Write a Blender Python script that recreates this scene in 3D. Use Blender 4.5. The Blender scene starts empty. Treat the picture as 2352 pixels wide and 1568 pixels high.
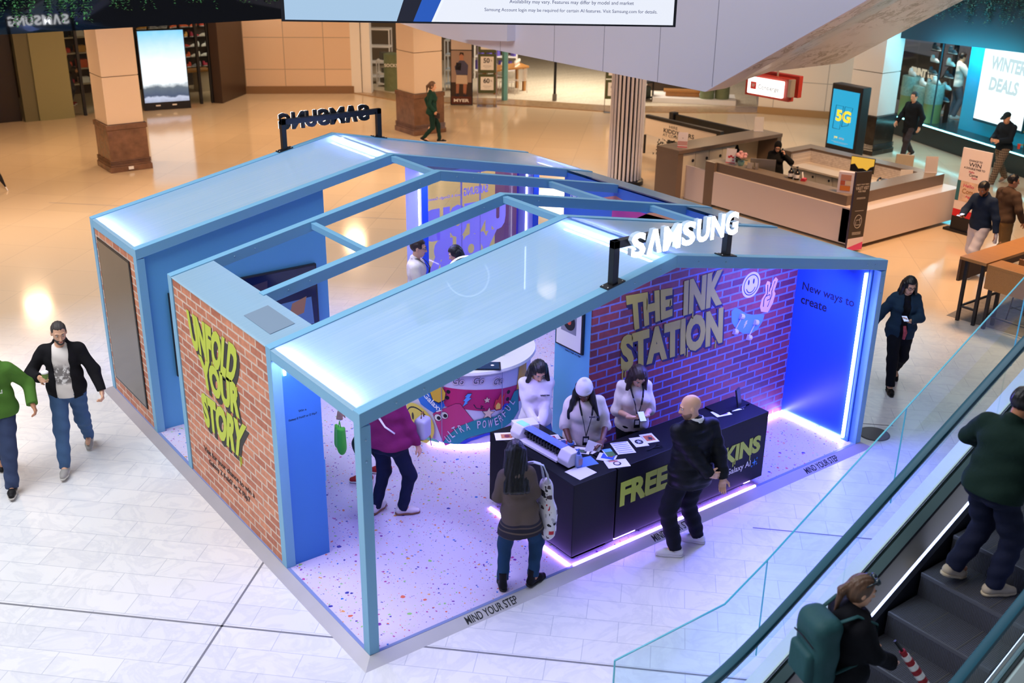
import bpy, bmesh, math, random
import numpy as np
from mathutils import Vector, Matrix
random.seed(7)
SC = bpy.context.scene
COL = SC.collection
R = math.radians
G = -0.06                      # mall floor level; the booth platform is at z = 0
W, D, HE, HR = 7.06, 7.02, 2.40, 3.10   # booth width, depth, eave and ridge height
FY = [0.0, 1.66, 2.80, 4.16, 5.30, 6.91]  # front faces of the six roof frames
BD, BW, BH = 0.11, 0.10, 0.125

# ---------------------------------------------------------------- camera, view, world, lights
cam = bpy.data.cameras.new('camera'); camo = bpy.data.objects.new('camera', cam); COL.objects.link(camo)
def set_camera(loc, yaw, pitch, roll, fpx):
    f = Vector((math.sin(yaw)*math.cos(pitch), math.cos(yaw)*math.cos(pitch), math.sin(pitch)))
    r = Vector((math.cos(yaw), -math.sin(yaw), 0)); u = r.cross(f)
    r2 = r*math.cos(roll)+u*math.sin(roll); u2 = -r*math.sin(roll)+u*math.cos(roll)
    m = Matrix((r2, u2, -f)).transposed().to_4x4(); m.translation = loc
    camo.matrix_world = m
    cam.sensor_width = 36; cam.lens = fpx*36/2352
set_camera(Vector((-3.748, -6.973, 6.283)), 0.6486, -0.3912, 0.0147, 2477.16)
cam.clip_end = 200
cam.dof.use_dof = True; cam.dof.focus_distance = 12.6; cam.dof.aperture_fstop = 1.6
SC.camera = camo
SC.view_settings.view_transform = 'Standard'; SC.view_settings.look = 'None'
SC.view_settings.gamma = 1; SC.view_settings.use_curve_mapping = False
SC.view_settings.exposure = 0.0
cy = SC.cycles
cy.max_bounces = 7; cy.diffuse_bounces = 3; cy.glossy_bounces = 3; cy.transmission_bounces = 4; cy.transparent_max_bounces = 12
cy.sample_clamp_indirect = 4.0; cy.caustics_reflective = False; cy.caustics_refractive = False
cy.use_denoising = True
w = bpy.data.worlds.new('World'); SC.world = w; w.use_nodes = True
w.node_tree.nodes['Background'].inputs[0].default_value = (0.80, 0.83, 1.0, 1)
w.node_tree.nodes['Background'].inputs[1].default_value = 0.13
def area(name, loc, size, power, color, rot=(0, 0, 0), sy=None, spread=180):
    l = bpy.data.lights.new(name, 'AREA'); l.energy = power; l.color = color; l.size = size
    if sy: l.shape = 'RECTANGLE'; l.size_y = sy
    l.spread = R(spread)
    o = bpy.data.objects.new(name, l); o.location = loc; o.rotation_euler = rot; COL.objects.link(o); return o
# daylight from the atrium skylight, and warm ceiling lamps of the arcade under the upper floor
area('skylight', (-7.0, 4.5, 14), 10, 3000, (0.93, 0.95, 1.0), sy=12)
area('skylight', (8.0, 1.5, 15), 9, 700, (0.78, 0.88, 1.0), sy=9)
WARM = (1.0, 0.66, 0.38)
for wx, wy, wp in ((0, 16, 170), (5, 15.5, 130), (9.5, 15.5, 150), (2.5, 22.5, 105), (7.5, 22.5, 120), (12.5, 23, 105), (14.5, 15.5, 110), (19, 14, 100)):
    area('arcade_lamp', (wx, wy, 4.05), 0.55, wp*1.05, WARM)
area('arcade_lamp', (14.0, 3.0, 8), 2.0, 880, (1.0, 0.58, 0.28), (0, R(12), 0))  # added warm fill for the concierge floor, not an upper floor ceiling lamp
area('store_lamp', (12.5, 28, 3.9), 1.5, 160, (1.0, 0.86, 0.66))
area('store_lamp', (21.5, 22.5, 3.9), 3.0, 420, (1.0, 0.9, 0.74))
area('arcade_lamp', (21.5, 9.0, 6), 2.0, 200, (0.75, 0.93, 1.0))

# ---------------------------------------------------------------- materials
def hexc(s):
    v = [int(s[i:i+2], 16)/255 for i in (0, 2, 4)]
    return tuple(((c+0.055)/1.055)**2.4 if c > 0.04045 else c/12.92 for c in v)+(1,)
MC = {}
def mat(name, col=None, rough=0.5, metal=0.0, emit=0.0, ecol=None, var=0.0, vscale=4.0, bump=0.0, bscale=40.0, spec=0.5, alpha=1.0, stretch=None):
    if name in MC: return MC[name]
    m = bpy.data.materials.new(name); m.use_nodes = True; MC[name] = m
    nt = m.node_tree; b = nt.nodes['Principled BSDF']
    if name.startswith(('screen_', 'kiosk_blue', 'monitor_yellow')) and emit: ecol = ecol or (hexc(col)[:3] if isinstance(col, str) else col); col = (0.02, 0.02, 0.025)
    c = hexc(col) if isinstance(col, str) else tuple(col)+(1,) if len(col) == 3 else col
    b.inputs['Base Color'].default_value = c; b.inputs['Roughness'].default_value = rough; b.inputs['Metallic'].default_value = metal
    b.inputs['Specular IOR Level'].default_value = spec; b.inputs['Alpha'].default_value = alpha
    if emit:
        b.inputs['Emission Color'].default_value = (hexc(ecol) if isinstance(ecol, str) else tuple(ecol)+(1,)) if ecol else c
        b.inputs['Emission Strength'].default_value = emit
    if var or bump:
        tc = nt.nodes.new('ShaderNodeTexCoord'); src = tc.outputs['Object']
        if stretch:
            mp = nt.nodes.new('ShaderNodeMapping'); mp.inputs['Scale'].default_value = stretch
            nt.links.new(src, mp.inputs[0]); src = mp.outputs[0]
    if var:
        n = nt.nodes.new('ShaderNodeTexNoise'); n.inputs['Scale'].default_value = vscale; n.inputs['Detail'].default_value = 5
        nt.links.new(src, n.inputs['Vector'])
        mx = nt.nodes.new('ShaderNodeMix'); mx.data_type = 'RGBA'
        mx.inputs[6].default_value = tuple(x*(1-var) for x in c[:3])+(1,); mx.inputs[7].default_value = tuple(min(1, x*(1+var)) for x in c[:3])+(1,)
        nt.links.new(n.outputs['Fac'], mx.inputs[0]); nt.links.new(mx.outputs[2], b.inputs['Base Color'])
    if bump:
        n2 = nt.nodes.new('ShaderNodeTexNoise'); n2.inputs['Scale'].default_value = bscale; n2.inputs['Detail'].default_value = 4
        nt.links.new(src, n2.inputs['Vector'])
        bp = nt.nodes.new('ShaderNodeBump'); bp.inputs['Strength'].default_value = bump; bp.inputs['Distance'].default_value = 0.02
        nt.links.new(n2.outputs['Fac'], bp.inputs['Height']); nt.links.new(bp.outputs[0], b.inputs['Normal'])
    return m
def nodes(name):
    m = bpy.data.materials.new(name); m.use_nodes = True; MC[name] = m
    nt = m.node_tree; return m, nt, nt.nodes['Principled BSDF'], (lambda t, **k: newn(nt, t, k)), nt.links.new
def newn(nt, t, k):
    n = nt.nodes.new('ShaderNode'+t)
    for a, v in k.items():
        if a.startswith('i_'): n.inputs[a[2:].replace('_', ' ')].default_value = v
        else: setattr(n, a, v)
    return n
def ramp(n, stops):
    e = n.color_ramp.elements
    while len(e) < len(stops): e.new(0.5)
    for el, (p, c) in zip(e, stops): el.position = p; el.color = c if len(c) == 4 else tuple(c)+(1,)
def pos_uv(N, L, ax, rot=0.0, scale=1.0):
    # world position projected on two axes, for vertical walls and floors
    g = N('NewGeometry'); s = N('SeparateXYZ'); L(g.outputs['Position'], s.inputs[0])
    c = N('CombineXYZ'); L(s.outputs[ax[0]], c.inputs[0]); L(s.outputs[ax[1]], c.inputs[1])
    mp = N('Mapping'); mp.inputs['Rotation'].default_value = (0, 0, rot); mp.inputs['Scale'].default_value = (scale,)*3
    L(c.outputs[0], mp.inputs[0]); return mp.outputs[0]
def brick_mat(name, ax, c1, c2, mortar, bw=0.26, rh=0.085, ms=0.012, off=0.5):
    m, nt, b, N, L = nodes(name)
    v = pos_uv(N, L, ax)
    t = N('TexBrick', offset=off); t.inputs['Scale'].default_value = 1; t.inputs['Brick Width'].default_value = bw; t.inputs['Row Height'].default_value = rh
    t.inputs['Mortar Size'].default_value = ms; t.inputs['Mortar Smooth'].default_value = 0.3; t.inputs['Bias'].default_value = -0.2
    t.inputs['Color1'].default_value = hexc(c1); t.inputs['Color2'].default_value = hexc(c2); t.inputs['Mortar'].default_value = hexc(mortar)
    L(v, t.inputs['Vector'])
    n = N('TexNoise', i_Scale=14.0, i_Detail=6.0); L(v, n.inputs['Vector'])
    mx = N('Mix', data_type='RGBA', blend_type='MULTIPLY'); mx.inputs[0].default_value = 0.55
    r = N('ValToRGB'); ramp(r, [(0.3, (0.55, 0.5, 0.5)), (0.65, (1, 1, 1))]); L(n.outputs['Fac'], r.inputs[0])
    L(t.outputs['Color'], mx.inputs[6]); L(r.outputs[0], mx.inputs[7]); L(mx.outputs[2], b.inputs['Base Color'])
    b.inputs['Roughness'].default_value = 0.55
    return m
M_BRICK = brick_mat('printed_brick', (1, 2), 'E29470', 'B8664C', 'E6CFBC', bw=0.27, rh=0.095)
M_BRICKX = brick_mat('printed_brick_station_shaded', (0, 2), '8A3630', '4A1A26', '6A74AC', bw=0.30, rh=0.095)  # shade and blue LED tint put into the brick and mortar colours
def floor_mat():
    m, nt, b, N, L = nodes('marble_tile')
    v = pos_uv(N, L, (0, 1), rot=R(45))
    t = N('TexBrick', offset=0.5); t.inputs['Scale'].default_value = 1; t.inputs['Brick Width'].default_value = 0.62; t.inputs['Row Height'].default_value = 0.31
    t.inputs['Mortar Size'].default_value = 0.004; t.inputs['Mortar Smooth'].default_value = 0.1; t.inputs['Bias'].default_value = 0.0
    t.inputs['Color1'].default_value = (0.80, 0.79, 0.79, 1); t.inputs['Color2'].default_value = (0.745, 0.74, 0.75, 1); t.inputs['Mortar'].default_value = (0.56, 0.57, 0.61, 1)
    L(v, t.inputs['Vector'])
    n = N('TexNoise', i_Scale=1.7, i_Detail=8.0, i_Roughness=0.62, i_Distortion=1.6); L(v, n.inputs['Vector'])
    r = N('ValToRGB'); ramp(r, [(0.40, (1, 1, 1)), (0.49, (0.88, 0.89, 0.92)), (0.54, (1, 1, 1))]); L(n.outputs['Fac'], r.inputs[0])
    mx = N('Mix', data_type='RGBA', blend_type='MULTIPLY'); mx.inputs[0].default_value = 0.8
    L(t.outputs['Color'], mx.inputs[6]); L(r.outputs[0], mx.inputs[7])
    # warm arcade light put into the colour: tiles blend to glossier cream beyond the atrium
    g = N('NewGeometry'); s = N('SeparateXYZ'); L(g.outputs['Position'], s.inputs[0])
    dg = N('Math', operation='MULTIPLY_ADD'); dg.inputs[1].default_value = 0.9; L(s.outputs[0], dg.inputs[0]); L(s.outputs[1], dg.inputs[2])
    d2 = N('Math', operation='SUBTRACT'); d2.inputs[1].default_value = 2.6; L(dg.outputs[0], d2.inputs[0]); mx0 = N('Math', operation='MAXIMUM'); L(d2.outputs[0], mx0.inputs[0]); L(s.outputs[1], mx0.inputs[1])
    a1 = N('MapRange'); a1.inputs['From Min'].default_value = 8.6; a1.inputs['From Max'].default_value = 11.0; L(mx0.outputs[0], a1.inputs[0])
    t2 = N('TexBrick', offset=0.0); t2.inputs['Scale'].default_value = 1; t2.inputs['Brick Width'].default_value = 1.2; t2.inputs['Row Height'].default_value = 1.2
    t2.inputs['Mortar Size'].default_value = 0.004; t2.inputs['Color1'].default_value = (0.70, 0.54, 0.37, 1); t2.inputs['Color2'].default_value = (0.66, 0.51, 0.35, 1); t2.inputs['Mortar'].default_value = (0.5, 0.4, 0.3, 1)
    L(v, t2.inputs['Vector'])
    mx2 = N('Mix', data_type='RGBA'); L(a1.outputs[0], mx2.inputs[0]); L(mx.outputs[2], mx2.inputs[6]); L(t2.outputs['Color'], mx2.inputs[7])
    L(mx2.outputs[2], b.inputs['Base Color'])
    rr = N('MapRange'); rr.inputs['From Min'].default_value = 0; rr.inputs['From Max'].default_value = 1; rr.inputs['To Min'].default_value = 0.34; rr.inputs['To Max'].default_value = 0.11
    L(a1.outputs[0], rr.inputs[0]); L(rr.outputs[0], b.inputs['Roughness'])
    return m
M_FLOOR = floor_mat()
def terrazzo():
    m, nt, b, N, L = nodes('terrazzo_vinyl')
    v = pos_uv(N, L, (0, 1)); last = None
    base = N('RGB'); base.outputs[0].default_value = hexc('D2C6E0'); cur = base.outputs[0]
    pal = [hexc('D9694F'), hexc('2E6FD0'), hexc('7A2FA0'), hexc('E29A48'), hexc('2E2F9A'), hexc('8FC46A'), hexc('B03A90')]
    for sc, th in ((13.0, 0.21), (24.0, 0.24), (42.0, 0.23)):
        d = N('TexNoise', i_Scale=sc*1.5, i_Detail=1.0); L(v, d.inputs['Vector'])
        ad = N('Mix', data_type='VECTOR'); ad.inputs[0].default_value = 0.03; L(v, ad.inputs[4]); L(d.outputs['Color'], ad.inputs[5])
        vo = N('TexVoronoi', i_Scale=sc); L(ad.outputs[1], vo.inputs['Vector'])
        wn = N('TexWhiteNoise'); L(vo.outputs['Color'], wn.inputs[0])
        cr = N('ValToRGB'); cr.color_ramp.interpolation = 'CONSTANT'; ramp(cr, [(i/7, c) for i, c in enumerate(pal)]); L(wn.outputs['Value'], cr.inputs[0])
        sp = N('SeparateColor'); L(vo.outputs['Color'], sp.inputs[0])
        mu = N('Math', operation='MULTIPLY_ADD'); mu.inputs[1].default_value = th*2.0; mu.inputs[2].default_value = -th*0.72; L(sp.outputs[0], mu.inputs[0])
        lt = N('Math', operation='LESS_THAN'); L(vo.outputs['Distance'], lt.inputs[0]); L(mu.outputs[0], lt.inputs[1])
        mx = N('Mix', data_type='RGBA'); L(lt.outputs[0], mx.inputs[0]); L(cur, mx.inputs[6]); L(cr.outputs[0], mx.inputs[7]); cur = mx.outputs[2]
    L(cur, b.inputs['Base Color']); b.inputs['Roughness'].default_value = 0.42
    return m
M_TERR = terrazzo()
def poly_roof():
    # twin wall polycarbonate: lets light through, fine flutes along the slope
    m, nt, b, N, L = nodes('polycarbonate_roof')
    out = nt.nodes['Material Output']
    v = pos_uv(N, L, (0, 1)); mp = N('Mapping'); mp.inputs['Scale'].default_value = (0.35, 60, 1); L(v, mp.inputs[0])
    n = N('TexNoise', i_Scale=1.0, i_Detail=3.0); L(mp.outputs[0], n.inputs['Vector'])
    cr = N('ValToRGB'); ramp(cr, [(0.3, (0.44, 0.70, 0.90)), (0.7, (0.54, 0.78, 0.94))]); L(n.outputs['Fac'], cr.inputs[0])
    bp = N('Bump'); bp.inputs['Strength'].default_value = 0.12; bp.inputs['Distance'].default_value = 0.01; L(n.outputs['Fac'], bp.inputs['Height'])
    di = N('BsdfDiffuse'); tr = N('BsdfTranslucent'); L(cr.outputs[0], di.inputs[0]); L(cr.outputs[0], tr.inputs[0])
    tp = N('BsdfTransparent'); tp.inputs[0].default_value = (0.8, 0.92, 1, 1)
    gl = N('BsdfGlossy'); gl.inputs['Roughness'].default_value = 0.16; L(bp.outputs[0], gl.inputs['Normal'])
    a = N('MixShader'); a.inputs[0].default_value = 0.34; L(di.outputs[0], a.inputs[1]); L(tr.outputs[0], a.inputs[2])
    c = N('MixShader'); c.inputs[0].default_value = 0.08; L(a.outputs[0], c.inputs[1]); L(tp.outputs[0], c.inputs[2])
    fr = N('Fresnel'); fr.inputs[0].default_value = 1.5
    e = N('MixShader'); L(fr.outputs[0], e.inputs[0]); L(c.outputs[0], e.inputs[1]); L(gl.outputs[0], e.inputs[2])
    L(e.outputs[0], out.inputs[0]); return m
M_ROOF = poly_roof()
def glass(name, tint=(0.86, 0.96, 0.97), rough=0.02, base=0.0, fac=1.0):
    m, nt, b, N, L = nodes(name); out = nt.nodes['Material Output']
    tp = N('BsdfTransparent'); tp.inputs[0].default_value = tuple(tint)+(1,)
    gl = N('BsdfGlossy'); gl.inputs['Roughness'].default_value = rough
    fr = N('Fresnel'); fr.inputs[0].default_value = 1.45
    gb_ = N('NewGeometry'); iv = N('Math', operation='MULTIPLY_ADD'); iv.inputs[1].default_value = -fac; iv.inputs[2].default_value = fac; L(gb_.outputs['Backfacing'], iv.inputs[0])
    mm = N('Math', operation='MULTIPLY'); L(fr.outputs[0], mm.inputs[0]); L(iv.outputs[0], mm.inputs[1])
    mx = N('MixShader'); L(mm.outputs[0], mx.inputs[0]); L(tp.outputs[0], mx.inputs[1]); L(gl.outputs[0], mx.inputs[2])
    L(mx.outputs[0], out.inputs[0]); return m
M_GLASS = glass('clear_glass'); M_GLASSD = glass('shop_glass', (0.9, 0.95, 0.95), fac=0.6)
M_PURP = glass('purple_film', (0.55, 0.42, 0.98), fac=0.5)
M_BLUE = mat('blue_frame_paint', '7DB6D8', 0.45)
M_WALLB = mat('blue_wall_paint', '62ABDC', 0.5)
M_INNER = mat('blue_inner_panel', '3C72D2', 0.32)
M_BRUSH = mat('brushed_panel', '3264E4', 0.30, 0.35, var=0.06, vscale=3, stretch=(1, 60, 1.5))
M_ALU = mat('aluminium_trim', 'C0BCC4', 0.34, 0.35, var=0.08, vscale=3)
M_LEDB = mat('led_blue', (0.2, 0.2, 1), emit=56, ecol=(0.26, 0.24, 1.0))
M_LEDP = mat('led_purple', (0.4, 0.2, 1), emit=50, ecol=(0.36, 0.20, 1.0))
M_LEDR = mat('led_roof', (0.4, 0.4, 1), emit=125, ecol=(0.44, 0.44, 1.0))
M_BLK = mat('black_satin', '14151C', 0.4); M_BLKM = mat('black_matte', '0B0C12', 0.8)
M_NAVY = mat('black_counter', '06070D', 0.45, spec=0.2)
M_WHITE = mat('white_paint', 'F2EFEE', 0.5); M_SIGN = mat('sign_white', 'FFFFFF', emit=9, ecol=(0.92, 0.95, 1.0))
M_SIGNB = mat('sign_side', 'B8CCE0', 0.5, emit=0.08, ecol=(0.6, 0.75, 1.0)); M_INK = mat('dark_print', '06071A', 0.7)
M_CREAM = mat('cream_stone', 'E9D3BC', 0.4, var=0.03, vscale=1.2); M_BROWN = mat('brown_marble', '735340', 0.22, var=0.6, vscale=5)
M_DKMARB = mat('dark_marble', '2E2823', 0.15, var=0.7, vscale=6)
M_LIME = mat('lime_print', 'C9D64B', 0.6); M_GREYSH = mat('letter_shadow', '3E3B3A', 0.7)

# ---------------------------------------------------------------- geometry helpers
class MB:
    def __init__(s): s.v = []; s.f = []; s.m = []; s.mi = 0
    def face(s, ids): s.f.append(tuple(ids)); s.m.append(s.mi)
    def add(s, vs, fs):
        o = len(s.v); s.v += [tuple(x) for x in vs]
        for f in fs: s.face([i+o for i in f])
        return s
    def box(s, x0, x1, y0, y1, z0, z1, T=None):
        x0, x1 = min(x0, x1), max(x0, x1); y0, y1 = min(y0, y1), max(y0, y1); z0, z1 = min(z0, z1), max(z0, z1)
        vs = [(x, y, z) for z in (z0, z1) for y in (y0, y1) for x in (x0, x1)]
        if T is not None: vs = [tuple(T @ Vector(q)) for q in vs]
        return s.add(vs, [(0, 2, 3, 1), (4, 5, 7, 6), (0, 1, 5, 4), (1, 3, 7, 5), (3, 2, 6, 7), (2, 0, 4, 6)])
    def prism(s, poly, a, b, ax='y', T=None):
        # poly in the two other axes, extruded from a to b along ax
        n = len(poly)
        def P(q, t): return {'x': (t, q[0], q[1]), 'y': (q[0], t, q[1]), 'z': (q[0], q[1], t)}[ax]
        vs = [P(q, a) for q in poly]+[P(q, b) for q in poly]
        if T is not None: vs = [tuple(T @ Vector(q)) for q in vs]
        return s.add(vs, [tuple(range(n))[::-1], tuple(range(n, 2*n))]+[(i, (i+1) % n, n+(i+1) % n, n+i) for i in range(n)])
    def tube(s, pts, r, n=10, cap=True, sq=1.0):
        pts = [Vector(q) for q in pts]; rs = r if isinstance(r, (list, tuple)) else [r]*len(pts); o = len(s.v)
        up = Vector((0, 0, 1))
        for i, q in enumerate(pts):
            t = (pts[min(i+1, len(pts)-1)]-pts[max(i-1, 0)]).normalized()
            a = t.cross(up if abs(t.z) < 0.95 else Vector((1, 0, 0))).normalized(); b = a.cross(t)
            for k in range(n):
                an = 2*math.pi*k/n; s.v.append(tuple(q+a*math.cos(an)*rs[i]+b*math.sin(an)*rs[i]*sq))
        for i in range(len(pts)-1):
            for k in range(n): s.face((o+i*n+k, o+i*n+(k+1) % n, o+(i+1)*n+(k+1) % n, o+(i+1)*n+k))
        if cap: s.face(range(o+n-1, o-1, -1)); s.face(range(o+(len(pts)-1)*n, o+len(pts)*n))
        return s
    def lathe(s, prof, c=(0, 0, 0), n=24):
        o = len(s.v)
        for r, z in prof:
            for k in range(n):
                an = 2*math.pi*k/n; s.v.append((c[0]+r*math.cos(an), c[1]+r*math.sin(an), c[2]+z))
        for i in range(len(prof)-1):
            for k in range(n): s.face((o+i*n+k, o+i*n+(k+1) % n, o+(i+1)*n+(k+1) % n, o+(i+1)*n+k))
        s.face(range(o+n-1, o-1, -1)); s.face(range(o+(len(prof)-1)*n, o+len(prof)*n)); return s
    def ball(s, c, r, n=10, m=8):
        r = r if isinstance(r, (tuple, list)) else (r, r, r); o = len(s.v)
        for i in range(1, m):
            th = math.pi*i/m
            for k in range(n):
                an = 2*math.pi*k/n; s.v.append((c[0]+r[0]*math.sin(th)*math.cos(an), c[1]+r[1]*math.sin(th)*math.sin(an), c[2]-r[2]*math.cos(th)))
        b, t = len(s.v), len(s.v)+1; s.v += [(c[0], c[1], c[2]-r[2]), (c[0], c[1], c[2]+r[2])]
        for i in range(m-2):
            for k in range(n): s.face((o+i*n+k, o+i*n+(k+1) % n, o+(i+1)*n+(k+1) % n, o+(i+1)*n+k))
        for k in range(n): s.face((b, o+(k+1) % n, o+k)); s.face((t, o+(m-2)*n+k, o+(m-2)*n+(k+1) % n))
        return s
    def strip(s, quads):
        for q in quads: s.add(q, [(0, 1, 2, 3)])
        return s
WM = {}
def obj(name, mb, mats, parent=None, smooth=False, bevel=0.0, local=False):
    """One mesh object. Vertices are in world coordinates (or the parent's, when local); top-level origins sit at the base."""
    vs = mb.v
    if parent is None:
        a = np.array(vs); org = Vector(((a[:, 0].min()+a[:, 0].max())/2, (a[:, 1].min()+a[:, 1].max())/2, a[:, 2].min()))
        inv = Matrix.Translation(-org); Mw = Matrix.Translation(org)
        vs = [tuple(Vector(q)-org) for q in vs]
    else:
        Mw = WM[parent.name]
        if not local:
            inv = Mw.inverted(); vs = [tuple(inv @ Vector(q)) for q in vs]
    me = bpy.data.meshes.new(name); me.from_pydata(vs, [], mb.f); me.validate()
    bm = bmesh.new(); bm.from_mesh(me); bmesh.ops.recalc_face_normals(bm, faces=bm.faces); bm.to_mesh(me); bm.free(); me.update()
    for m in (mats if isinstance(mats, (list, tuple)) else [mats]): me.materials.append(m)
    if any(mb.m) and len(me.polygons) == len(mb.m): me.polygons.foreach_set('material_index', mb.m)
    if smooth:
        me.polygons.foreach_set('use_smooth', [True]*len(me.polygons))
        if smooth != 'all': me.set_sharp_from_angle(angle=R(38))
    o = bpy.data.objects.new(name, me); COL.objects.link(o)
    if parent is None: o.location = org
    else: o.parent = parent
    WM[o.name] = Mw
    if bevel:
        bm = o.modifiers.new('bevel', 'BEVEL'); bm.width = bevel; bm.segments = 2; bm.limit_method = 'ANGLE'; bm.angle_limit = R(40)
    return o
def thing(name, label, cat, loc=(0, 0, 0), rz=0.0, group=None):
    o = bpy.data.objects.new(name, None); COL.objects.link(o); o.location = loc; o.rotation_euler = (0, 0, rz); o.empty_display_size = 0.2
    o['label'] = label; o['category'] = cat
    if group: o['group'] = group
    WM[o.name] = Matrix.Translation(loc) @ Matrix.Rotation(rz, 4, 'Z')
    return o
def tag(o, label, cat, group=None):
    o['label'] = label; o['category'] = cat
    if group: o['group'] = group
    return o
def struct(o): o['kind'] = 'structure'; return o
def dup(root, loc, rz, label=None, group=None):
    r = root.copy(); COL.objects.link(r); r.location = loc; r.rotation_euler = (0, 0, rz)
    if label: r['label'] = label
    if group: r['group'] = group
    for ch in list(root.children):
        c = ch.copy(); COL.objects.link(c); c.parent = r
        for g in list(ch.children):
            d = g.copy(); COL.objects.link(d); d.parent = c
    return r
def frame(o, xd, yd):
    x = Vector(xd).normalized(); y = Vector(yd).normalized(); n = x.cross(y)
    m = Matrix((x, y, n)).transposed().to_4x4(); m.translation = Vector(o); return m
def txt(s, T, width=None, height=None, bold=0.0, shear=0.0, ext=0.0015, align='LEFT', mb=None, cut=None, fn=None, size=1.0, space=1.0):
    """Lettering as mesh: s written from T's origin along T's x; scaled to width and/or height."""
    c = bpy.data.curves.new('lettering', 'FONT'); c.body = s; c.extrude = ext/2; c.offset = bold; c.shear = shear; c.resolution_u = 3; c.space_character = space
    o = bpy.data.objects.new('lettering', c); me = bpy.data.meshes.new_from_object(o)
    a = np.empty(len(me.vertices)*3); me.vertices.foreach_get('co', a); a = a.reshape(-1, 3)
    fs = [tuple(p.vertices) for p in me.polygons]
    bpy.data.objects.remove(o); bpy.data.curves.remove(c); bpy.data.meshes.remove(me)
    x0, x1, y0, y1 = a[:, 0].min(), a[:, 0].max(), a[:, 1].min(), a[:, 1].max()
    sx = width/(x1-x0) if width else None; sy = height/(y1-y0) if height else None
    sx = sx or sy or size; sy = sy or sx
    a[:, 0] = (a[:, 0]-x0)*sx; a[:, 1] = (a[:, 1]-y0)*sy
    if align == 'CENTER': a[:, 0] -= (x1-x0)*sx/2
    if align == 'RIGHT': a[:, 0] -= (x1-x0)*sx
    vs = [tuple(T @ Vector((q[0], q[1], q[2]+ext/2)) if fn is None else fn(q)) for q in a]
    mb = mb or MB(); mb.add(vs, fs); return mb
def shape(pts, T, ext=0.002, mb=None, lift=0.0):
    mb = mb or MB(); n = len(pts)
    vs = [tuple(T @ Vector((q[0], q[1], lift))) for q in pts]+[tuple(T @ Vector((q[0], q[1], lift+ext))) for q in pts]
    mb.add(vs, [tuple(range(n))[::-1], tuple(range(n, 2*n))]+[(i, (i+1) % n, n+(i+1) % n, n+i) for i in range(n)]); return mb
def circ(cx, cy, rx, ry=None, n=28, a0=0, a1=360):
    ry = ry or rx; k = n if a1-a0 >= 360 else n+1
    return [(cx+rx*math.cos(R(a0+(a1-a0)*i/n)), cy+ry*math.sin(R(a0+(a1-a0)*i/n))) for i in range(k)]
def ring(cx, cy, r, wd, a0=0, a1=360, n=28, ry=None):
    ry = ry or r
    return circ(cx, cy, r, ry, n, a0, a1-0.01)+circ(cx, cy, r-wd, ry-wd, n, a0, a1-0.01)[::-1]
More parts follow.
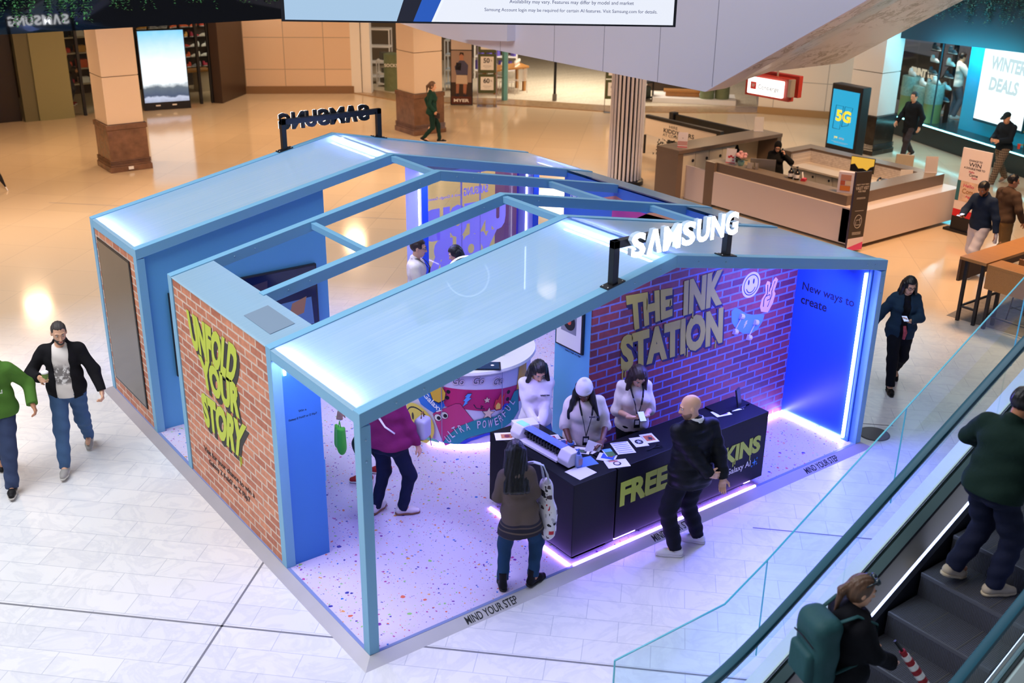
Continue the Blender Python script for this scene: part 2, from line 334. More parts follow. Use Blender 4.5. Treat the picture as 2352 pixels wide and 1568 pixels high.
# ---------------------------------------------------------------- people: bodies and clothing grown as smooth solids
def V3(*a): return np.array(a, float)
def nrm(v): return v/(np.linalg.norm(v)+1e-9)
def rotm(yaw, pitch=0.0, roll=0.0):
    # yaw about z, pitch nods forward (towards -Y), roll tilts sideways
    cy_, sy = math.cos(yaw), math.sin(yaw); cp, sp = math.cos(pitch), math.sin(pitch); cr, sr = math.cos(roll), math.sin(roll)
    return np.array([[cy_, -sy, 0], [sy, cy_, 0], [0, 0, 1]]) @ np.array([[1, 0, 0], [0, cp, -sp], [0, sp, cp]]) @ np.array([[cr, 0, sr], [0, 1, 0], [-sr, 0, cr]])
class Sdf:
    def __init__(s, k=0.03): s.p = []; s.k = k
    def cap(s, a, b, ra, rb=None, sc=None, M=None, op='+', flat=None, k=None):
        s.p.append(dict(t='c', a=np.asarray(a, float), b=np.asarray(b, float), ra=ra, rb=ra if rb is None else rb, sc=sc, M=M, op=op, flat=flat, k=k)); return s
    def ell(s, c, r, M=None, op='+', k=None):
        r = (r, r, r) if np.isscalar(r) else r
        s.p.append(dict(t='e', c=np.asarray(c, float), r=np.asarray(r, float), M=M, op=op, k=k)); return s
    def box(s, c, r, M=None, op='-', k=None, rd=0.0):
        s.p.append(dict(t='b', c=np.asarray(c, float), r=np.asarray(r, float), M=M, op=op, k=k, rd=rd)); return s
    def half(s, p, n): s.p.append(dict(t='h', c=np.asarray(p, float), n=nrm(np.asarray(n, float)), op='&')); return s
    @staticmethod
    def bb(q):
        if q['t'] == 'c':
            r = max(q['ra'], q['rb'])*(max(q['sc']) if q['sc'] is not None else 1.0); return np.minimum(q['a'], q['b'])-r, np.maximum(q['a'], q['b'])+r
        r = max(q['r'])*(1.75 if q['t'] == 'b' else 1.0) if q['M'] is not None else q['r']
        return q['c']-r, q['c']+r
    @staticmethod
    def dist(q, P):
        if q['t'] == 'c':
            a, b = q['a'], q['b']; X = P-a; ba = b-a
            if q['sc'] is not None:
                M = q['M'] if q['M'] is not None else np.eye(3); sc = np.asarray(q['sc'], float)
                X = (X @ M)/sc; ba = (ba @ M)/sc
            t = np.clip((X @ ba)/(ba @ ba+1e-12), 0, 1)
            d = np.sqrt(((X-t[..., None]*ba)**2).sum(-1))-(q['ra']+(q['rb']-q['ra'])*t)
            if q['sc'] is not None: d = d*min(q['sc'])
            if q['flat'] is not None: d = np.maximum(d, (P-(b+nrm(b-a)*q['flat'])) @ nrm(b-a))
            return d
        if q['t'] == 'h': return (P-q['c']) @ q['n']
        X = P-q['c']
        if q['M'] is not None: X = X @ q['M']
        if q['t'] == 'e':
            n = np.sqrt(((X/q['r'])**2).sum(-1)); n2 = np.sqrt(((X/q['r']**2)**2).sum(-1))+1e-9
            return n*(n-1)/n2
        Q = np.abs(X)-(q['r']-q['rd']); return np.sqrt((np.maximum(Q, 0)**2).sum(-1))+np.minimum(Q.max(-1), 0)-q['rd']
    def mesh(s, h, noise=None, lim=None):
        pos = [q for q in s.p if q['op'] == '+']
        lo = np.min([s.bb(q)[0] for q in pos], 0)-3*h-s.k*0.5; hi = np.max([s.bb(q)[1] for q in pos], 0)+3*h+s.k*0.5
        n = np.ceil((hi-lo)/h).astype(int)+1; F = np.full(n, 0.5)
        ax = [lo[i]+h*np.arange(n[i]) for i in range(3)]
        for q in s.p:
            k = q.get('k') or s.k
            if q['op'] == '&': i0 = np.zeros(3, int); i1 = n
            else:
                b0, b1 = s.bb(q); m = k+3*h
                i0 = np.clip(np.floor((b0-m-lo)/h).astype(int), 0, n-1); i1 = np.clip(np.ceil((b1+m-lo)/h).astype(int)+1, 1, n)
            sl = tuple(slice(i0[i], i1[i]) for i in range(3))
            P = np.stack(np.meshgrid(*[ax[i][sl[i]] for i in range(3)], indexing='ij'), -1); d = s.dist(q, P); f = F[sl]
            if q['op'] == '+':
                hh = np.clip(0.5+0.5*(f-d)/k, 0, 1); F[sl] = f*(1-hh)+d*hh-k*hh*(1-hh)
            elif q['op'] == '-':
                kk = min(k, 0.01); hh = np.clip(0.5-0.5*(f+d)/kk, 0, 1); F[sl] = f*(1-hh)-d*hh+kk*hh*(1-hh)
            else: F[sl] = np.maximum(f, d)
        if noise is not None:
            P = np.stack(np.meshgrid(*ax, indexing='ij'), -1); F = F+noise(P)
        return surfnet(F, lo, h)
def surfnet(F, lo, h):
    S = F < 0; n = F.shape
    c = [S[i:n[0]-1+i, j:n[1]-1+j, k:n[2]-1+k] for i in (0, 1) for j in (0, 1) for k in (0, 1)]
    al = np.logical_and.reduce(c); an = np.logical_or.reduce(c); act = an & ~al
    idx = np.argwhere(act); vid = np.full(act.shape, -1); vid[act] = np.arange(len(idx))
    acc = np.zeros((len(idx), 3)); cnt = np.zeros(len(idx))
    cor = [np.array((i, j, k)) for i in (0, 1) for j in (0, 1) for k in (0, 1)]
    val = [F[tuple((idx+o).T)] for o in cor]
    for a in range(8):
        for b in range(a+1, 8):
            if np.abs(cor[a]-cor[b]).sum() != 1: continue
            f0, f1 = val[a], val[b]; m = (f0 < 0) != (f1 < 0); t = np.where(m, f0/np.where(m, f0-f1, 1), 0)
            acc += m[:, None]*(cor[a]+t[:, None]*(cor[b]-cor[a])); cnt += m
    vs = lo+h*(idx+acc/cnt[:, None]); qs = []
    for ax_ in range(3):
        u, v = [(1, 2), (2, 0), (0, 1)][ax_]
        s0 = [slice(0, n[i]) for i in range(3)]; s1 = list(s0)
        s0[ax_] = slice(0, n[ax_]-1); s1[ax_] = slice(1, n[ax_])
        ch = S[tuple(s0)] != S[tuple(s1)]
        e = np.argwhere(ch); ok = (e[:, u] > 0) & (e[:, v] > 0) & (e[:, u] < n[u]-1) & (e[:, v] < n[v]-1); e = e[ok]
        def cell(du, dv):
            q = e.copy(); q[:, u] += du; q[:, v] += dv; return vid[tuple(q.T)]
        q = np.stack([cell(-1, -1), cell(0, -1), cell(0, 0), cell(-1, 0)], 1)
        ins = S[tuple(e.T)]; q[~ins] = q[~ins][:, ::-1]; qs.append(q)
    return vs, np.concatenate(qs)
def meshes(name, parts, mats, parent=None):
    vs, fs, ms, o = [], [], [], 0
    for i, (v, f) in enumerate(parts):
        vs.append(v); fs.append(f+o); o += len(v); ms += [i if isinstance(mats, list) and len(mats) > 1 and i < len(mats) else 0]*len(f)
    v = np.concatenate(vs); f = np.concatenate(fs)
    me = bpy.data.meshes.new(name); me.from_pydata(v.tolist(), [], f.tolist()); me.update()
    for m in (mats if isinstance(mats, list) else [mats]): me.materials.append(m)
    me.polygons.foreach_set('use_smooth', [True]*len(me.polygons))
    ob = bpy.data.objects.new(name, me); COL.objects.link(ob)
    if parent: ob.parent = parent; WM[ob.name] = WM[parent.name]
    return ob
def ik(a, b, l1, l2, hint):
    d = b-a; L = np.linalg.norm(d); L2 = min(L, (l1+l2)*0.999); b = a+d/L*L2; u = d/L
    x = (l1*l1-l2*l2+L2*L2)/(2*L2); y = math.sqrt(max(0, l1*l1-x*x)); hp = nrm(hint-(hint @ u)*u)
    return a+u*x+hp*y, b
def hand(wrist, f, n, side, curl=0.5, k=1.0, spread=1.0, thumb=0.7):
    """Palm, four unequal bent fingers and a thumb; f finger direction, n palm normal, side +1 thumb towards f x n."""
    f = nrm(f); n = nrm(n-(n @ f)*f); s = np.cross(f, n)*side; q = Sdf(0.010)
    for t in (0.028, 0.010, -0.009, -0.027):
        q.cap(wrist+s*t*0.6*k, wrist+f*0.082*k+s*t*k, 0.0155*k, 0.0135*k)
    q.cap(wrist-f*0.05*k, wrist+f*0.03*k, 0.026*k, 0.026*k)
    for t, ln in ((0.029, 0.070), (0.010, 0.080), (-0.009, 0.074), (-0.028, 0.058)):
        a = wrist+f*0.085*k+s*t*k; c1 = curl*0.9; c2 = curl*1.9; sp = s*t*1.6*spread
        b = a+nrm(f*math.cos(c1)+n*math.sin(c1)+sp)*ln*0.52*k; c = b+nrm(f*math.cos(c2)+n*math.sin(c2)+sp*0.5)*ln*0.48*k
        q.cap(a, b, 0.0098*k, 0.0088*k, k=0.005).cap(b, c, 0.0088*k, 0.0072*k, k=0.005)
    a = wrist+f*0.022*k+s*0.026*k; b = a+nrm(s*0.75+f*0.65+n*0.35*thumb)*0.042*k; c = b+nrm(s*0.25+f*0.85+n*0.5*thumb)*0.034*k
    q.cap(a, b, 0.0145*k, 0.0108*k).cap(b, c, 0.0105*k, 0.0085*k); return q
SKIN = {'light': mat('skin_light', 'E0AC8C', 0.5), 'mid': mat('skin_mid', 'C98F6C', 0.5), 'tan': mat('skin_tan', 'AD7350', 0.5), 'dark': mat('skin_dark', '6B3F2C', 0.5)}
HAIRM = {'black': mat('hair_black', '0D0B10', 0.38, bump=0.4, bscale=60, stretch=(1, 1, 0.15)), 'brown': mat('hair_brown', '2B1A12', 0.45, bump=0.4, bscale=60, stretch=(1, 1, 0.15)),
         'blond': mat('hair_blond', '5C4230', 0.45, var=0.3, vscale=20, bump=0.4, bscale=60, stretch=(1, 1, 0.15)), 'grey': mat('hair_grey', '3E3632', 0.6, bump=0.3, bscale=90), 'stub': mat('hair_stubble', '8C6A58', 0.7)}
M_EYEW = mat('eye_white', 'D8D0CC', 0.3); M_IRIS = mat('eye_iris', '1A100C', 0.2); M_LIP = mat('lip', '9C5248', 0.5)
M_SOLE = mat('shoe_sole_white', 'E6E2E0', 0.6); M_SOLEB = mat('shoe_sole_black', '151515', 0.6)
def cloth(name, col, var=0.10, bump=0.25, bscale=18, rough=0.85): return mat('cloth_'+name, col, rough, var=var, vscale=5, bump=bump, bscale=bscale, spec=0.2)
def person(label, loc, rz, h=1.72, w=1.0, fat=1.0, skin='light', female=False, hair=('short', 'black'), top=None, inner=None, bottom=None, shoes=('F0F0F0', None), pose=None, det=1, group=None, arms_skin=False):
    """pose (metres, local, facing -Y, left hand = +X): lf/rf foot (x, y, z, yaw deg), lh/rh wrist targets, lhd/rhd finger directions, lhn/rhn palm normals, lean, head (yaw, pitch)."""
    k = h/1.75; ps = pose or {}; hb = {1: 0.011, 0: 0.017, 2: 0.009}[det]
    lean, side = R(ps.get('lean', 0)), R(ps.get('side', 0)); tw = R(ps.get('twist', 0))
    LF = ps.get('lf', (0.10, 0, 0, 8)); RF = ps.get('rf', (-0.10, 0, 0, -8))
    hip = V3(*ps.get('hip', ((LF[0]+RF[0])/2, (LF[1]+RF[1])/2, 0)))+V3(0, 0, 0.925*k+ps.get('drop', 0))
    TM = rotm(tw, lean, side); up = TM @ V3(0, 0, 1); rt = TM @ V3(1, 0, 0); fw = TM @ V3(0, -1, 0)
    def S(x, y, z): return hip+TM @ (V3(x, y, z)*k)
    neck = S(0, 0.015, 0.545); sw = (0.150 if female else 0.180)*w
    sh = {1: S(sw, 0.012, 0.470), -1: S(-sw, 0.012, 0.470)}
    hy, hp_ = ps.get('head', (0, 0)); hr = ps.get('hroll', 0)
    HM = rotm(tw*0.5+R(hy), lean*0.5+R(hp_), R(hr)); hu = HM @ V3(0, 0, 1); hf = HM @ V3(0, -1, 0); hx = HM @ V3(1, 0, 0)
    hc = neck+hu*0.165*k+hf*0.022*k
    def H(x, y, z): return hc+HM @ (V3(x, y, z)*k)
    legs, arms = {}, {}
    for s, F in ((1, LF), (-1, RF)):
        hj = hip+TM @ V3(s*0.088*k*w, 0, -0.02*k); fy = R(F[3]); fd = V3(math.sin(fy), -math.cos(fy), 0)
        tp = R(F[4]) if len(F) > 4 else 0.0     # heel lift
        ank = V3(F[0], F[1], F[2])+V3(0, 0, 0.085*k+0.12*math.sin(tp))-fd*0.02
        kn, ank = ik(hj, ank, 0.43*k, 0.425*k, fd+V3(0, 0, 0.15)); legs[s] = (hj, kn, ank, fd, tp)
    for s, nm in ((1, 'l'), (-1, 'r')):
        tg = ps.get(nm+'h', None)
        if tg is None: tg = (s*(sw+0.075), -0.03, hip[2]/k-0.06)
        tg = V3(*tg)*V3(k, k, k)
        hint = V3(*ps.get(nm+'e', (s*0.6, 0.8, -0.4)))
        el, wr = ik(sh[s], tg, 0.285*k, 0.255*k, hint); fd = ps.get(nm+'hd'); fd = nrm(V3(*fd)) if fd else nrm(nrm(wr-el)+V3(0, 0, -0.15))
        n = ps.get(nm+'hn'); n = V3(*n) if n else V3(-s, 0, 0)
        arms[s] = (sh[s], el, wr, fd, n)
    def torso(q, t=0.0, lo=0.0, hem=None, sleeve=None, st=None, kk=0.035, body=False, loose=1.0, neckr=0.0):
        f = fat
        q.ell(S(0, 0.005, 0.03), ((0.165*w*(1.06 if female else 1))*f*k+t, (0.118*f)*k+t, 0.13*k+t), TM, k=kk)
        q.ell(S(0, -0.005*f, 0.19), ((0.138 if female else 0.148)*w*f*k+t*1.1, 0.104*f*k+t*1.1, 0.17*k+t), TM, k=kk)
        q.ell(S(0, 0.0, 0.385), (0.162*w*(0.94 if female else 1.03)*(0.5+0.5*f)*k+t, 0.112*(0.4+0.6*f)*k+t, 0.165*k+t), TM, k=kk)
        q.cap(sh[-1]+TM @ V3(0.03, 0, 0.0), sh[1]+TM @ V3(-0.03, 0, 0.0), 0.056*k+t*0.8, 0.056*k+t*0.8, k=kk)
        q.cap(S(0, 0.02, 0.50), S(0, 0.02, 0.55), 0.085*k+t*0.6, 0.06*k+t*0.5+neckr, k=kk)
        if female:
            for s in (1, -1): q.ell(S(s*0.075*w, -0.085, 0.345), (0.068*k+t*0.6, 0.062*k+t*0.6, 0.068*k+t*0.6), TM, k=kk)
        if body:
            for s in (1, -1): q.ell(S(s*0.075, 0.05, -0.03), (0.075*k*f, 0.075*k*f, 0.09*k), TM, k=kk)
    def armp(q, s, t, frac=1.0, kk=0.03, cut=True, cuff=0.0):
        a, e, wr, fd, n = arms[s]; g = (0.9 if female else 1.0)*(0.75+0.25*fat)
        r0, r1, r2, r3 = 0.050*k*g+t, 0.041*k*g+t, 0.041*k*g+t, 0.029*k*g+t
        if frac <= 0.5:
            b = a+(e-a)*frac*2; q.cap(a, b, r0, r0+(r1-r0)*frac*2+cuff, k=kk, flat=0.0)
        else:
            g2 = (frac-0.5)*2; b = e+(wr-e)*g2
            q.cap(a, e, r0, r1, k=kk); q.cap(e, b, r2, r2+(r3-r2)*g2+cuff, k=kk, flat=0.0)
    # body (skin)
    parts = []; B = Sdf(0.03)
    torso(B, -0.006, body=True)
    for s in (1, -1):
        hj, kn, ank, fd, tp = legs[s]; g = 0.72+0.28*fat
        B.cap(hj, kn, 0.070*k*g, 0.044*k*g).cap(kn, ank, 0.044*k*g, 0.033*k*g).ell(kn+(ank-kn)*0.3+V3(-fd[0], -fd[1], 0)*0.016, (0.040*k*g, 0.040*k*g, 0.11*k))
        B.cap(ank, ank+fd*0.13*k+V3(0, 0, -0.05), 0.034*k, 0.026*k)
        armp(B, s, 0.0, 1.0)
    B.cap(neck-up*0.05*k, hc-hu*0.05*k+hf*-0.012*k, 0.056*k*(0.92 if female else 1.03), 0.05*k*(0.9 if female else 1.0))
    parts.append(B.mesh(max(hb, 0.014)))
    Hd = Sdf(0.016)
    Hd.cap(neck-up*0.02*k, hc-hu*0.05*k+hf*-0.012*k, 0.055*k*(0.92 if female else 1.03), 0.05*k*(0.9 if female else 1.0), k=0.03)
    Hd.ell(H(0, 0.012, 0.035), (0.076*k, 0.097*k, 0.090*k), HM).ell(H(0, -0.022, -0.028), (0.063*k, 0.072*k, 0.092*k), HM, k=0.03)
    jw = 0.88 if female else 1.0
    Hd.ell(H(0, -0.052, -0.092), (0.034*k*jw, 0.034*k, 0.030*k), HM, k=0.03)
    if det > 0:
        Hd.cap(H(0, -0.088, 0.018), H(0, -0.113, -0.032), 0.008*k, 0.0135*k, k=0.014).ell(H(0, -0.097, -0.036), (0.018*k, 0.012*k, 0.010*k), HM, k=0.010)
        for s in (1, -1):
            Hd.ell(H(s*0.030, -0.098, 0.010), (0.017*k, 0.012*k, 0.012*k), HM, op='-', k=0.008)
            Hd.cap(H(s*0.012, -0.089, 0.030), H(s*0.048, -0.078, 0.030), 0.010*k, 0.008*k, k=0.012)
            Hd.ell(H(s*0.077, 0.012, -0.004), (0.010*k, 0.019*k, 0.032*k), HM, k=0.008)
        Hd.cap(H(-0.018, -0.088, -0.066), H(0.018, -0.088, -0.066), 0.007*k, 0.007*k, k=0.008).cap(H(-0.014, -0.086, -0.077), H(0.014, -0.086, -0.077), 0.007*k, 0.007*k, k=0.006)
    parts.append(Hd.mesh(0.0065 if det > 0 else 0.011))
    for s in (1, -1):
        a, e, wr, fd, n = arms[s]; nm = 'l' if s > 0 else 'r'
        parts.append(hand(wr, fd, n, s*ps.get(nm+'t', 1), ps.get(nm+'c', 0.45), k*(0.93 if female else 1.0)).mesh(0.0050 if det > 0 else 0.008))
    body = meshes('person', parts, SKIN[skin] if isinstance(skin, str) else skin)
    body.location = loc; body.rotation_euler = (0, 0, rz); WM[body.name] = Matrix.Translation(loc) @ Matrix.Rotation(rz, 4, 'Z')
    tag(body, label, 'person', group)
    rnd = random.Random(sum(map(ord, label)))
    p1, p2 = rnd.random()*6, rnd.random()*6
    def wr(a, fz=26): return lambda P: a*(np.sin(fz*P[..., 2]+9*P[..., 0]+p1)*np.sin(11*P[..., 0]-7*P[..., 1]+fz*0.45*P[..., 2]+p2))
    # trousers
    bt = dict(dict(col='2A3550', t=0.014, cut=0.055, name='trousers', w=1.0), **(bottom or {}))
    q = Sdf(0.03); f = fat
    q.ell(S(0, 0.005, 0.02), (0.168*w*(1.04 if female else 1)*f*k+0.008, 0.122*f*k+0.008, 0.14*k), TM).ell(S(0, 0.005, 0.095), ((0.134 if female else 0.146)*w*f*k+0.004, 0.090*f*k+0.003, 0.05*k), TM)
    for s in (1, -1):
        hj, kn, ank, fd, tp = legs[s]; g = 0.72+0.28*fat; t = bt['t']
        q.ell(S(s*0.075, 0.055, -0.03), (0.09*k*f, 0.09*k*f, 0.10*k), TM)
        q.cap(hj, kn, 0.088*k*g+t*0.7, 0.059*k*g+t).cap(kn, kn+(ank-kn)*1.0, 0.059*k*g+t, (0.040*k*g+t)*bt['w'], flat=(0.08-bt['cut']))
    meshes(bt['name'], [q.mesh(max(hb, 0.011), wr(bt.get('wr', 0.005), 34))], bt.get('mat') or cloth(bt['name']+bt['col'], bt['col'], var=bt.get('var', 0.12)), body)
    # shoes
    for s in (1, -1):
        hj, kn, ank, fd, tp = legs[s]; base = ank-V3(0, 0, 0.085*k); M = rotm(math.atan2(fd[0], -fd[1]), tp*0.8); st = shoes[2] if len(shoes) > 2 else 'sneaker'
        def Q(x, y, z): return ank+M @ (V3(x, y, z-0.085)*k)
        q = Sdf(0.02)
        q.cap(Q(0, 0.045, 0.050), Q(0, -0.10, 0.045), 0.043*k, 0.041*k, sc=(1, 1, 0.95), M=M).cap(Q(0, -0.10, 0.040), Q(s*0.006, -0.165, 0.036), 0.044*k, 0.032*k).cap(Q(0, 0.03, 0.06), Q(0, 0.012, 0.20 if st == 'boot' else 0.115), 0.043*k, 0.045*k, flat=0.0)
        q.half(Q(0, 0, 0.012), M @ V3(0, 0, -1))
        so = meshes('shoe', [q.mesh(max(hb*0.75, 0.008))], cloth('shoe'+shoes[0], shoes[0], bump=0.1, rough=0.55), body)
        q2 = Sdf(0.02); q2.cap(Q(0, 0.045, 0.022), Q(0, -0.10, 0.022), 0.046*k, 0.045*k).cap(Q(0, -0.10, 0.022), Q(s*0.006, -0.168, 0.022), 0.046*k, 0.034*k)
        q2.half(Q(0, 0, 0.026), M @ V3(0, 0, 1)).half(Q(0, 0, 0.0), M @ V3(0, 0, -1))
        meshes('sole', [q2.mesh(max(hb*0.75, 0.008))], mat('sole'+shoes[1], shoes[1], 0.6) if shoes[1] else M_SOLE, so)
    # tops
    for tp_ in ([inner] if inner else [])+([top] if top else []):
        t = dict(dict(col='333333', t=0.018, hem=-0.05, sl=1.0, name='sweater', st=0.012, wr=0.006, hood=False, open=False, puff=0.0, collar=0.0), **tp_)
        q = Sdf(0.035); torso(q, t['t'], neckr=t['collar'])
        if t['hem'] < 0.0: q.cap(S(0, 0, 0.05), S(0, 0, t['hem']-0.08), 0.150*k*fat*w+t['t'], 0.158*k*fat*w+t['t']+t.get('flare', 0), sc=(1.0, 0.74, 1.0), M=TM)
        if t['hem'] < 0.0:
            for s in (1, -1): q.ell(S(s*0.075, 0.058, -0.03), (0.09*k*fat+t['t']*0.9, 0.09*k*fat+t['t']*0.9, 0.10*k+t['t']), TM)
        for s in (1, -1):
            if t['sl'] > 0: armp(q, s, t['st'], t['sl'], cuff=t.get('cuff', 0))
        if t['hood']:
            q.cap(S(-0.07, 0.07, 0.525), S(0.07, 0.07, 0.525), 0.05*k, 0.05*k).cap(S(0, 0.10, 0.50), S(0, 0.10, 0.44), 0.06*k, 0.03*k)
        if t['collar']: q.cap(S(0, 0.02, 0.53), S(0, 0.015, 0.60), 0.075*k, 0.072*k, k=0.02, flat=0.0)
        q.half(S(0, 0, t['hem']), -up)
        if t['open']: q.box(S(0.0, -0.20, 0.20), (t['open']*k, 0.19*k, 0.48*k), TM)
        q.ell(S(0, -0.045, 0.585), (0.062*k, 0.07*k, 0.055*k), TM, op='-')
        fn = wr(t['wr'])
        if t['puff']:
            f0 = fn; fn = lambda P: f0(P)-t['puff']*np.abs(np.sin(P[..., 2]*math.pi/0.095+0.6*np.sin(3*P[..., 0])))
        to = meshes(t['name'], [q.mesh(hb if det else 0.015, fn)], t.get('mat') or cloth(t['name']+t['col'], t['col'], var=t.get('var', 0.08), rough=t.get('rough', 0.85)), body)
        if t.get('text'):
            s_, px, pz, wd, tc = t['text']
            T = Matrix.Translation(Vector(S(px, -0.125*fat-t['t']-0.002, pz))) @ Matrix(TM.tolist()).to_4x4() @ Matrix.Rotation(R(90), 4, 'X')
            obj('print', txt(s_, T, width=wd, ext=0.02), mat('print'+tc, tc, 0.7), to, local=True)
    # hair
    st, hcol = hair[0], HAIRM.get(hair[1]) or cloth('cap'+hair[1], hair[1])
    if st not in ('bald',):
        q = Sdf(0.014); t = {'stub': 0.0015, 'buzz': 0.004, 'bob': 0.018, 'long': 0.017}.get(st, 0.012)*k
        q.ell(H(0, 0.014, 0.038), (0.076*k+t, 0.097*k+t, 0.090*k+t), HM)
        if st in ('bob', 'long', 'pony', 'bun'): q.ell(H(0, 0.03, 0.0), (0.082*k, 0.088*k, 0.105*k), HM)
        if st in ('bob', 'long'):
            L = {'bob': 0.17, 'long': hair[2] if len(hair) > 2 else 0.36}[st]; dn = nrm(hu*0.35+V3(0, 0, 1)*0.65)
            for x, y, r in ((-0.083, 0.008, 0.033), (0.083, 0.008, 0.033), (-0.072, 0.052, 0.042), (0.072, 0.052, 0.042), (-0.035, 0.078, 0.046), (0.035, 0.078, 0.046), (0.0, 0.082, 0.046)):
                if st == 'long' and y < 0.03 and not (len(hair) > 3 and hair[3]): L2 = L*0.75
                else: L2 = L
                a = H(x, y, 0.02); q.cap(a, a-dn*L2*k+V3(x*0.45, 0.085 if y > 0.03 else 0.01, 0), r*k, r*0.8*k, k=0.02)
        if st == 'pony': q.cap(H(0, 0.115, 0.03), H(0, 0.15, -0.02), 0.028*k, 0.034*k).cap(H(0, 0.15, -0.02), H(0, 0.145, -0.20), 0.032*k, 0.010*k)
        if st == 'bun': q.ell(H(0, 0.12, 0.06), 0.04*k)
        if st in ('short', 'stub', 'buzz', 'bob', 'long', 'pony', 'bun', 'curly'):
            fr = 0.060 if st in ('bob', 'long') and len(hair) > 4 else 0.075
            q.box(H(0, -0.105, fr-0.20), (0.064*k if st in ('short', 'stub', 'buzz', 'pony', 'bun', 'curly') else 0.054*k, 0.062*k, 0.20*k), HM, k=0.01)
            if st in ('short', 'stub', 'buzz', 'curly'):
                q.box(H(0, -0.06, -0.20), (0.2*k, 0.075*k, 0.205*k), HM); q.half(H(0, 0.03, -0.055), HM @ V3(0, 0.25, -1))
                for s in (1, -1): q.ell(H(s*0.085, 0.008, -0.008), (0.02*k, 0.026*k, 0.034*k), HM, op='-')
        if st == 'curly': fn = lambda P: -0.006*np.sin(60*P[..., 0])*np.sin(60*P[..., 1])*np.sin(60*P[..., 2])
        else: fn = lambda P: -0.0022*np.sin(210*P[..., 0]+40*P[..., 2])
        if st in ('beanie', 'cap', 'scarf'):
            if st == 'beanie':
                q.ell(H(0, 0.02, 0.055), (0.092*k, 0.112*k, 0.105*k), HM).cap(H(0, 0.05, 0.12), H(0, 0.06, 0.155), 0.05*k, 0.025*k)
                q.half(H(0, -0.1, 0.055), HM @ V3(0, -0.35, -1)); meshes('beanie', [q.mesh(0.008)], hcol, body)
                q = Sdf(0.01); q.ell(H(0, 0.018, 0.052), (0.098*k, 0.117*k, 0.10*k), HM); q.half(H(0, -0.1, 0.056), HM @ V3(0, -0.35, -1)).half(H(0, -0.1, 0.098), HM @ V3(0, 0.35, 1))
                meshes('beanie_cuff', [q.mesh(0.007)], hcol, body)
            elif st == 'cap':
                q.half(H(0, 0, 0.04), HM @ V3(0, 0, -1)); q.cap(H(-0.035, -0.09, 0.055), H(0.035, -0.09, 0.055), 0.03*k).ell(H(0, -0.12, 0.047), (0.07*k, 0.075*k, 0.012*k), HM)
                meshes('cap', [q.mesh(0.011)], hcol, body)
            else:
                q.ell(H(0, 0.02, 0.0), (0.09*k, 0.10*k, 0.12*k), HM).cap(H(0, 0, -0.10), neck, 0.08*k, 0.10*k)
                q.ell(H(0, -0.10, -0.01), (0.056*k, 0.07*k, 0.078*k), HM, op='-'); meshes('headscarf', [q.mesh(0.009)], hcol, body)
            if len(hair) > 2 and isinstance(hair[2], str):
                q = Sdf(0.014); dn = V3(0, 0, 1)
                for x, y, r, L in ((-0.085, 0.0, 0.035, 0.36), (0.085, 0.0, 0.035, 0.36), (-0.06, 0.06, 0.042, 0.42), (0.06, 0.06, 0.042, 0.42), (0, 0.085, 0.045, 0.42)):
                    a = H(x, y, 0.02); q.cap(a, a-dn*L*k+V3(x*0.9, 0.03, 0), r*k, r*0.8*k, k=0.025)
                q.box(H(0, -0.09, -0.05), (0.055*k, 0.055*k, 0.13*k), HM)
                meshes('hair', [q.mesh(0.009, lambda P: -0.004*np.sin(120*P[..., 0]+30*P[..., 2]))], HAIRM[hair[2]], body)
        else: meshes('hair', [q.mesh(0.008 if det else 0.012, fn)], hcol, body)
    # face
    if det > 0 and ps.get('face', True):
        for s in (1, -1):
            me = MB(); me.mi = 0; me.ball(tuple(H(s*0.030, -0.0835, 0.010)), 0.0115*k, 10, 8); me.mi = 1; me.ball(tuple(H(s*0.030, -0.0915, 0.009)), 0.0062*k, 8, 6)
            obj('eye', me, [M_EYEW, M_IRIS], body, smooth='all', local=True)
            obj('eyebrow', MB().tube([H(s*0.014, -0.098, 0.031), H(s*0.032, -0.096, 0.036), H(s*0.050, -0.082, 0.031)], [0.003*k, 0.0042*k, 0.002*k], 6), HAIRM['brown' if hair[1] not in HAIRM else ('grey' if hair[1] == 'stub' else hair[1])], body, smooth='all', local=True)
        obj('lips', MB().tube([H(-0.024, -0.087, -0.070), H(-0.010, -0.0965, -0.069), H(0.010, -0.0965, -0.069), H(0.024, -0.087, -0.070)], [0.003, 0.0062*k, 0.0062*k, 0.003], 8), M_LIP if skin != 'dark' else mat('lip_dark', '5A2C2A', 0.5), body, smooth='all', local=True)
    if ps.get('beard'):
        q = Sdf(0.014); q.ell(H(0, -0.024, -0.032), (0.0665*k, 0.0765*k, 0.0955*k), HM).ell(H(0, -0.054, -0.094), (0.038*k, 0.038*k, 0.034*k), HM)
        q.half(H(0, 0.0, -0.03), HM @ V3(0, -0.25, 1)).half(H(0, 0.02, 0), HM @ V3(0, 1, 0)); q.ell(H(0, -0.105, -0.070), (0.024*k, 0.03*k, 0.013*k), HM, op='-')
        q.ell(H(0, -0.105, -0.025), (0.03*k, 0.03*k, 0.022*k), HM, op='-')
        meshes('beard', [q.mesh(0.007)], HAIRM[ps['beard']], body)
    if ps.get('glasses'):
        g = MB()
        for s in (1, -1):
            g.tube([H(s*0.031+0.024*math.cos(a), -0.104+0.003*math.sin(a), 0.008+0.019*math.sin(a)) for a in np.linspace(0, 2*math.pi, 17)], 0.0022, 6, cap=False)
            g.tube([H(s*0.054, -0.102, 0.012), H(s*0.074, -0.06, 0.014), H(s*0.078, 0.01, 0.012)], 0.002, 6)
        g.tube([H(-0.008, -0.106, 0.012), H(0.008, -0.106, 0.012)], 0.002, 6)
        obj('glasses', g, mat('glasses_frame', '17130F', 0.4), body, smooth='all', local=True)
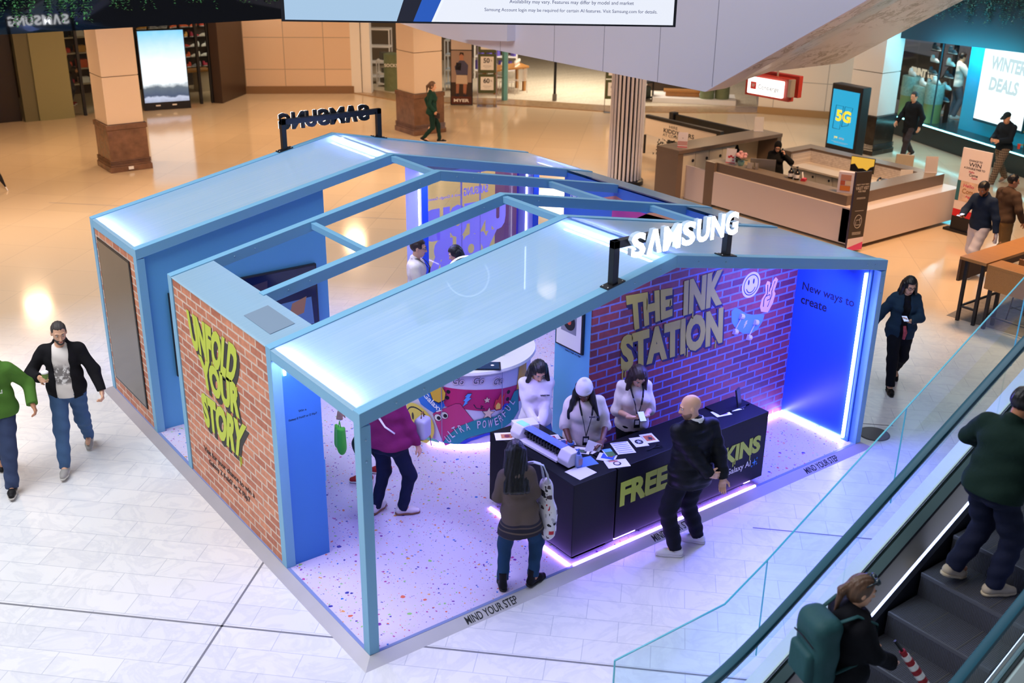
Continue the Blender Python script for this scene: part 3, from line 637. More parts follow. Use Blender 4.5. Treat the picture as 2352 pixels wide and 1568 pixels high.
    if ps.get('lanyard'):
        y0 = -0.13*fat-0.03; dp = ps['lanyard']; g = MB()
        for s in (1, -1):
            pts = [S(s*0.05, 0.06, 0.57), S(s*0.078, -0.03, 0.575), S(s*0.072, -0.135, 0.49), S(s*0.055, y0-0.02, 0.42), S(s*0.035, y0-(0.045 if female else 0.01), 0.34), S(0.0, y0-0.035, dp+0.06)]
            for i in range(5): g.tube([pts[i], pts[i+1]], 0.0105, 6, sq=0.4)
        lo_ = obj('lanyard', g, M_BLK, body, smooth='all', local=True)
        c = S(0, y0-0.035, dp); Tm = Matrix.Translation(Vector(c)) @ Matrix(TM.tolist()).to_4x4()
        g = MB(); g.box(-0.033, 0.033, -0.004, 0.004, -0.055, 0.055, Tm); g.mi = 1; g.box(-0.022, 0.022, -0.0055, 0.004, -0.015, 0.035, Tm)
        obj('badge', g, [M_BLK, M_WHITE], lo_, local=True)
    info = dict(body=body, S=S, H=H, arms=arms, hip=hip, TM=TM, k=k)
    return info
def wpos(info, q): return WM[info['body'].name] @ Vector(q)
def quad_txt(s, q, bold=0.03, lift=0.003, ext=0.002, mb=None, space=1.0, bend=0.0):
    """Lettering stretched onto the four corners q = (BL, BR, TR, TL)."""
    q = [Vector(p) for p in q]; nrm_ = ((q[1]-q[0]).cross(q[3]-q[0])).normalized()
    m = txt(s, Matrix.Identity(4), width=1, height=1, bold=bold, ext=ext, space=space)
    out = mb or MB(); vs = []
    for x, y, z in m.v:
        y = y+bend*(4*x*(1-x)-1)*0.0
        p = q[0]*(1-x)*(1-y)+q[1]*x*(1-y)+q[2]*x*y+q[3]*(1-x)*y; vs.append(tuple(p+nrm_*(lift+z)))
    out.add(vs, m.f); return out
def star(cx, cy, r, n=5, a=90, q=0.45):
    return [(cx+(r if i % 2 == 0 else r*q)*math.cos(R(a+180/n*i)), cy+(r if i % 2 == 0 else r*q)*math.sin(R(a+180/n*i))) for i in range(2*n)]
def bolt(cx, cy, s): return [(cx+s*x, cy+s*y) for x, y in ((0.1, 1), (0.75, 1.0), (0.35, 0.35), (0.7, 0.3), (-0.1, -0.35), (0.15, -0.4), (-0.75, -1), (-0.35, -0.15), (-0.65, -0.1), (-0.1, 0.5), (-0.4, 0.5))]
def zr(x): return HE+(HR-HE)*min(x, W-x)/(W/2)

# ================================================================ the mall shell
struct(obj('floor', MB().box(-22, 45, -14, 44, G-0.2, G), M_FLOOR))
mb = MB()
for a, b in (((-9.0, 9.35), (12, -11.55)), ((-10, -7.6), (-0.1, 2.0)), ((7.6, 0.4), (7.9, 0.1)), ((4.5, -0.5), (7.5, -3.6)), ((-12, 19.0), (-2.2, 9.6)), ((2, 17.5), (14, 6))):
    d = Vector((b[0]-a[0], b[1]-a[1], 0)); n = Vector((-d.y, d.x, 0)).normalized()*0.011
    A, B = Vector((*a, G+0.001)), Vector((*b, G+0.001)); mb.add([A-n, B-n, B+n, A+n], [(0, 1, 2, 3)])
struct(obj('trim_1', mb, mat('floor_joint', '77777E', 0.6)))
struct(obj('ceiling', MB().box(-12, 30, 14.9, 32, 4.14, 4.5), mat('ceiling_white', 'CFC4B8', 0.8)))
struct(obj('wall_back', MB().box(-12, 30, 31.5, 31.8, G, 4.14), mat('shop_back', '6B5A48', 0.8)))
# store front line along the back, from the left of the picture
M_DKST = mat('dark_storefront', '2A211A', 0.3); M_OLIVE = mat('olive_pier', '8A8660', 0.6)
struct(obj('wall_left', MB().box(-8, 3.9, 27.3, 27.6, G, 4.14), M_DKST))
mb = MB(); mb.prism([(10.0, 26.9), (11.4, 28.2), (11.4, 28.5), (9.8, 27.1)], G, 4.14, 'z'); struct(obj('wall_dark', mb, mat('dark_panel', '3B2A20', 0.35)))
def wall_run(name, pts, t, z0, z1, m, nback=(0.7, 0.7)):
    mb = MB(); o = Vector(nback)*t
    for a, b in zip(pts, pts[1:]): mb.prism([a, b, (b[0]+o.x, b[1]+o.y), (a[0]+o.x, a[1]+o.y)], z0, z1, 'z')
    return struct(obj(name, mb, m))
def panel_mat(name, col, dirv, pw, ph, off, rough=0.35):
    m, nt, b, N, L = nodes(name); g = N('NewGeometry'); d = N('VectorMath', operation='DOT_PRODUCT'); d.inputs[1].default_value = (*dirv, 0); L(g.outputs['Position'], d.inputs[0])
    s = N('SeparateXYZ'); L(g.outputs['Position'], s.inputs[0]); c = N('CombineXYZ'); L(d.outputs['Value'], c.inputs[0]); L(s.outputs[2], c.inputs[1])
    mp = N('Mapping'); mp.inputs['Location'].default_value = off; L(c.outputs[0], mp.inputs[0])
    t = N('TexBrick', offset=0.0); t.inputs['Scale'].default_value = 1; t.inputs['Brick Width'].default_value = pw; t.inputs['Row Height'].default_value = ph; t.inputs['Mortar Size'].default_value = 0.012
    cc = hexc(col); t.inputs['Color1'].default_value = cc; t.inputs['Color2'].default_value = tuple(x*0.96 for x in cc[:3])+(1,); t.inputs['Mortar'].default_value = tuple(x*0.5 for x in cc[:3])+(1,)
    L(mp.outputs[0], t.inputs[0]); L(t.outputs[0], b.inputs['Base Color']); b.inputs['Roughness'].default_value = rough; return m
M_PANEL = panel_mat('cream_panel', 'E8CDB4', (0.84, -0.54), 1.33, 1.05, (0.33, 0.3, 0))
wall_run('wall_cream', [(11.4, 28.25), (14.5, 26.35)], 0.3, G+0.25, 4.14, M_PANEL)
wall_run('baseboard_cream', [(11.36, 28.2), (14.5, 26.3)], 0.3, G, G+0.25, mat('brown_base', '8A6A4C', 0.3))
wall_run('wall_white', [(23.6, 16.2), (25.6, 13.0)], 0.3, G+0.22, 4.14, panel_mat('white_panel', 'EFE4D6', (0.55, -0.83), 1.6, 1.3, (0, 0.3, 0)), (0.83, 0.55))
wall_run('baseboard_white', [(23.55, 16.17), (25.55, 12.97)], 0.3, G, G+0.22, mat('tan_base', 'A8875E', 0.3), (0.83, 0.55))
def threshold(): 
    mb = MB(); pts = [(14.5, 26.3), (15.0, 24.0), (17.3, 22.0), (19.7, 18.8), (23.6, 16.1)]
    for a, b in zip(pts, pts[1:]): mb.prism([a, b, (b[0]+0.75, b[1]+0.75), (a[0]+0.75, a[1]+0.75)], G, G+0.03, 'z')
    return struct(obj('trim_2', mb, mat('threshold_stone', 'A98B6A', 0.2, var=0.3, vscale=8)))
threshold()
struct(obj('floor_store', MB().prism([(15.2, 27), (15.7, 24.7), (18, 22.7), (20.4, 19.5), (24.3, 16.8), (30, 22), (30, 31.4), (15.2, 31.4)], G, G+0.02, 'z'), brick_mat('store_floor_tile', (0, 1), 'D9CDB8', 'CFC2AB', 'B8AA92', bw=0.9, rh=0.2, ms=0.004)))

# columns: cream shafts on brown marble pedestals
def column(name, x0, y0, x1, y1, hb, top, label, m_base=M_BROWN, m_sh=M_CREAM):
    t = thing(name, label, 'column', ((x0+x1)/2, (y0+y1)/2, G))
    i = 0.08
    mb = MB().box(x0, x1, y0, y1, G, G+0.14).box(x0+0.02, x1-0.02, y0+0.02, y1-0.02, G+0.14, G+0.18)
    for k in range(3): mb.box(x0+0.01, x1-0.01, y0+0.01, y1-0.01, G+0.19+k*0.035, G+0.212+k*0.035)
    mb.box(x0+0.04, x1-0.04, y0+0.04, y1-0.04, G+0.18, hb-0.12).box(x0+0.02, x1-0.02, y0+0.02, y1-0.02, hb-0.12, hb)
    obj('pedestal', mb, m_base, t, bevel=0.01)
    mb = MB(); z = hb
    while z < top: mb.box(x0+i+0.02, x1-i-0.02, y0+i+0.02, y1-i-0.02, z, min(z+0.012, top)); mb.box(x0+i, x1-i, y0+i, y1-i, z+0.012, min(z+1.12, top)); z += 1.132
    obj('shaft', mb, m_sh, t); return t
c1 = column('square_column', 3.97, 19.39, 5.0, 20.45, 1.08, 4.14, 'square cream column on brown marble pedestal in front of the lit landscape screen')
c1b = MB().box(4.4, 4.52, 19.36, 19.385, G+0.05, G+0.12); obj('power_outlet', c1b, M_WHITE, c1)
column('square_column', 12.44, 19.12, 13.53, 20.2, 1.10, 4.14, 'square cream column on brown marble pedestal behind the walking woman in dark green')
column('square_column', 21.35, 10.2, 22.3, 11.3, 0.98, 4.6, 'pale square column on dark veined marble pedestal beside the blue 5G display', M_DKMARB, mat('pale_stone', 'E2E2DE', 0.4))
t = thing('fluted_column', 'round column of white vertical tubes with black gaps behind the kiddy car sign', 'column', (13.75, 11.75, G))
obj('core', MB().lathe([(0.34, 0), (0.34, 4.6)], (13.75, 11.75, G), 32), M_BLK, t)
for k in range(24):
    a = 2*math.pi*k/24; obj('tube', MB().lathe([(0.030, 0.12), (0.030, 4.6)], (13.75+0.375*math.cos(a), 11.75+0.375*math.sin(a), G), 8), mat('white_tube', 'E6E2E6', 0.35), t, smooth=True)
obj('base_ring', MB().lathe([(0.46, 0), (0.46, 0.1), (0.40, 0.13)], (13.75, 11.75, G), 32), M_BLK, t, smooth=True)

# dark glazed edge of the upper floor with plants hanging over it
struct(obj('trim_3', MB().box(-8, 9.3, 14.5, 14.8, 3.865, 5.7), mat('black_glazed_fascia', '05070D', 0.03, spec=0.6)))
struct(obj('trim_4', MB().box(22.0, 22.3, 1.0, 11.6, 2.98, 5.5), mat('black_fascia', '16242C', 0.45)))
M_LEAF = mat('leaf_green', '4C8A52', 0.6, var=0.5, vscale=9); M_LEAF2 = mat('leaf_dark', '2C5A50', 0.6, var=0.5, vscale=9)
def plant(name, label, cx, cy, z1, spanx, spany, drop, n, m, group, seed):
    rn = random.Random(seed); mb = MB()
    for _ in range(n):
        sx, sy = (rn.random()-0.5)*spanx, (rn.random()-0.5)*spany; ln = drop*(0.3+0.7*rn.random()); z = z1; x, y = cx+sx, cy+sy
        for s in range(int(ln/0.045)):
            z -= 0.045; x += (rn.random()-0.5)*0.03; a = rn.random()*6.28; r = 0.028+0.022*rn.random(); dx, dy = math.cos(a)*r, math.sin(a)*r
            b = a+1.57; wx, wy = math.cos(b)*r*0.45, math.sin(b)*r*0.45; dz = -r*(0.2+rn.random())
            mb.add([(x, y, z), (x+dx*0.6+wx, y+dy*0.6+wy, z+dz*0.4), (x+dx*1.6, y+dy*1.6, z+dz), (x+dx*0.6-wx, y+dy*0.6-wy, z+dz*0.4)], [(0, 1, 2, 3)])
    return tag(obj(name, mb, m), label, 'plant', group)
for i, (px, dr, nn, lb) in enumerate(((-0.15, 0.52, 34, 'green trailing plant over the dark fascia at the far top left corner'), (0.55, 0.62, 40, 'green trailing plant over the reflected lettering, left of its middle'),
        (1.45, 0.62, 46, 'fullest green trailing plant beside the reflected lettering'), (2.45, 0.48, 22, 'green trailing plant just right of the reflected lettering'), (3.35, 0.42, 20, 'sparse green trailing plant over the landscape screen'),
        (4.3, 0.50, 18, 'thin green trailing plant with a hanging stem over the dark panel'), (5.1, 0.50, 18, 'green trailing plant nearest the large upper screen'))):
    plant('trailing_plant', lb, -3.75+(px+3.75)*1.133, 14.42, 4.70, 0.85, 0.10, dr*1.13, nn, M_LEAF, 'plants hanging over the left fascia', i)
for i, (py, nn, lb) in enumerate(((7.0, 70, 'dark leafy trailing plant over the shoe store, nearest the right edge'), (8.2, 80, 'dark leafy trailing plant over the winter deals screen'), (9.4, 60, 'dark leafy trailing plant over the shoe shelves beside the soffit'))):
    plant('trailing_plant', lb, 21.9, py, 4.75, 0.12, 1.3, 1.25, nn, M_LEAF2, 'plants hanging over the right fascia', 20+i)

# white clad escalator crossing high in the hall, its etched soffit seen from below
t = thing('overhead_escalator', 'white clad escalator truss crossing overhead with an etched metal soffit', 'escalator', (9.4, 5.3, 3.4))
XT = 9.4; prof = [(15.0, 3.62), (12.97, 3.47), (11.28, 3.42), (5.29, 3.40), (2.46, 5.03), (0.9, 5.95), (0.9, 7.6), (15.0, 7.6)]
obj('side_cladding', MB().prism(prof, XT, XT+0.05, 'x'), mat('white_cladding', 'DAD3DE', 0.35), t)
for (y0, z0, z1) in ((10.9, 3.42, 7.5), (9.2, 3.415, 7.5), (7.8, 3.41, 7.5), (6.4, 3.405, 7.5), (5.15, 3.5, 7.5)):
    obj('panel_joint', MB().box(XT-0.002, XT+0.01, y0-0.006, y0+0.006, z0, z1), mat('joint_grey', '8F8996', 0.6), t)
obj('end_box', MB().prism([(12.02, 3.54), (10.41, 3.67), (10.41, 4.6), (12.02, 4.6)], 9.2, XT, 'x'), mat('white_cladding', 'DAD3DE', 0.35), t)
def soffit_mat():
    m, nt, b, N, L = nodes('etched_soffit'); g = N('NewGeometry'); mp = N('Mapping'); mp.inputs['Scale'].default_value = (1.2, 1.0, 1.7); L(g.outputs['Position'], mp.inputs[0])
    n = N('TexNoise', i_Scale=2.6, i_Detail=12.0, i_Roughness=0.75, i_Distortion=0.8); L(mp.outputs[0], n.inputs[0])
    n0 = N('TexNoise', i_Scale=0.8, i_Detail=2.0); L(mp.outputs[0], n0.inputs[0])
    r0 = N('ValToRGB'); ramp(r0, [(0.45, (0, 0, 0)), (0.6, (1, 1, 1))]); L(n0.outputs['Fac'], r0.inputs[0])
    r = N('ValToRGB'); ramp(r, [(0.50, (0.62, 0.60, 0.60)), (0.53, (0.26, 0.23, 0.21)), (0.58, (0.30, 0.27, 0.25)), (0.60, (0.62, 0.60, 0.60))]); L(n.outputs['Fac'], r.inputs[0])
    mx = N('Mix', data_type='RGBA'); L(r0.outputs[0], mx.inputs[0]); mx.inputs[6].default_value = (0.60, 0.58, 0.58, 1); L(r.outputs[0], mx.inputs[7])
    L(mx.outputs[2], b.inputs['Base Color']); b.inputs['Metallic'].default_value = 0.35; b.inputs['Roughness'].default_value = 0.3; return m
mb = MB(); X2 = 12.9
A_ = [(XT+0.05, 5.29, 3.40), (9.9, 5.29, 3.415), (10.45, 5.29, 3.53), (10.95, 5.29, 3.60), (X2, 5.29, 3.60)]; n = len(A_)
for dy, dz in ((0, 0), (-4.39, 2.55), (-4.39, 2.70), (0, 0.15)): mb.v += [(x, y+dy, z+dz*(1 if dz < 2 else (5.95+z-3.4-z+dz-2.55)/2.55)) for x, y, z in A_]
for r in range(4):
    for i in range(n-1): q0, q1 = r*n, ((r+1) % 4)*n; mb.face((q0+i, q0+i+1, q1+i+1, q1+i))
mb.face((0, n, 2*n, 3*n)); mb.face((n-1, 2*n-1, 3*n-1, 4*n-1)); obj('soffit', mb, soffit_mat(), t)
obj('bottom_panel', MB().prism([(5.4, 3.62), (11.28, 3.64), (15, 3.82), (15, 3.92), (11.28, 3.74), (5.4, 3.72)], XT+0.05, X2, 'x'), mat('white_cladding', 'DAD3DE'), t)
obj('far_cladding', MB().prism([(15.0, 3.82), (5.29, 3.62), (2.46, 5.25), (0.9, 6.15), (0.9, 7.6), (15.0, 7.6)], X2, X2+0.05, 'x'), MC['white_cladding'], t)

# LED screen hung in front of it
t = thing('video_wall', 'large lit screen hanging at the top with small dark print and a blue folding phone', 'screen', (3.1, 3.0, 5.0))
a0 = Vector((1.62, 4.30, 5.005)); xd = Vector((0.797, -0.604, 0)); yd = Vector((0, 0, 1)); TW = frame(a0, xd, yd); SW = 4.24
mb = MB(); mb.box(-0.04, SW+0.03, -0.02, 2.5, -0.25, -0.004, TW); obj('housing', mb, M_BLK, t)
mb = MB(); mb.box(0, SW, 0, 2.45, -0.004, 0, TW); obj('display', mb, mat('screen_pale', (0.7, 0.82, 1), emit=0.95, ecol=(0.86, 0.90, 1.0), var=0.05, vscale=2), t)
obj('sky_picture', shape([(0, 0), (1.22, 0), (1.40, 0.5), (0, 0.5)], TW, 0.001), mat('screen_sky', (0.4, 0.7, 0.95), emit=0.75, ecol=(0.50, 0.74, 1.0)), t)
for q, c, e in (([(1.22, 0), (1.40, 0), (1.62, 0.5), (1.40, 0.5)], '1C2240', 0.25), ([(1.40, 0), (1.60, 0), (1.84, 0.5), (1.62, 0.5)], '1E64D8', 0.7), ([(1.60, 0), (1.63, 0), (1.87, 0.5), (1.84, 0.5)], 'F0F6FF', 1.0)):
    obj('phone_picture', shape(q, TW, 0.002), mat('screen_'+c, c, 0.3, emit=e), t)
mb = txt('Samsung Account login may be required for certain AI features. Visit Samsung.com for details.', TW @ Matrix.Translation((2.18, 0.11, 0.002)), width=1.88, bold=0.0)
txt('Availability may vary. Features may differ by model and market', TW @ Matrix.Translation((2.45, 0.195, 0.002)), width=1.35, mb=mb)
obj('caption', mb, mat('screen_text', '3B4A86', 0.4), t)


# ================================================================ the exhibition booth
pl = thing('booth_platform', 'raised booth floor of pale speckled vinyl with a metal ramp edge', 'platform', (W/2, D/2, G))
obj('vinyl_floor', MB().box(0, W, 0, D, G, 0), M_TERR, pl)
e = 0.11
mb = MB()
mb.add([(-e, -e, G), (W+e, -e, G), (W, 0, 0.003), (0, 0, 0.003)], [(0, 1, 2, 3)]); mb.add([(-e, D+e, G), (-e, -e, G), (0, 0, 0.003), (0, D, 0.003)], [(0, 1, 2, 3)])
mb.add([(W+e, -e, G), (W+e, D+e, G), (W, D, 0.003), (W, 0, 0.003)], [(0, 1, 2, 3)]); mb.add([(W+e, D+e, G), (-e, D+e, G), (0, D, 0.003), (W, D, 0.003)], [(0, 1, 2, 3)])
re_ = obj('ramp_edge', mb, M_ALU, pl)
obj('edge_trim', MB().box(0, W, 0, 0.035, 0, 0.006).box(0, 0.035, 0, D, 0, 0.006), mat('blue_edge', '7C8CBE', 0.4), pl)
for x in (1.0, 3.42, 5.93): obj('lettering', txt('MIND YOUR STEP', frame((x, -e+0.018, G+0.012), (1, 0, 0), (0, e, -G)), width=0.60, height=0.085, bold=0.012), M_BLK, re_)

bt = thing('exhibition_booth', 'light blue house-shaped exhibition booth with translucent roof and brick print walls', 'booth', (W/2, D/2, 0))
def post(x0, y0, y1, z1, w=BW): return obj('post', MB().box(x0, x0+w, y0+0.002, y1-0.002, 0, z1-BH+0.002), M_BLUE, bt, bevel=0.004)
for i in (0, 1, 3, 4, 5): post(0, FY[i], FY[i]+BD, HE)
for i in (0, 4, 5): post(W-BW, FY[i], FY[i]+BD, HE)
for i in range(6):
    y0, y1 = FY[i], FY[i]+BD
    for sgn in (0, 1):
        pp = [(0, HE-BH), (W/2, HR-BH), (W/2, HR), (0, HE)]
        if i == 2 and not sgn: pp[0], pp[3] = (0.47, zr(0.47)-BH), (0.47, zr(0.47))
        if i == 3 and sgn: pp[0], pp[3] = (0.50, zr(0.50)-BH), (0.50, zr(0.50))
        if sgn: pp = [(W-x, z) for x, z in pp][::-1]
        obj('rafter', MB().prism(pp, y0, y1, 'y'), M_BLUE, bt, bevel=0.004)
mb = MB()
for px, pz in ((0.35, 2.40), (0.62, 2.455), (W/2-0.22, HR-0.10), (W/2-0.55, HR-0.17), (W/2+0.3, HR-0.12), (W/2+0.7, HR-0.2), (W-0.25, HE-0.02), (W-0.4, HE+0.01), (0.05, 2.15), (0.05, 1.95), (W-0.05, 2.2), (W-0.05, 2.0)): mb.ball((px, -0.002, pz-0.0 if px < 0.1 or px > W-0.1 else zr(px)-0.06), (0.010, 0.006, 0.010), 8, 6)
for i in (2, 3, 1):
    for px in (0.75, 1.0, W/2-0.3, W/2+0.25, W/2+0.5, W-0.8): mb.ball((px, FY[i]-0.002, zr(px)-0.06), (0.010, 0.006, 0.010), 8, 6)
obj('bolt_heads', mb, mat('bolt', '8FB6D2', 0.3, 0.5), bt, smooth=True)
def purlin(x, i): z = zr(x); obj('purlin', MB().box(x-0.035, x+0.035, FY[i]+BD, FY[i+1], z-0.10, z-0.025), M_BLUE, bt, bevel=0.003)
for x, i in ((W/2, 1), (W/2, 3), (1.75, 2), (5.3, 2), (5.9, 1)): purlin(x, i)
def roof(name, x0, x1, y0, y1, m=M_ROOF, dz=-0.012, th=0.014):
    return obj(name, MB().add([(x0, y0, zr(x0)+dz), (x1, y0, zr(x1)+dz), (x1, y1, zr(x1)+dz), (x0, y1, zr(x0)+dz)], [(0, 1, 2, 3)]), m, bt)
for y0, y1 in ((FY[0]+BD, FY[1]), (FY[4]+BD, FY[5])):
    roof('roof_panel', 0.0, W/2, y0, y1); roof('roof_panel', W/2, W, y0, y1)
    for x in (0.085, W/2-0.07, W/2+0.07, W-0.085):
        z = zr(x)-0.105; obj('roof_light', MB().box(x-0.014, x+0.014, y0+0.04, y1-0.04, z-0.008, z), M_LEDR, bt)
    obj('eave_beam', MB().box(0.003, 0.05, y0, y1, HE-0.115, HE-0.015), M_BLUE, bt); obj('eave_beam', MB().box(W-0.05, W-0.003, y0, y1, HE-0.115, HE-0.015), M_BLUE, bt)
    obj('ridge_beam', MB().box(W/2-0.03, W/2+0.03, y0, y1, HR-0.11, HR-0.03), M_BLUE, bt)
roof('wall_cap', 0.0, 0.50, FY[1]+BD, FY[3]); roof('wall_cap', W-0.51, W, FY[1]+BD, FY[4])
obj('cap_vent', MB().prism([(0.14, zr(0.14)-0.009), (0.40, zr(0.40)-0.009), (0.40, zr(0.40)-0.006), (0.14, zr(0.14)-0.006)], 1.95, 2.55, 'y'), mat('vent_grey', '7F93A8', 0.45), bt)
obj('ridge_flashing', MB().prism([(W/2-0.10, HR-0.03), (W/2, HR-0.008), (W/2+0.10, HR-0.03), (W/2+0.10, HR-0.025), (W/2, HR-0.003), (W/2-0.10, HR-0.025)], FY[0]+BD+0.02, FY[1]-0.02, 'y'), glass('flashing', (0.8, 0.86, 1), 0.2), bt)

# UNFOLD wall on the left
uw = obj('wall_box', MB().box(0.03, 0.49, FY[1]+0.04, FY[3]+0.06, 0, 2.30), M_WALLB, bt)
obj('brick_panel', MB().box(0.015, 0.03, FY[1]+BD, FY[3], 0, 2.385), M_BRICK, uw)
obj('front_panel', MB().box(BW, 0.49, FY[1]+0.02, FY[1]+0.04, 0, 2.34), mat('blue_front_panel', '3E84D8', 0.5), uw)
obj('bracket', MB().box(0.49, 0.55, 1.78, 2.0, 0.78, 1.02), M_WALLB, uw)
def U(y, z, o=0.015): return (o, y, z)
fl = [('UNFOLD', (3.72, 1.70), (2.66, 1.64), (2.42, 2.14), (3.81, 2.13)), ('YOUR', (3.53, 1.32), (2.57, 1.30), (2.49, 1.70), (3.59, 1.68)), ('STORY', (3.59, 0.82), (2.61, 0.81), (2.41, 1.29), (3.64, 1.22))]
m1, m2 = MB(), MB()
for s, *q in fl:
    quad_txt(s, [U(y-0.05, z-0.05) for y, z in q], bold=0.075, lift=0.002, mb=m2); quad_txt(s, [U(y, z) for y, z in q], bold=0.085, lift=0.0035, mb=m2); quad_txt(s, [U(y, z) for y, z in q], bold=0.058, lift=0.006, mb=m1)
for y, z, l in ((2.62, 1.66, 0.16), (2.58, 1.66, 0.10), (2.66, 0.84, 0.12), (2.63, 0.84, 0.08), (3.2, 1.72, 0.07)): m1.box(0.006, 0.022, y-0.006, y+0.006, z-l, z)
obj('lettering_shadow', m2, M_GREYSH, uw); obj('lettering', m1, M_LIME, uw)
mb = MB(); quad_txt('Visit for your chance to win a', [U(3.72, 0.43), U(2.37, 0.45), U(2.37, 0.535), U(3.72, 0.515)], 0.01, mb=mb); obj('small_print', mb, mat('brown_print', '4A2A22', 0.6), uw); mb = MB(); quad_txt('Galaxy Z Fold7 or Z Flip7', [U(3.60, 0.31), U(2.50, 0.33), U(2.50, 0.415), U(3.60, 0.395)], 0.01, mb=mb)
obj('small_print', mb, mat('brown_print', '4A2A22', 0.6), uw)
def prize(o, xd, w, parent):
    mb = MB(); T = frame(o, xd, (0, 0, 1)); txt('Win a', T @ Matrix.Translation((0, 0.075, 0)), width=w*0.28, align='CENTER', mb=mb); txt('Galaxy Z Fold7 or Z Flip7', T, width=w, align='CENTER', mb=mb); obj('small_print', mb, M_INK, parent)
prize((0.29, FY[1]+0.019, 1.60), (1, 0, 0), 0.30, uw)

# left end of the rear bay
rb = obj('rear_wall', MB().prism([(0.1, 0), (2.50, 0), (2.50, zr(2.5)-0.1), (0.1, zr(0.1)-0.1)], FY[4]+0.06, FY[4]+0.2, 'y'), M_WALLB, bt)
obj('brick_panel', MB().box(0.015, 0.03, FY[4]+BD, FY[5], 0, 2.30), M_BRICK, rb)
# brick "ink station" store room on the right
ink = obj('station_wall', MB().prism([(3.50, 0), (6.93, 0), (6.93, zr(6.93)-0.13), (W/2, HR-0.14), (3.50, zr(3.5)-0.14)], 1.175, 1.78, 'y'), M_WALLB, bt)
obj('brick_panel', MB().prism([(3.50, 0), (6.93, 0), (6.93, zr(6.93)-0.13), (W/2, HR-0.14), (3.50, zr(3.5)-0.14)], 1.16, 1.175, 'y'), M_BRICKX, ink)
def K(x, z): return (x, 1.16, z)
m1, m2 = MB(), MB()
for s, *q in (('THE', (4.05, 1.80), (4.72, 1.85), (4.69, 2.20), (3.97, 2.25)), ('INK', (4.90, 1.81), (5.55, 1.82), (5.54, 2.27), (4.87, 2.24)), ('STATION', (3.96, 1.33), (5.62, 1.30), (5.58, 1.78), (3.92, 1.78))):
    quad_txt(s, [K(x+0.03, z-0.03) for x, z in q], bold=0.10, lift=0.002, mb=m2); quad_txt(s, [K(x, z) for x, z in q], bold=0.10, lift=0.0035, mb=m2); quad_txt(s, [K(x, z) for x, z in q], bold=0.055, lift=0.006, mb=m1)
for x, z, l in ((3.99, 1.36, 0.16), (4.03, 1.36, 0.10), (4.98, 1.38, 0.09), (5.02, 1.38, 0.12), (5.50, 1.36, 0.10), (4.30, 2.15, 0.14), (5.06, 1.84, 0.10), (4.67, 2.05, 0.08)): m1.box(x-0.008, x+0.008, 1.152, 1.16, z-l, z)
obj('lettering_shadow', m2, mat('navy_shadow', '1A1438', 0.7), ink); obj('lettering', m1, mat('olive_print', 'A89A34', 0.6), ink)
TI = frame((0, 1.16, 0), (1, 0, 0), (0, 0, 1)); M_PINKP = mat('lilac_print', 'C9B4E8', 0.6); M_OUT = mat('print_outline', '15123A', 0.6)
s = obj('smiley_sticker', shape(circ(6.05, 1.96, 0.165), TI, 0.003), M_PINKP, ink)
mb = shape(ring(6.05, 1.96, 0.135, 0.012), TI, 0.004)
for x in (6.0, 6.09): shape(circ(x, 2.0, 0.014, 0.035, 14), TI, 0.004, mb)
shape(ring(6.05, 1.94, 0.085, 0.012, 195, 345, 16), TI, 0.004, mb); obj('face_lines', mb, M_OUT, s)
hand_pts = [(-0.11, -0.17), (0.02, -0.21), (0.10, -0.10), (0.13, 0.02), (0.10, 0.06), (0.15, 0.20), (0.10, 0.24), (0.05, 0.20), (0.03, 0.10), (0.0, 0.20), (-0.05, 0.22), (-0.08, 0.17), (-0.06, 0.06), (-0.12, 0.0), (-0.14, -0.10)]
s = obj('hand_sticker', shape([(6.40+x, 1.73+z) for x, z in hand_pts], TI, 0.003), mat('peach_print', 'E0A48C', 0.6), ink)
mb = MB()
for pts in ([(6.36, 1.90), (6.37, 1.78), (6.32, 1.72), (6.32, 1.62)], [(6.49, 1.92), (6.45, 1.80), (6.46, 1.74), (6.40, 1.60)], [(6.34, 1.75), (6.42, 1.76), (6.44, 1.70), (6.38, 1.69)], [(6.40, 1.80), (6.42, 1.90)]): mb.tube([(x, 1.156, z) for x, z in pts], 0.006, 6)
obj('hand_lines', mb, M_OUT, s)
s = obj('skateboard_sticker', shape([(5.74, 1.68), (5.80, 1.72), (5.88, 1.68), (6.0, 1.60), (6.14, 1.55), (6.28, 1.53), (6.36, 1.50), (6.34, 1.42), (6.26, 1.33), (6.14, 1.30), (6.0, 1.33), (5.86, 1.42), (5.76, 1.54)], TI, 0.003), mat('blue_print', '5C86D8', 0.6), ink)
mb = MB()
for x, z in ((5.92, 1.58), (5.83, 1.40), (6.20, 1.44), (6.10, 1.26)): mb.tube([(x-0.03, 1.15, z+0.01), (x+0.03, 1.15, z-0.01)], 0.035, 10)
mb.tube([(5.92, 1.15, 1.56), (5.83, 1.15, 1.42)], 0.008, 6); mb.tube([(6.20, 1.15, 1.44), (6.10, 1.15, 1.28)], 0.008, 6); shape([(6.02+x*0.06, 1.45+y*0.06) for x, y in bolt(0, 0, 0.8)], TI, 0.004, mb)
obj('wheels', mb, M_PINKP, s)
obj('bolt_sticker', shape([(5.83, 2.22), (5.92, 2.36), (5.86, 2.36), (5.80, 2.26)], TI, 0.003), M_PINKP, ink)
prize((3.499, 1.46, 1.56), (0, -1, 0), 0.27, ink)
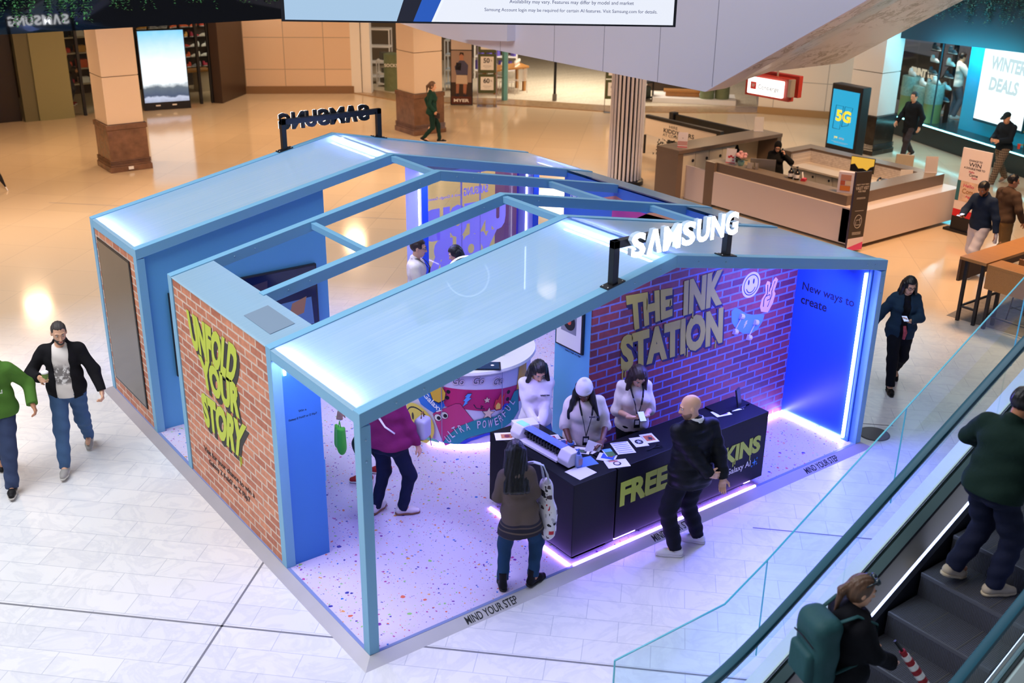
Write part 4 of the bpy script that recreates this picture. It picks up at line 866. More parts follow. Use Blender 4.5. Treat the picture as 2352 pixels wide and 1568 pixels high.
# right side wall
rw = obj('side_wall', MB().box(6.93, 7.0, 0.10, FY[4]+0.1, 0, 2.33), M_INNER, bt)
obj('brushed_panel', MB().box(6.922, 6.93, 0.14, 1.16, 0.05, 2.30), M_BRUSH, rw)
TN = frame((6.922, 0, 0), (0, -1, 0), (0, 0, 1))
mb = txt('New ways to', TN @ Matrix.Translation((-1.06, 1.72, 0)), width=0.78, bold=0.012); obj('lettering', mb, M_INK, rw); obj('lettering', txt('create', TN @ Matrix.Translation((-1.06, 1.57, 0)), width=0.40, bold=0.022), M_INK, rw)
gb = obj('graphic_wall', MB().prism([(6.55, 0), (6.93, 0), (6.93, 2.3), (6.55, zr(6.55)-0.05)], 1.78, FY[4]+0.05, 'y'), M_INNER, bt)
TG = frame((6.55, 0, 0), (0, -1, 0), (0, 0, 1))
for q, c in (([(-4.3, 1.2), (-2.9, 0.9), (-2.6, 2.26), (-4.25, 2.18)], 'D0489A'), ([(-3.9, 2.02), (-3.2, 1.85), (-2.5, 1.9), (-2.4, 2.3), (-3.3, 2.35)], 'E6A070'), ([(-4.62, 2.20), (-4.2, 2.33), (-3.9, 2.28), (-4.2, 2.22)], 'D98A78')):
    obj('graphic_print', shape(q, TG, 0.003), mat('print_'+c, c, 0.6), gb)
obj('lettering', txt('Now', TG @ Matrix.Translation((-5.2, 2.08, 0)), width=0.30, bold=0.01), M_WHITE, gb)
# glazed rear opening with the mirrored window lettering
fin = obj('portal_fin', MB().box(4.74, 4.86, 6.55, 7.0, 0, 2.62), mat('fin_paint', 'A8B4F0', 0.5), bt)
fin2 = obj('portal_fin', MB().box(6.9, 7.0, 6.55, 7.0, 0, 2.4), MC['fin_paint'], bt)
obj('portal_header', MB().box(4.86, 6.9, 6.56, 6.99, 2.30, 2.40), MC['fin_paint'], bt)
for x in (4.80, 6.95): obj('portal_face', MB().box(x-0.06, x+0.05, 6.535, 6.55, 0, 2.40), mat('deep_blue', '2458D8', 0.5), bt)
for x in (6.885,): obj('portal_light', MB().box(x, x+0.012, 6.72, 6.74, 0.1, 2.25), mat('led_soft', (1, 1, 1), emit=8, ecol=(0.75, 0.72, 1)), bt)
gp = obj('window_pane', MB().box(4.86, 6.9, 6.93, 6.95, 0, 2.3), M_GLASS, bt)
obj('pane_joint', MB().box(5.73, 5.745, 6.925, 6.955, 0, 2.3).box(6.1, 6.11, 6.925, 6.955, 0, 2.3), mat('joint_pale', 'B9A8E8', 0.4), gp)
M_FILM = mat('purple_print_glow', 'B49CF4', 0.6, emit=0.22, ecol=(0.42, 0.30, 1.0))  # small emission imitates light coming through the film from behind
def mq(s, x0, x1, z0, z1, b, mb): return quad_txt(s, [(x1, 6.93, z0), (x0, 6.93, z0), (x0, 6.93, z1), (x1, 6.93, z1)], b, lift=0.002, mb=mb)
mb = MB(); mq('SAMSUNG', 5.78, 6.26, 1.84, 1.97, 0.03, mb); mq('with & Google Gemini', 5.10, 5.72, 1.84, 1.90, 0.005, mb)
mq('UNFOLD', 4.98, 6.62, 1.18, 1.72, 0.11, mb); mq('YOUR', 5.10, 6.45, 0.68, 1.20, 0.11, mb); mq('STORY', 5.05, 6.5, 0.15, 0.70, 0.11, mb)
obj('window_lettering', mb, M_FILM, gp)
obj('purple_sheet', MB().box(6.42, 6.9, 6.955, 6.96, 0, 2.3), M_PURP, gp)
# LED strips of the booth
def led(x0, x1, y0, y1, z0, z1, m=M_LEDB): return obj('light_strip', MB().box(x0, x1, y0, y1, z0, z1), m, bt)
led(6.895, 6.92, 0.155, 0.18, 0.04, 2.22); led(6.89, 6.915, 0.2, 0.55, 0.012, 0.035); led(6.89, 6.915, 0.58, 1.14, 0.012, 0.035)
led(5.35, 6.86, 1.12, 1.145, 0.012, 0.035, M_LEDP); led(0.12, 0.14, FY[1]+0.0, FY[1]+0.015, 2.1, 2.26)
led(4.73, 4.738, 6.6, 6.62, 0.1, 2.2)  # added strip to brighten the left fin; no real light sits here
led(6.53, 6.545, 2.2, 5.0, 0.02, 0.035)
area('booth_blue_fill', (6.1, 0.45, 2.2), 1.1, 90, (0.10, 0.12, 1.0), (R(24), 0, 0), sy=0.5); area('booth_blue_fill', (5.2, 0.3, 2.24), 2.4, 110, (0.16, 0.17, 1.0), (R(-32), 0, 0), sy=0.3)  # added blue fill lamps without fixtures, boosting the strips' spill
area('booth_blue_fill', (1.9, 0.9, 2.5), 1.2, 30, (0.40, 0.30, 1.0), sy=0.9)
area('booth_blue_fill', (4.2, 6.2, 2.45), 1.6, 40, (0.35, 0.38, 1.0), sy=0.8)

# illuminated signs on the roof
def roof_sign(y, facing, label):
    t = thing('illuminated_sign', label, 'sign', ((2.75+4.28)/2, y+0.05, zr(2.75)))
    for x in (2.75, 4.28):
        z = zr(x); obj('post', MB().box(x-0.035, x+0.035, y+0.02, y+0.09, z-0.005, 3.375), M_BLK, t, bevel=0.003)
        ft = obj('foot_plate', MB().prism([(x-0.11, zr(x-0.11)+0.001), (x+0.11, zr(x+0.11)+0.001), (x+0.11, zr(x+0.11)+0.012), (x-0.11, zr(x-0.11)+0.012)], y, y+0.11, 'y'), M_BLK, t)
        mb = MB()
        for dx in (-0.09, 0.09):
            for dy in (0.02, 0.09): mb.ball((x+dx, y+dy, zr(x+dx)+0.013), 0.007, 6, 4)
        obj('screws', mb, M_WHITE, ft)
    obj('crossbar', MB().box(2.715, 4.315, y+0.02, y+0.09, 3.30, 3.375), M_BLK, t, bevel=0.003)
    x = 2.86; ws = (0.175, 0.19, 0.225, 0.175, 0.175, 0.185, 0.175); xs = []
    for wd in ws: xs.append(x); x += wd+0.022
    yl = y-0.055 if facing < 0 else y+0.165
    for c, x0, wd in zip('SAMSUNG', xs, ws):
        if facing > 0: x0 = 2.75+4.28-x0-wd
        T = frame((x0 if facing < 0 else x0+wd, yl, 3.205), (1, 0, 0) if facing < 0 else (-1, 0, 0), (0, 0, 1))
        if c == 'A':
            f = shape([(0, 0), (wd*0.36, 0.235), (wd*0.64, 0.235), (wd, 0), (wd*0.72, 0), (wd*0.5, 0.165), (wd*0.28, 0)], T, 0.004); bk = shape([(0, 0), (wd*0.36, 0.235), (wd*0.64, 0.235), (wd, 0), (wd*0.72, 0), (wd*0.5, 0.165), (wd*0.28, 0)], T, 0.052, lift=-0.052)
        else:
            f = txt(c, T, width=wd, height=0.235, bold=0.035, ext=0.004); bk = txt(c, T @ Matrix.Translation((0, 0, -0.052)), width=wd, height=0.235, bold=0.035, ext=0.052)
        lt = obj('letter', bk, M_SIGNB if facing < 0 else M_BLK, t); obj('letter_face', f, M_SIGN, lt)
    for z0 in (xs[0]+0.1, xs[3]+0.1, xs[6]+0.1): obj('mounting', MB().box(z0-0.01, z0+0.01, min(yl, y+0.02), max(yl-0.0, y+0.09), 3.31, 3.33), M_BLK, t)
    return t
roof_sign(0.0, -1, 'white glowing letter sign on black legs over the front gable')
roof_sign(FY[5], 1, 'black sign seen from behind on the rear gable, letters reversed')
# ================================================================ inside the booth
ct = thing('service_counter', 'black L-shaped service counter with lime lettering and purple light under it', 'counter', (3.8, 0.3, 0))
ZC = 0.92
obj('front_block', MB().box(2.955, 5.25, 0.05, 0.55, 0.09, ZC), M_NAVY, ct, bevel=0.004)
obj('side_block', MB().box(2.37, 2.935, 0.05, 1.47, 0.09, ZC), M_NAVY, ct, bevel=0.004)
obj('plinth', MB().box(2.45, 5.12, 0.13, 0.5, 0, 0.09).box(2.45, 2.9, 0.13, 1.4, 0, 0.09), M_BLKM, ct)
obj('monitor_block', MB().box(4.72, 5.2, 0.30, 0.54, ZC, ZC+0.015), M_NAVY, ct)
for q in ((2.38, 5.12, 0.012, 0.032, 0.006, 0.022), (2.335, 2.355, 0.04, 1.42, 0.004, 0.018), (2.95, 3.25, 0.052, 0.06, 0.080, 0.088), (4.95, 5.05, 0.052, 0.06, 0.080, 0.088)): obj('light_strip', MB().box(*q), M_LEDP, ct)
mb = MB()
def C(x, z): return (x, 0.05, z)
for s, x0, x1, z0, z1 in (('FREE', 3.0, 3.68, 0.46, 0.745), ('P', 3.80, 3.95, 0.46, 0.745), ('SKINS', 4.42, 5.16, 0.44, 0.66)): quad_txt(s, [C(x0, z0), C(x1, z0), C(x1, z1), C(x0, z1)], 0.05, mb=mb)
for x, z, l in ((4.72, 0.45, 0.07), (4.75, 0.45, 0.05), (5.0, 0.45, 0.08)): mb.box(x-0.006, x+0.006, 0.046, 0.05, z-l, z)
obj('lettering', mb, M_LIME, ct)
mb = MB(); quad_txt('by Galaxy AI', [C(4.50, 0.27), C(5.02, 0.27), C(5.02, 0.37), C(4.50, 0.37)], 0.008, mb=mb); obj('lettering', mb, M_WHITE, ct)
TC = frame((0, 0.05, 0), (1, 0, 0), (0, 0, 1)); mb = shape(star(5.09, 0.32, 0.045, 4, 90, 0.3), TC, 0.003)
for x, z in ((5.13, 0.36), (5.05, 0.28), (5.13, 0.29)): shape(star(x, z, 0.018, 4, 90, 0.3), TC, 0.003, mb)
obj('sparkle_print', mb, mat('print_sky', '4A9AF0', 0.6), ct)
# printer and papers on the counter
t = thing('printer', 'white wide-format label printer on the counter side, cutter slot open to the left', 'printer', (2.60, 0.80, ZC))
TP = Matrix.Translation((2.60, 0.80, ZC)) @ Matrix.Rotation(R(3), 4, 'Z'); M_PW = mat('printer_white', 'E4E0EC', 0.35)
for y0, y1 in ((-0.46, -0.29), (0.30, 0.46)): obj('end_housing', MB().prism([(-0.09, 0.01), (0.09, 0.01), (0.09, 0.13), (0.05, 0.16), (-0.05, 0.16), (-0.10, 0.08)], y0, y1, 'y', TP), M_PW, t, bevel=0.012)
obj('lid', MB().prism([(-0.01, 0.155), (0.085, 0.14), (0.085, 0.02), (0.05, 0.02), (0.05, 0.12), (-0.03, 0.135)], -0.29, 0.30, 'y', TP), mat('printer_blue', '6C84D8', 0.3), t, bevel=0.004)
obj('base_tray', MB().box(-0.10, 0.05, -0.29, 0.30, 0.008, 0.03, TP), M_PW, t)
mb = MB(); mb.tube([TP @ Vector((-0.02, -0.29, 0.085)), TP @ Vector((-0.02, 0.30, 0.085))], 0.016, 10)
for i in range(12): mb.box(-0.04, 0.0, -0.26+i*0.045, -0.24+i*0.045, 0.055, 0.12, TP)
obj('roller', mb, M_BLK, t)
obj('touch_panel', MB().box(-0.03, 0.05, 0.31, 0.44, 0.16, 0.164, TP), mat('panel_cyan', '7FC6D8', 0.3, emit=0.5), t)
t = thing('paper_box', 'white flat box behind the printer in front of the white hoodie', 'box', (2.72, 1.30, ZC), R(-18))
obj('carton', MB().box(-0.13, 0.13, -0.09, 0.09, 0, 0.09), M_PW, t, local=True, bevel=0.004); obj('slot', MB().box(-0.10, 0.06, -0.092, -0.088, 0.01, 0.05), M_BLK, t, local=True)
def paper(x, y, rz, wd, hh, label, kind, art=None, z=ZC+0.001):
    t = thing('photo_print' if art else 'paper_sheet', label, kind, (x, y, z), R(rz), 'papers on the counter')
    obj('sheet', MB().box(-wd/2, wd/2, -hh/2, hh/2, 0, 0.002), M_WHITE, t, local=True)
    if art:
        I = Matrix.Identity(4); mb = MB(); n = 0
        for q, m in art:
            obj('picture', shape([(a*wd, b*hh) for a, b in q], I, 0.001, lift=0.002+0.0004*n), mat('ink_'+m, m, 0.5), t, local=True); n += 1
    return t
rect = lambda a, b, c, d: [(a, b), (c, b), (c, d), (a, d)]
paper(2.46, 1.28, 60, 0.17, 0.26, 'photo print with an orange picture at the far left end of the counter', 'print', [(rect(-0.28, -0.2, 0.28, 0.25), 'C07A50'), (circ(0, 0, 0.2, 0.12, 10), '7A2F48')])
paper(2.80, 0.98, 70, 0.13, 0.24, 'photo print with a red picture half under the printer lid', 'print', [(rect(-0.3, -0.3, 0.3, 0.2), 'A83848'), (circ(0.05, 0, 0.2, 0.15, 10), '30306A')])
paper(2.87, 0.82, 62, 0.15, 0.24, 'photo print with a red and blue picture right of the printer', 'print', [(rect(-0.3, -0.25, 0.2, 0.25), 'B84858'), (rect(-0.2, -0.1, 0.3, 0.1), '3A56A8')])
paper(2.90, 0.58, 40, 0.14, 0.20, 'photo print with a dark picture under the hand of the beanie wearer', 'print', [(rect(-0.4, -0.35, 0.1, 0.35), '20242C'), (rect(-0.3, -0.2, 0, 0.1), '4E6A4A')])
paper(2.60, 0.22, 5, 0.24, 0.22, 'square white card at the front corner of the counter', 'card')
paper(2.76, 0.36, -12, 0.25, 0.18, 'blue paper sheet between the sanitiser bottle and the photo prints', 'paper', [(rect(-0.5, -0.5, 0.5, 0.5), '5A86D8')])
paper(3.02, 0.30, 35, 0.16, 0.19, 'photo print with a blue phone picture under two other prints', 'print', [(rect(-0.2, -0.4, 0.45, 0.3), '2E54B8'), (rect(0.1, -0.3, 0.4, -0.1), 'C86A48')])
paper(3.10, 0.36, -20, 0.10, 0.16, 'small photo print of green fields lying on another print', 'print', [(rect(-0.4, -0.5, 0.5, 0.1), '4E7A3E'), (rect(-0.4, 0.1, 0.5, 0.5), '6FB0E8')], z=ZC+0.006)
paper(3.02, 0.14, -22, 0.24, 0.16, 'photo print with a round cartoon drawing at the counter front edge', 'print', [(circ(0, 0, 0.18, 0.26, 14), '28203A'), (circ(0, 0.02, 0.12, 0.17, 12), 'F0E0DC'), (rect(-0.3, 0.25, 0.1, 0.4), 'E09080')])
paper(3.30, 0.36, -22, 0.20, 0.26, 'lined white sheet in the middle of the counter top', 'paper', [(rect(-0.4, -0.4+i*0.16, 0.4, -0.36+i*0.16), '8A92B8') for i in range(6)])
paper(3.53, 0.36, -20, 0.15, 0.21, 'photo print with a black ink drawing right of the lined sheet', 'print', [(circ(0, 0, 0.32, 0.25, 10), '22242E'), (star(0, 0, 0.2, 5), 'C8CCD8')])
paper(3.68, 0.36, -18, 0.15, 0.20, 'photo print with an orange picture below the staff member holding a phone', 'print', [(rect(-0.35, -0.3, 0.35, 0.3), 'C86A38'), (star(0.05, -0.05, 0.26, 6), '282030')])
paper(3.02, 0.47, 10, 0.16, 0.03, 'thin white strip at the inner counter edge', 'paper')
paper(4.77, 0.33, -14, 0.20, 0.14, 'photo print with a purple picture on the right half of the counter', 'print', [(rect(-0.25, -0.3, 0.3, 0.25), '5A3A68')])
paper(5.0, 0.34, -12, 0.16, 0.14, 'photo print beside the black stand at the right counter end', 'print', [(rect(-0.35, -0.3, 0.3, 0.3), '8AA0D0')])
t = thing('sanitiser_bottle', 'clear pump bottle of hand sanitiser at the printer end', 'bottle', (2.66, 0.335, ZC))
obj('body', MB().lathe([(0.036, 0), (0.040, 0.01), (0.040, 0.11), (0.030, 0.135), (0.014, 0.14)], (2.66, 0.335, ZC), 16), mat('gel_blue', '9AAEE8', 0.1), t, smooth=True)
obj('pump', MB().lathe([(0.016, 0.14), (0.016, 0.165), (0.006, 0.167), (0.006, 0.185)], (2.66, 0.335, ZC), 12).box(2.63, 2.67, 0.327, 0.343, ZC+0.185, ZC+0.197), mat('pump_blue', '4A6AC8', 0.3), t, smooth=True)
obj('label', MB().box(2.635, 2.685, 0.294, 0.297, ZC+0.03, ZC+0.10), mat('label_pink', 'C8A0B8', 0.5), t)
t = thing('tablet_stand', 'black upright tablet stand at the right end of the counter', 'stand', (5.07, 0.33, ZC))
TS = Matrix.Translation((5.07, 0.33, ZC)) @ Matrix.Rotation(R(20), 4, 'Z')
obj('screen', MB().box(-0.055, 0.055, -0.01, 0.01, 0.0, 0.22, TS @ Matrix.Rotation(R(-12), 4, 'X')), M_BLK, t, bevel=0.006); obj('foot', MB().box(-0.05, 0.05, -0.06, 0.06, 0, 0.012, TS), M_BLK, t)
t = thing('scissors', 'black scissors lying near the front counter edge', 'scissors', (3.55, 0.17, ZC))
mb = MB(); 
for s in (1, -1): mb.tube([(3.46, 0.17+s*0.012, ZC+0.006), (3.55, 0.17, ZC+0.006), (3.62, 0.17-s*0.025, ZC+0.006)], [0.003, 0.006, 0.005], 6); mb.tube([(3.64+0.022*math.cos(a), 0.17-s*0.03+0.015*math.sin(a), ZC+0.006) for a in np.linspace(0, 6.28, 11)], 0.004, 6, cap=False)
obj('blades', mb, M_BLKM, t)

# round display table wrapped in stickers
RTX, RTY, RTR = 3.40, 3.43, 0.83
rt = thing('display_table', 'round white display table wrapped in bright cartoon sticker artwork', 'table', (RTX, RTY, 0))
obj('body', MB().lathe([(RTR, 0.05), (RTR, 0.985)], (RTX, RTY, 0), 72), mat('lilac_wrap', 'DCD6F2', 0.5), rt, smooth=True)
obj('top', MB().lathe([(0.80, 0.98), (0.885, 0.985), (0.895, 1.0), (0.885, 1.03), (0.8, 1.032)], (RTX, RTY, 0), 72), mat('table_white', 'EDE9F2', 0.3), rt, smooth=True)
obj('plinth', MB().lathe([(0.72, 0), (0.72, 0.05)], (RTX, RTY, 0), 48), M_BLK, rt, smooth=True)
obj('light_ring', MB().lathe([(0.795, 0.02), (0.81, 0.03), (0.80, 0.04)], (RTX, RTY, 0), 64), M_LEDP, rt)
def X_(th): return math.radians(th+105)*RTR
LV = [0]
def wrap(mb, lv=None):
    """Bend flat artwork (x along the rim, y up) round the table drum."""
    LV[0] += 1; lift = 0.002+0.0012*LV[0]*0.35
    bm = bmesh.new(); vs = [bm.verts.new(v) for v in mb.v]
    for f in mb.f:
        try: bm.faces.new([vs[i] for i in f])
        except ValueError: pass
    x0 = min(v[0] for v in mb.v); x1 = max(v[0] for v in mb.v); x = x0+0.04
    while x < x1:
        bmesh.ops.bisect_plane(bm, geom=bm.verts[:]+bm.edges[:]+bm.faces[:], plane_co=(x, 0, 0), plane_no=(1, 0, 0)); x += 0.04
    bm.verts.index_update(); out = MB()
    for v in bm.verts:
        a = v.co.x/RTR-math.radians(105); r = RTR+lift+v.co.z; out.v.append((RTX+r*math.cos(a), RTY+r*math.sin(a), v.co.y))
    for f in bm.faces: out.face([v.index for v in f.verts])
    bm.free(); return out
I4 = Matrix.Identity(4)
def stick(name, pts, c, out=None):
    if out:
        cx = sum(p[0] for p in pts)/len(pts); cy_ = sum(p[1] for p in pts)/len(pts)
        obj(name+'_outline', wrap(shape([(cx+(x-cx)*out, cy_+(y-cy_)*out) for x, y in pts], I4, 0.0004)), M_OUT, rt)
    return obj(name, wrap(shape(pts, I4, 0.0004)), mat('print_'+c, c, 0.55), rt)
def wtext(name, s, x, y, wd, hh, c, rot=0, bold=0.02, shear=0.0, out=True):
    T = Matrix.Translation((x, y, 0)) @ Matrix.Rotation(R(rot), 4, 'Z')
    if out: obj(name+'_outline', wrap(txt(s, T, width=wd, height=hh, bold=bold+0.035, shear=shear, ext=0.0004)), M_OUT, rt)
    return obj(name, wrap(txt(s, T, width=wd, height=hh, bold=bold, shear=shear, ext=0.0004)), mat('print_'+c, c, 0.55), rt)
stick('pink_band', [(X_(-143), 0.81), (X_(-125), 0.79), (X_(-109), 0.775), (X_(-90), 0.74), (X_(-60), 0.70), (X_(-60), 0.47), (X_(-93), 0.48), (X_(-110), 0.49), (X_(-126), 0.53), (X_(-143), 0.55)], 'C4246E')
stick('blue_patch', [(X_(-172), 0.62), (X_(-150), 0.76), (X_(-142), 0.56), (X_(-150), 0.42), (X_(-166), 0.50)], '2E78E0')
for x, y in ((-139, 0.75), (-140, 0.67), (-85.5, 0.67), (-86.5, 0.58)): stick('dot', circ(X_(x), y, 0.026), '15121A')
for th, nm in ((-136, 'Go'), (-119, 'Go'), (-101.5, 'Go')): wtext('lettering', nm, X_(th), 0.845 if th < -110 else 0.80, 0.155, 0.115, 'D8C6DC', shear=0.25)
stick('sunburst', [(X_(-72), 0.98), (X_(-60), 0.98), (X_(-60), 0.6), (X_(-76), 0.66)], 'E8A93A')
stick('phone_sticker', [(X_(-153), 0.42), (X_(-150), 0.46), (X_(-133), 0.60), (X_(-129), 0.60), (X_(-118), 0.37), (X_(-120), 0.20), (X_(-142), 0.02), (X_(-145), 0.10)], 'C83A7A', 1.02)
for th, y in ((-148.5, 0.385), (-142.6, 0.43)):
    stick('cartoon_eye', circ(X_(th), y, 0.045), 'F0ECE8', 1.12); stick('cartoon_pupil', circ(X_(th)+0.012, y-0.004, 0.026), '15121A')
stick('ring_sticker', ring(X_(-88.5), 0.47, 0.06, 0.035), '2A52D0')
s = [(-143.8, -0.02), (-139.7, 0.16), (-130, 0.30), (-119, 0.37), (-108.7, 0.40), (-100, 0.39), (-93.7, 0.42), (-86, 0.50), (-79.1, 0.65), (-74, 0.65), (-73.3, 0.36), (-82, 0.25), (-93.6, 0.20), (-108.7, 0.19), (-120, 0.16), (-125.4, 0.12), (-130.6, 0.05)]
s = [(X_(a), max(0.055, b)) for a, b in s]; stick('teal_ribbon', s, '1E8C96', 1.015)
stick('blue_ribbon', [(X_(-130.6), 0.055), (X_(-124), 0.125), (X_(-108), 0.185), (X_(-95), 0.19), (X_(-95), 0.16), (X_(-108), 0.15), (X_(-120), 0.10), (X_(-126), 0.055)], '2440C8')
for c, th, y, rot in (('U', -138.5, 0.06, 38), ('L', -135.6, 0.135, 38), ('T', -132.6, 0.185, 34), ('R', -128.3, 0.215, 26), ('A', -123.6, 0.245, 18), ('P', -114.8, 0.265, 4), ('O', -110.5, 0.265, 0), ('W', -106.0, 0.262, -2), ('E', -99.0, 0.27, 12), ('R', -94.2, 0.30, 24), ('F', -90, 0.35, 36), ('U', -85.5, 0.41, 44), ('L', -81, 0.48, 44)):
    wtext('lettering', c, X_(th), y, 0.045 if c != 'W' else 0.062, 0.105, 'D8CCE4', rot, 0.015)
stick('smiley_sticker', circ(X_(-170), 0.22, 0.27), 'E8CF58'); stick('smiley_ring', ring(X_(-170), 0.22, 0.225, 0.018), '15121A')
for dx in (-0.07, 0.06): stick('smiley_eye', circ(X_(-170)+dx, 0.30, 0.022, 0.05), '3A3020')
stick('smile_line', ring(X_(-170), 0.21, 0.14, 0.014, 200, 340), '15121A')
stick('hand_sticker', [(X_(-156), 0.76), (X_(-152), 0.62), (X_(-147), 0.60), (X_(-142), 0.65), (X_(-141), 0.74), (X_(-144), 0.82), (X_(-144.5), 0.97), (X_(-148), 0.97), (X_(-149), 0.85), (X_(-152), 0.95), (X_(-155), 0.92)], 'E0B23A', 1.06)
stick('bolt_sticker', [(X_(-123.3)+0.07*x, 0.66+0.085*y) for x, y in bolt(0, 0, 1)], '5A9CF0', 1.12)
stick('star_sticker', star(X_(-106.9), 0.64, 0.042), 'F0CDB8', 1.25); stick('star_sticker', star(X_(-105.8), 0.46, 0.078, a=80), 'F0CDB8', 1.15)
stick('flame_sticker', [(X_(-96)+x, 0.57+y) for x, y in ((-0.07, -0.04), (-0.04, -0.085), (0.02, -0.085), (0.06, -0.04), (0.065, 0.05), (0.09, 0.12), (0.03, 0.07), (0.02, 0.13), (-0.02, 0.05), (-0.05, 0.06))], 'D8303A', 1.08)
stick('flame_core', [(X_(-97.2)+x, 0.53+y) for x, y in ((-0.03, -0.035), (0.03, -0.035), (0.035, 0.02), (0.0, 0.055), (-0.03, 0.02))], 'F0C058')
obj('arrow_print', wrap(MB().tube([(X_(-118), 0.60, 0), (X_(-116), 0.55, 0), (X_(-112), 0.535, 0), (X_(-110.5), 0.57, 0), (X_(-112), 0.58, 0), (X_(-112), 0.54, 0), (X_(-109), 0.53, 0)], 0.006, 6)), M_OUT, rt)
wtext('lettering', 'Galaxy', X_(-163), 0.63, 0.30, 0.10, 'F4F2F8', -38, 0.02, out=False)
stick('capsule_sticker', [(X_(-165), 0.06), (X_(-160), 0.10), (X_(-150), 0.09), (X_(-146), 0.055)], '78C8B0', 1.06)
for th in (-144.3, -93.6): obj('panel_seam', wrap(MB().box(X_(th)-0.004, X_(th)+0.004, 0.05, 0.985, 0, 0.002)), mat('seam', '8C8AB8', 0.4), rt)
for i, (x, y, rz, lb) in enumerate(((3.22, 2.72, -35, 'open dark tablet lying nearest the front edge of the round table'), (3.58, 2.86, 20, 'blue phone on a clear stand on the round table'), (3.83, 3.05, 30, 'dark folding phone at the right of the round table'))):
    t = thing('phone_display', lb, 'phone', (x, y, 1.032), R(rz), 'devices on the round table')
    if i == 0: obj('screen', MB().box(-0.15, 0.15, -0.10, 0.10, 0.006, 0.014), mat('tablet_dark', '1E3A5A', 0.2), t, local=True, bevel=0.003); obj('icons', MB().lathe([(0.022, 0.0145), (0.02, 0.015)], (0.07, 0.0, 0), 12).lathe([(0.022, 0.0145), (0.02, 0.015)], (-0.04, 0.03, 0), 12), M_WHITE, t, local=True); obj('mat', MB().box(-0.17, 0.17, -0.12, 0.12, 0, 0.006), M_BLK, t, local=True)
    else:
        obj('phone', MB().box(-0.035, 0.035, -0.004, 0.004, 0.03, 0.17, Matrix.Rotation(R(-25), 4, 'X')), mat('phone_blue%d' % i, '2E74B8' if i == 1 else '23324A', 0.15), t, local=True, bevel=0.004)
        obj('stand', MB().lathe([(0.035, 0), (0.03, 0.01), (0.012, 0.014), (0.012, 0.05)], (0, 0.02, 0), 12), M_WHITE, t, local=True, smooth=True)
# hoop light over the table
t = thing('ring_lamp', 'thin white ring lamp beside the dark haired girl under the roof frame', 'lamp', (4.45, 4.9, 0))
obj('hoop', MB().tube([(4.45+0.30*math.cos(a)*0.8, 4.9-0.30*math.cos(a)*0.6, 1.32+0.30*math.sin(a)) for a in np.linspace(0, 2*math.pi, 33)], 0.012, 8, cap=False), mat('lamp_white', 'F4F4FF', 0.4, emit=1.2), t, smooth=True)
obj('stand', MB().tube([(4.45, 4.9, 0.02), (4.45, 4.9, 1.02)], 0.012, 8).lathe([(0.16, 0), (0.15, 0.02), (0.02, 0.03)], (4.45, 4.9, 0), 16), M_WHITE, t)

# screens and pictures
def screen(name, label, cat, T, wd, hh, dep=0.04, face='14161E', bez=0.02):
    t = thing(name, label, cat, tuple(T.translation))
    obj('housing', MB().box(0, wd, 0, hh, 0.002, dep, T), M_BLK, t, bevel=0.004)
    obj('display', MB().box(bez, wd-bez, bez, hh-bez, dep, dep+0.002, T), mat('scr_'+name+face, face, 0.12, var=0.3, vscale=1.5), t); return t
screen('display_screen', 'dark glossy screen set in the brick end wall at the far left of the booth', 'screen', frame((0.012, 6.82, 0.21), (0, -1, 0), (0, 0, 1)), 1.22, 1.97, 0.012, '5A5048', 0.03)
screen('television', 'dark television edge seen through the gap between the two brick walls', 'television', frame((0.34, FY[4]+0.058, 0.68), (1, 0, 0), (0, 0, 1)), 1.0, 1.1)
tv = screen('television', 'large television with a dark lounge picture on the blue rear wall', 'television', frame((1.18, FY[4]+0.058, 0.62), (1, 0, 0), (0, 0, 1)), 1.14, 1.18, 0.05, '101E48')
TV = frame((1.18, FY[4]+0.058, 0.62), (1, 0, 0), (0, 0, 1)) @ Matrix.Translation((0, 0, 0.053))
for nm, q, c in (('sofa_picture', [(0.34, 0.30), (1.06, 0.36), (1.04, 0.74), (0.42, 0.72), (0.36, 0.5)], '5C8AB8'), ('cushion_picture', [(0.70, 0.50), (0.92, 0.54), (0.97, 0.76), (0.76, 0.70)], 'B08058'), ('window_picture', [(0.12, 0.78), (0.42, 0.82), (0.44, 1.08), (0.14, 1.04)], '3A3048'), ('rug_picture', [(0.8, 0.10), (0.9, 0.14), (0.9, 0.26), (0.8, 0.24)], 'A86A78')):
    obj(nm, shape(q, TV, 0.001, lift=0.001 if nm == 'cushion_picture' else 0), mat('pic_'+c, c, 0.3), tv)
t = thing('framed_picture', 'black framed picture of a record player on the pillar beside the station wall', 'picture', (3.48, 1.5, 1.65))
TF = frame((3.498, 1.73, 1.62), (0, -1, 0), (0, 0, 1))
obj('frame', MB().box(0, 0.46, 0, 0.62, 0, 0.035, TF), M_BLK, t, bevel=0.003); pm = obj('mount', MB().box(0.02, 0.44, 0.02, 0.60, 0.035, 0.038, TF), M_WHITE, t)
obj('photograph', MB().box(0.10, 0.36, 0.20, 0.46, 0.038, 0.040, TF), mat('photo_grey', '8C8E9C', 0.4), pm)
obj('record', shape(circ(0.24, 0.33, 0.10), TF, 0.002, lift=0.040), M_BLK, pm); obj('record_label', shape(circ(0.24, 0.33, 0.035), TF, 0.002, lift=0.042), mat('record_red', 'D8583A', 0.5), pm)
t = thing('floor_pouf', 'striped grey and green cushion bag on the floor at the rear gap', 'cushion', (3.0, 5.55, 0))
q = Sdf(0.05); q.ell((0, 0, 0.22), (0.26, 0.24, 0.20)).ell((0.05, 0, 0.38), (0.2, 0.17, 0.12))
po = meshes('cushion', [q.mesh(0.03)], mat('pouf', '9C9AC0', 0.8, var=0.3, vscale=3), t)

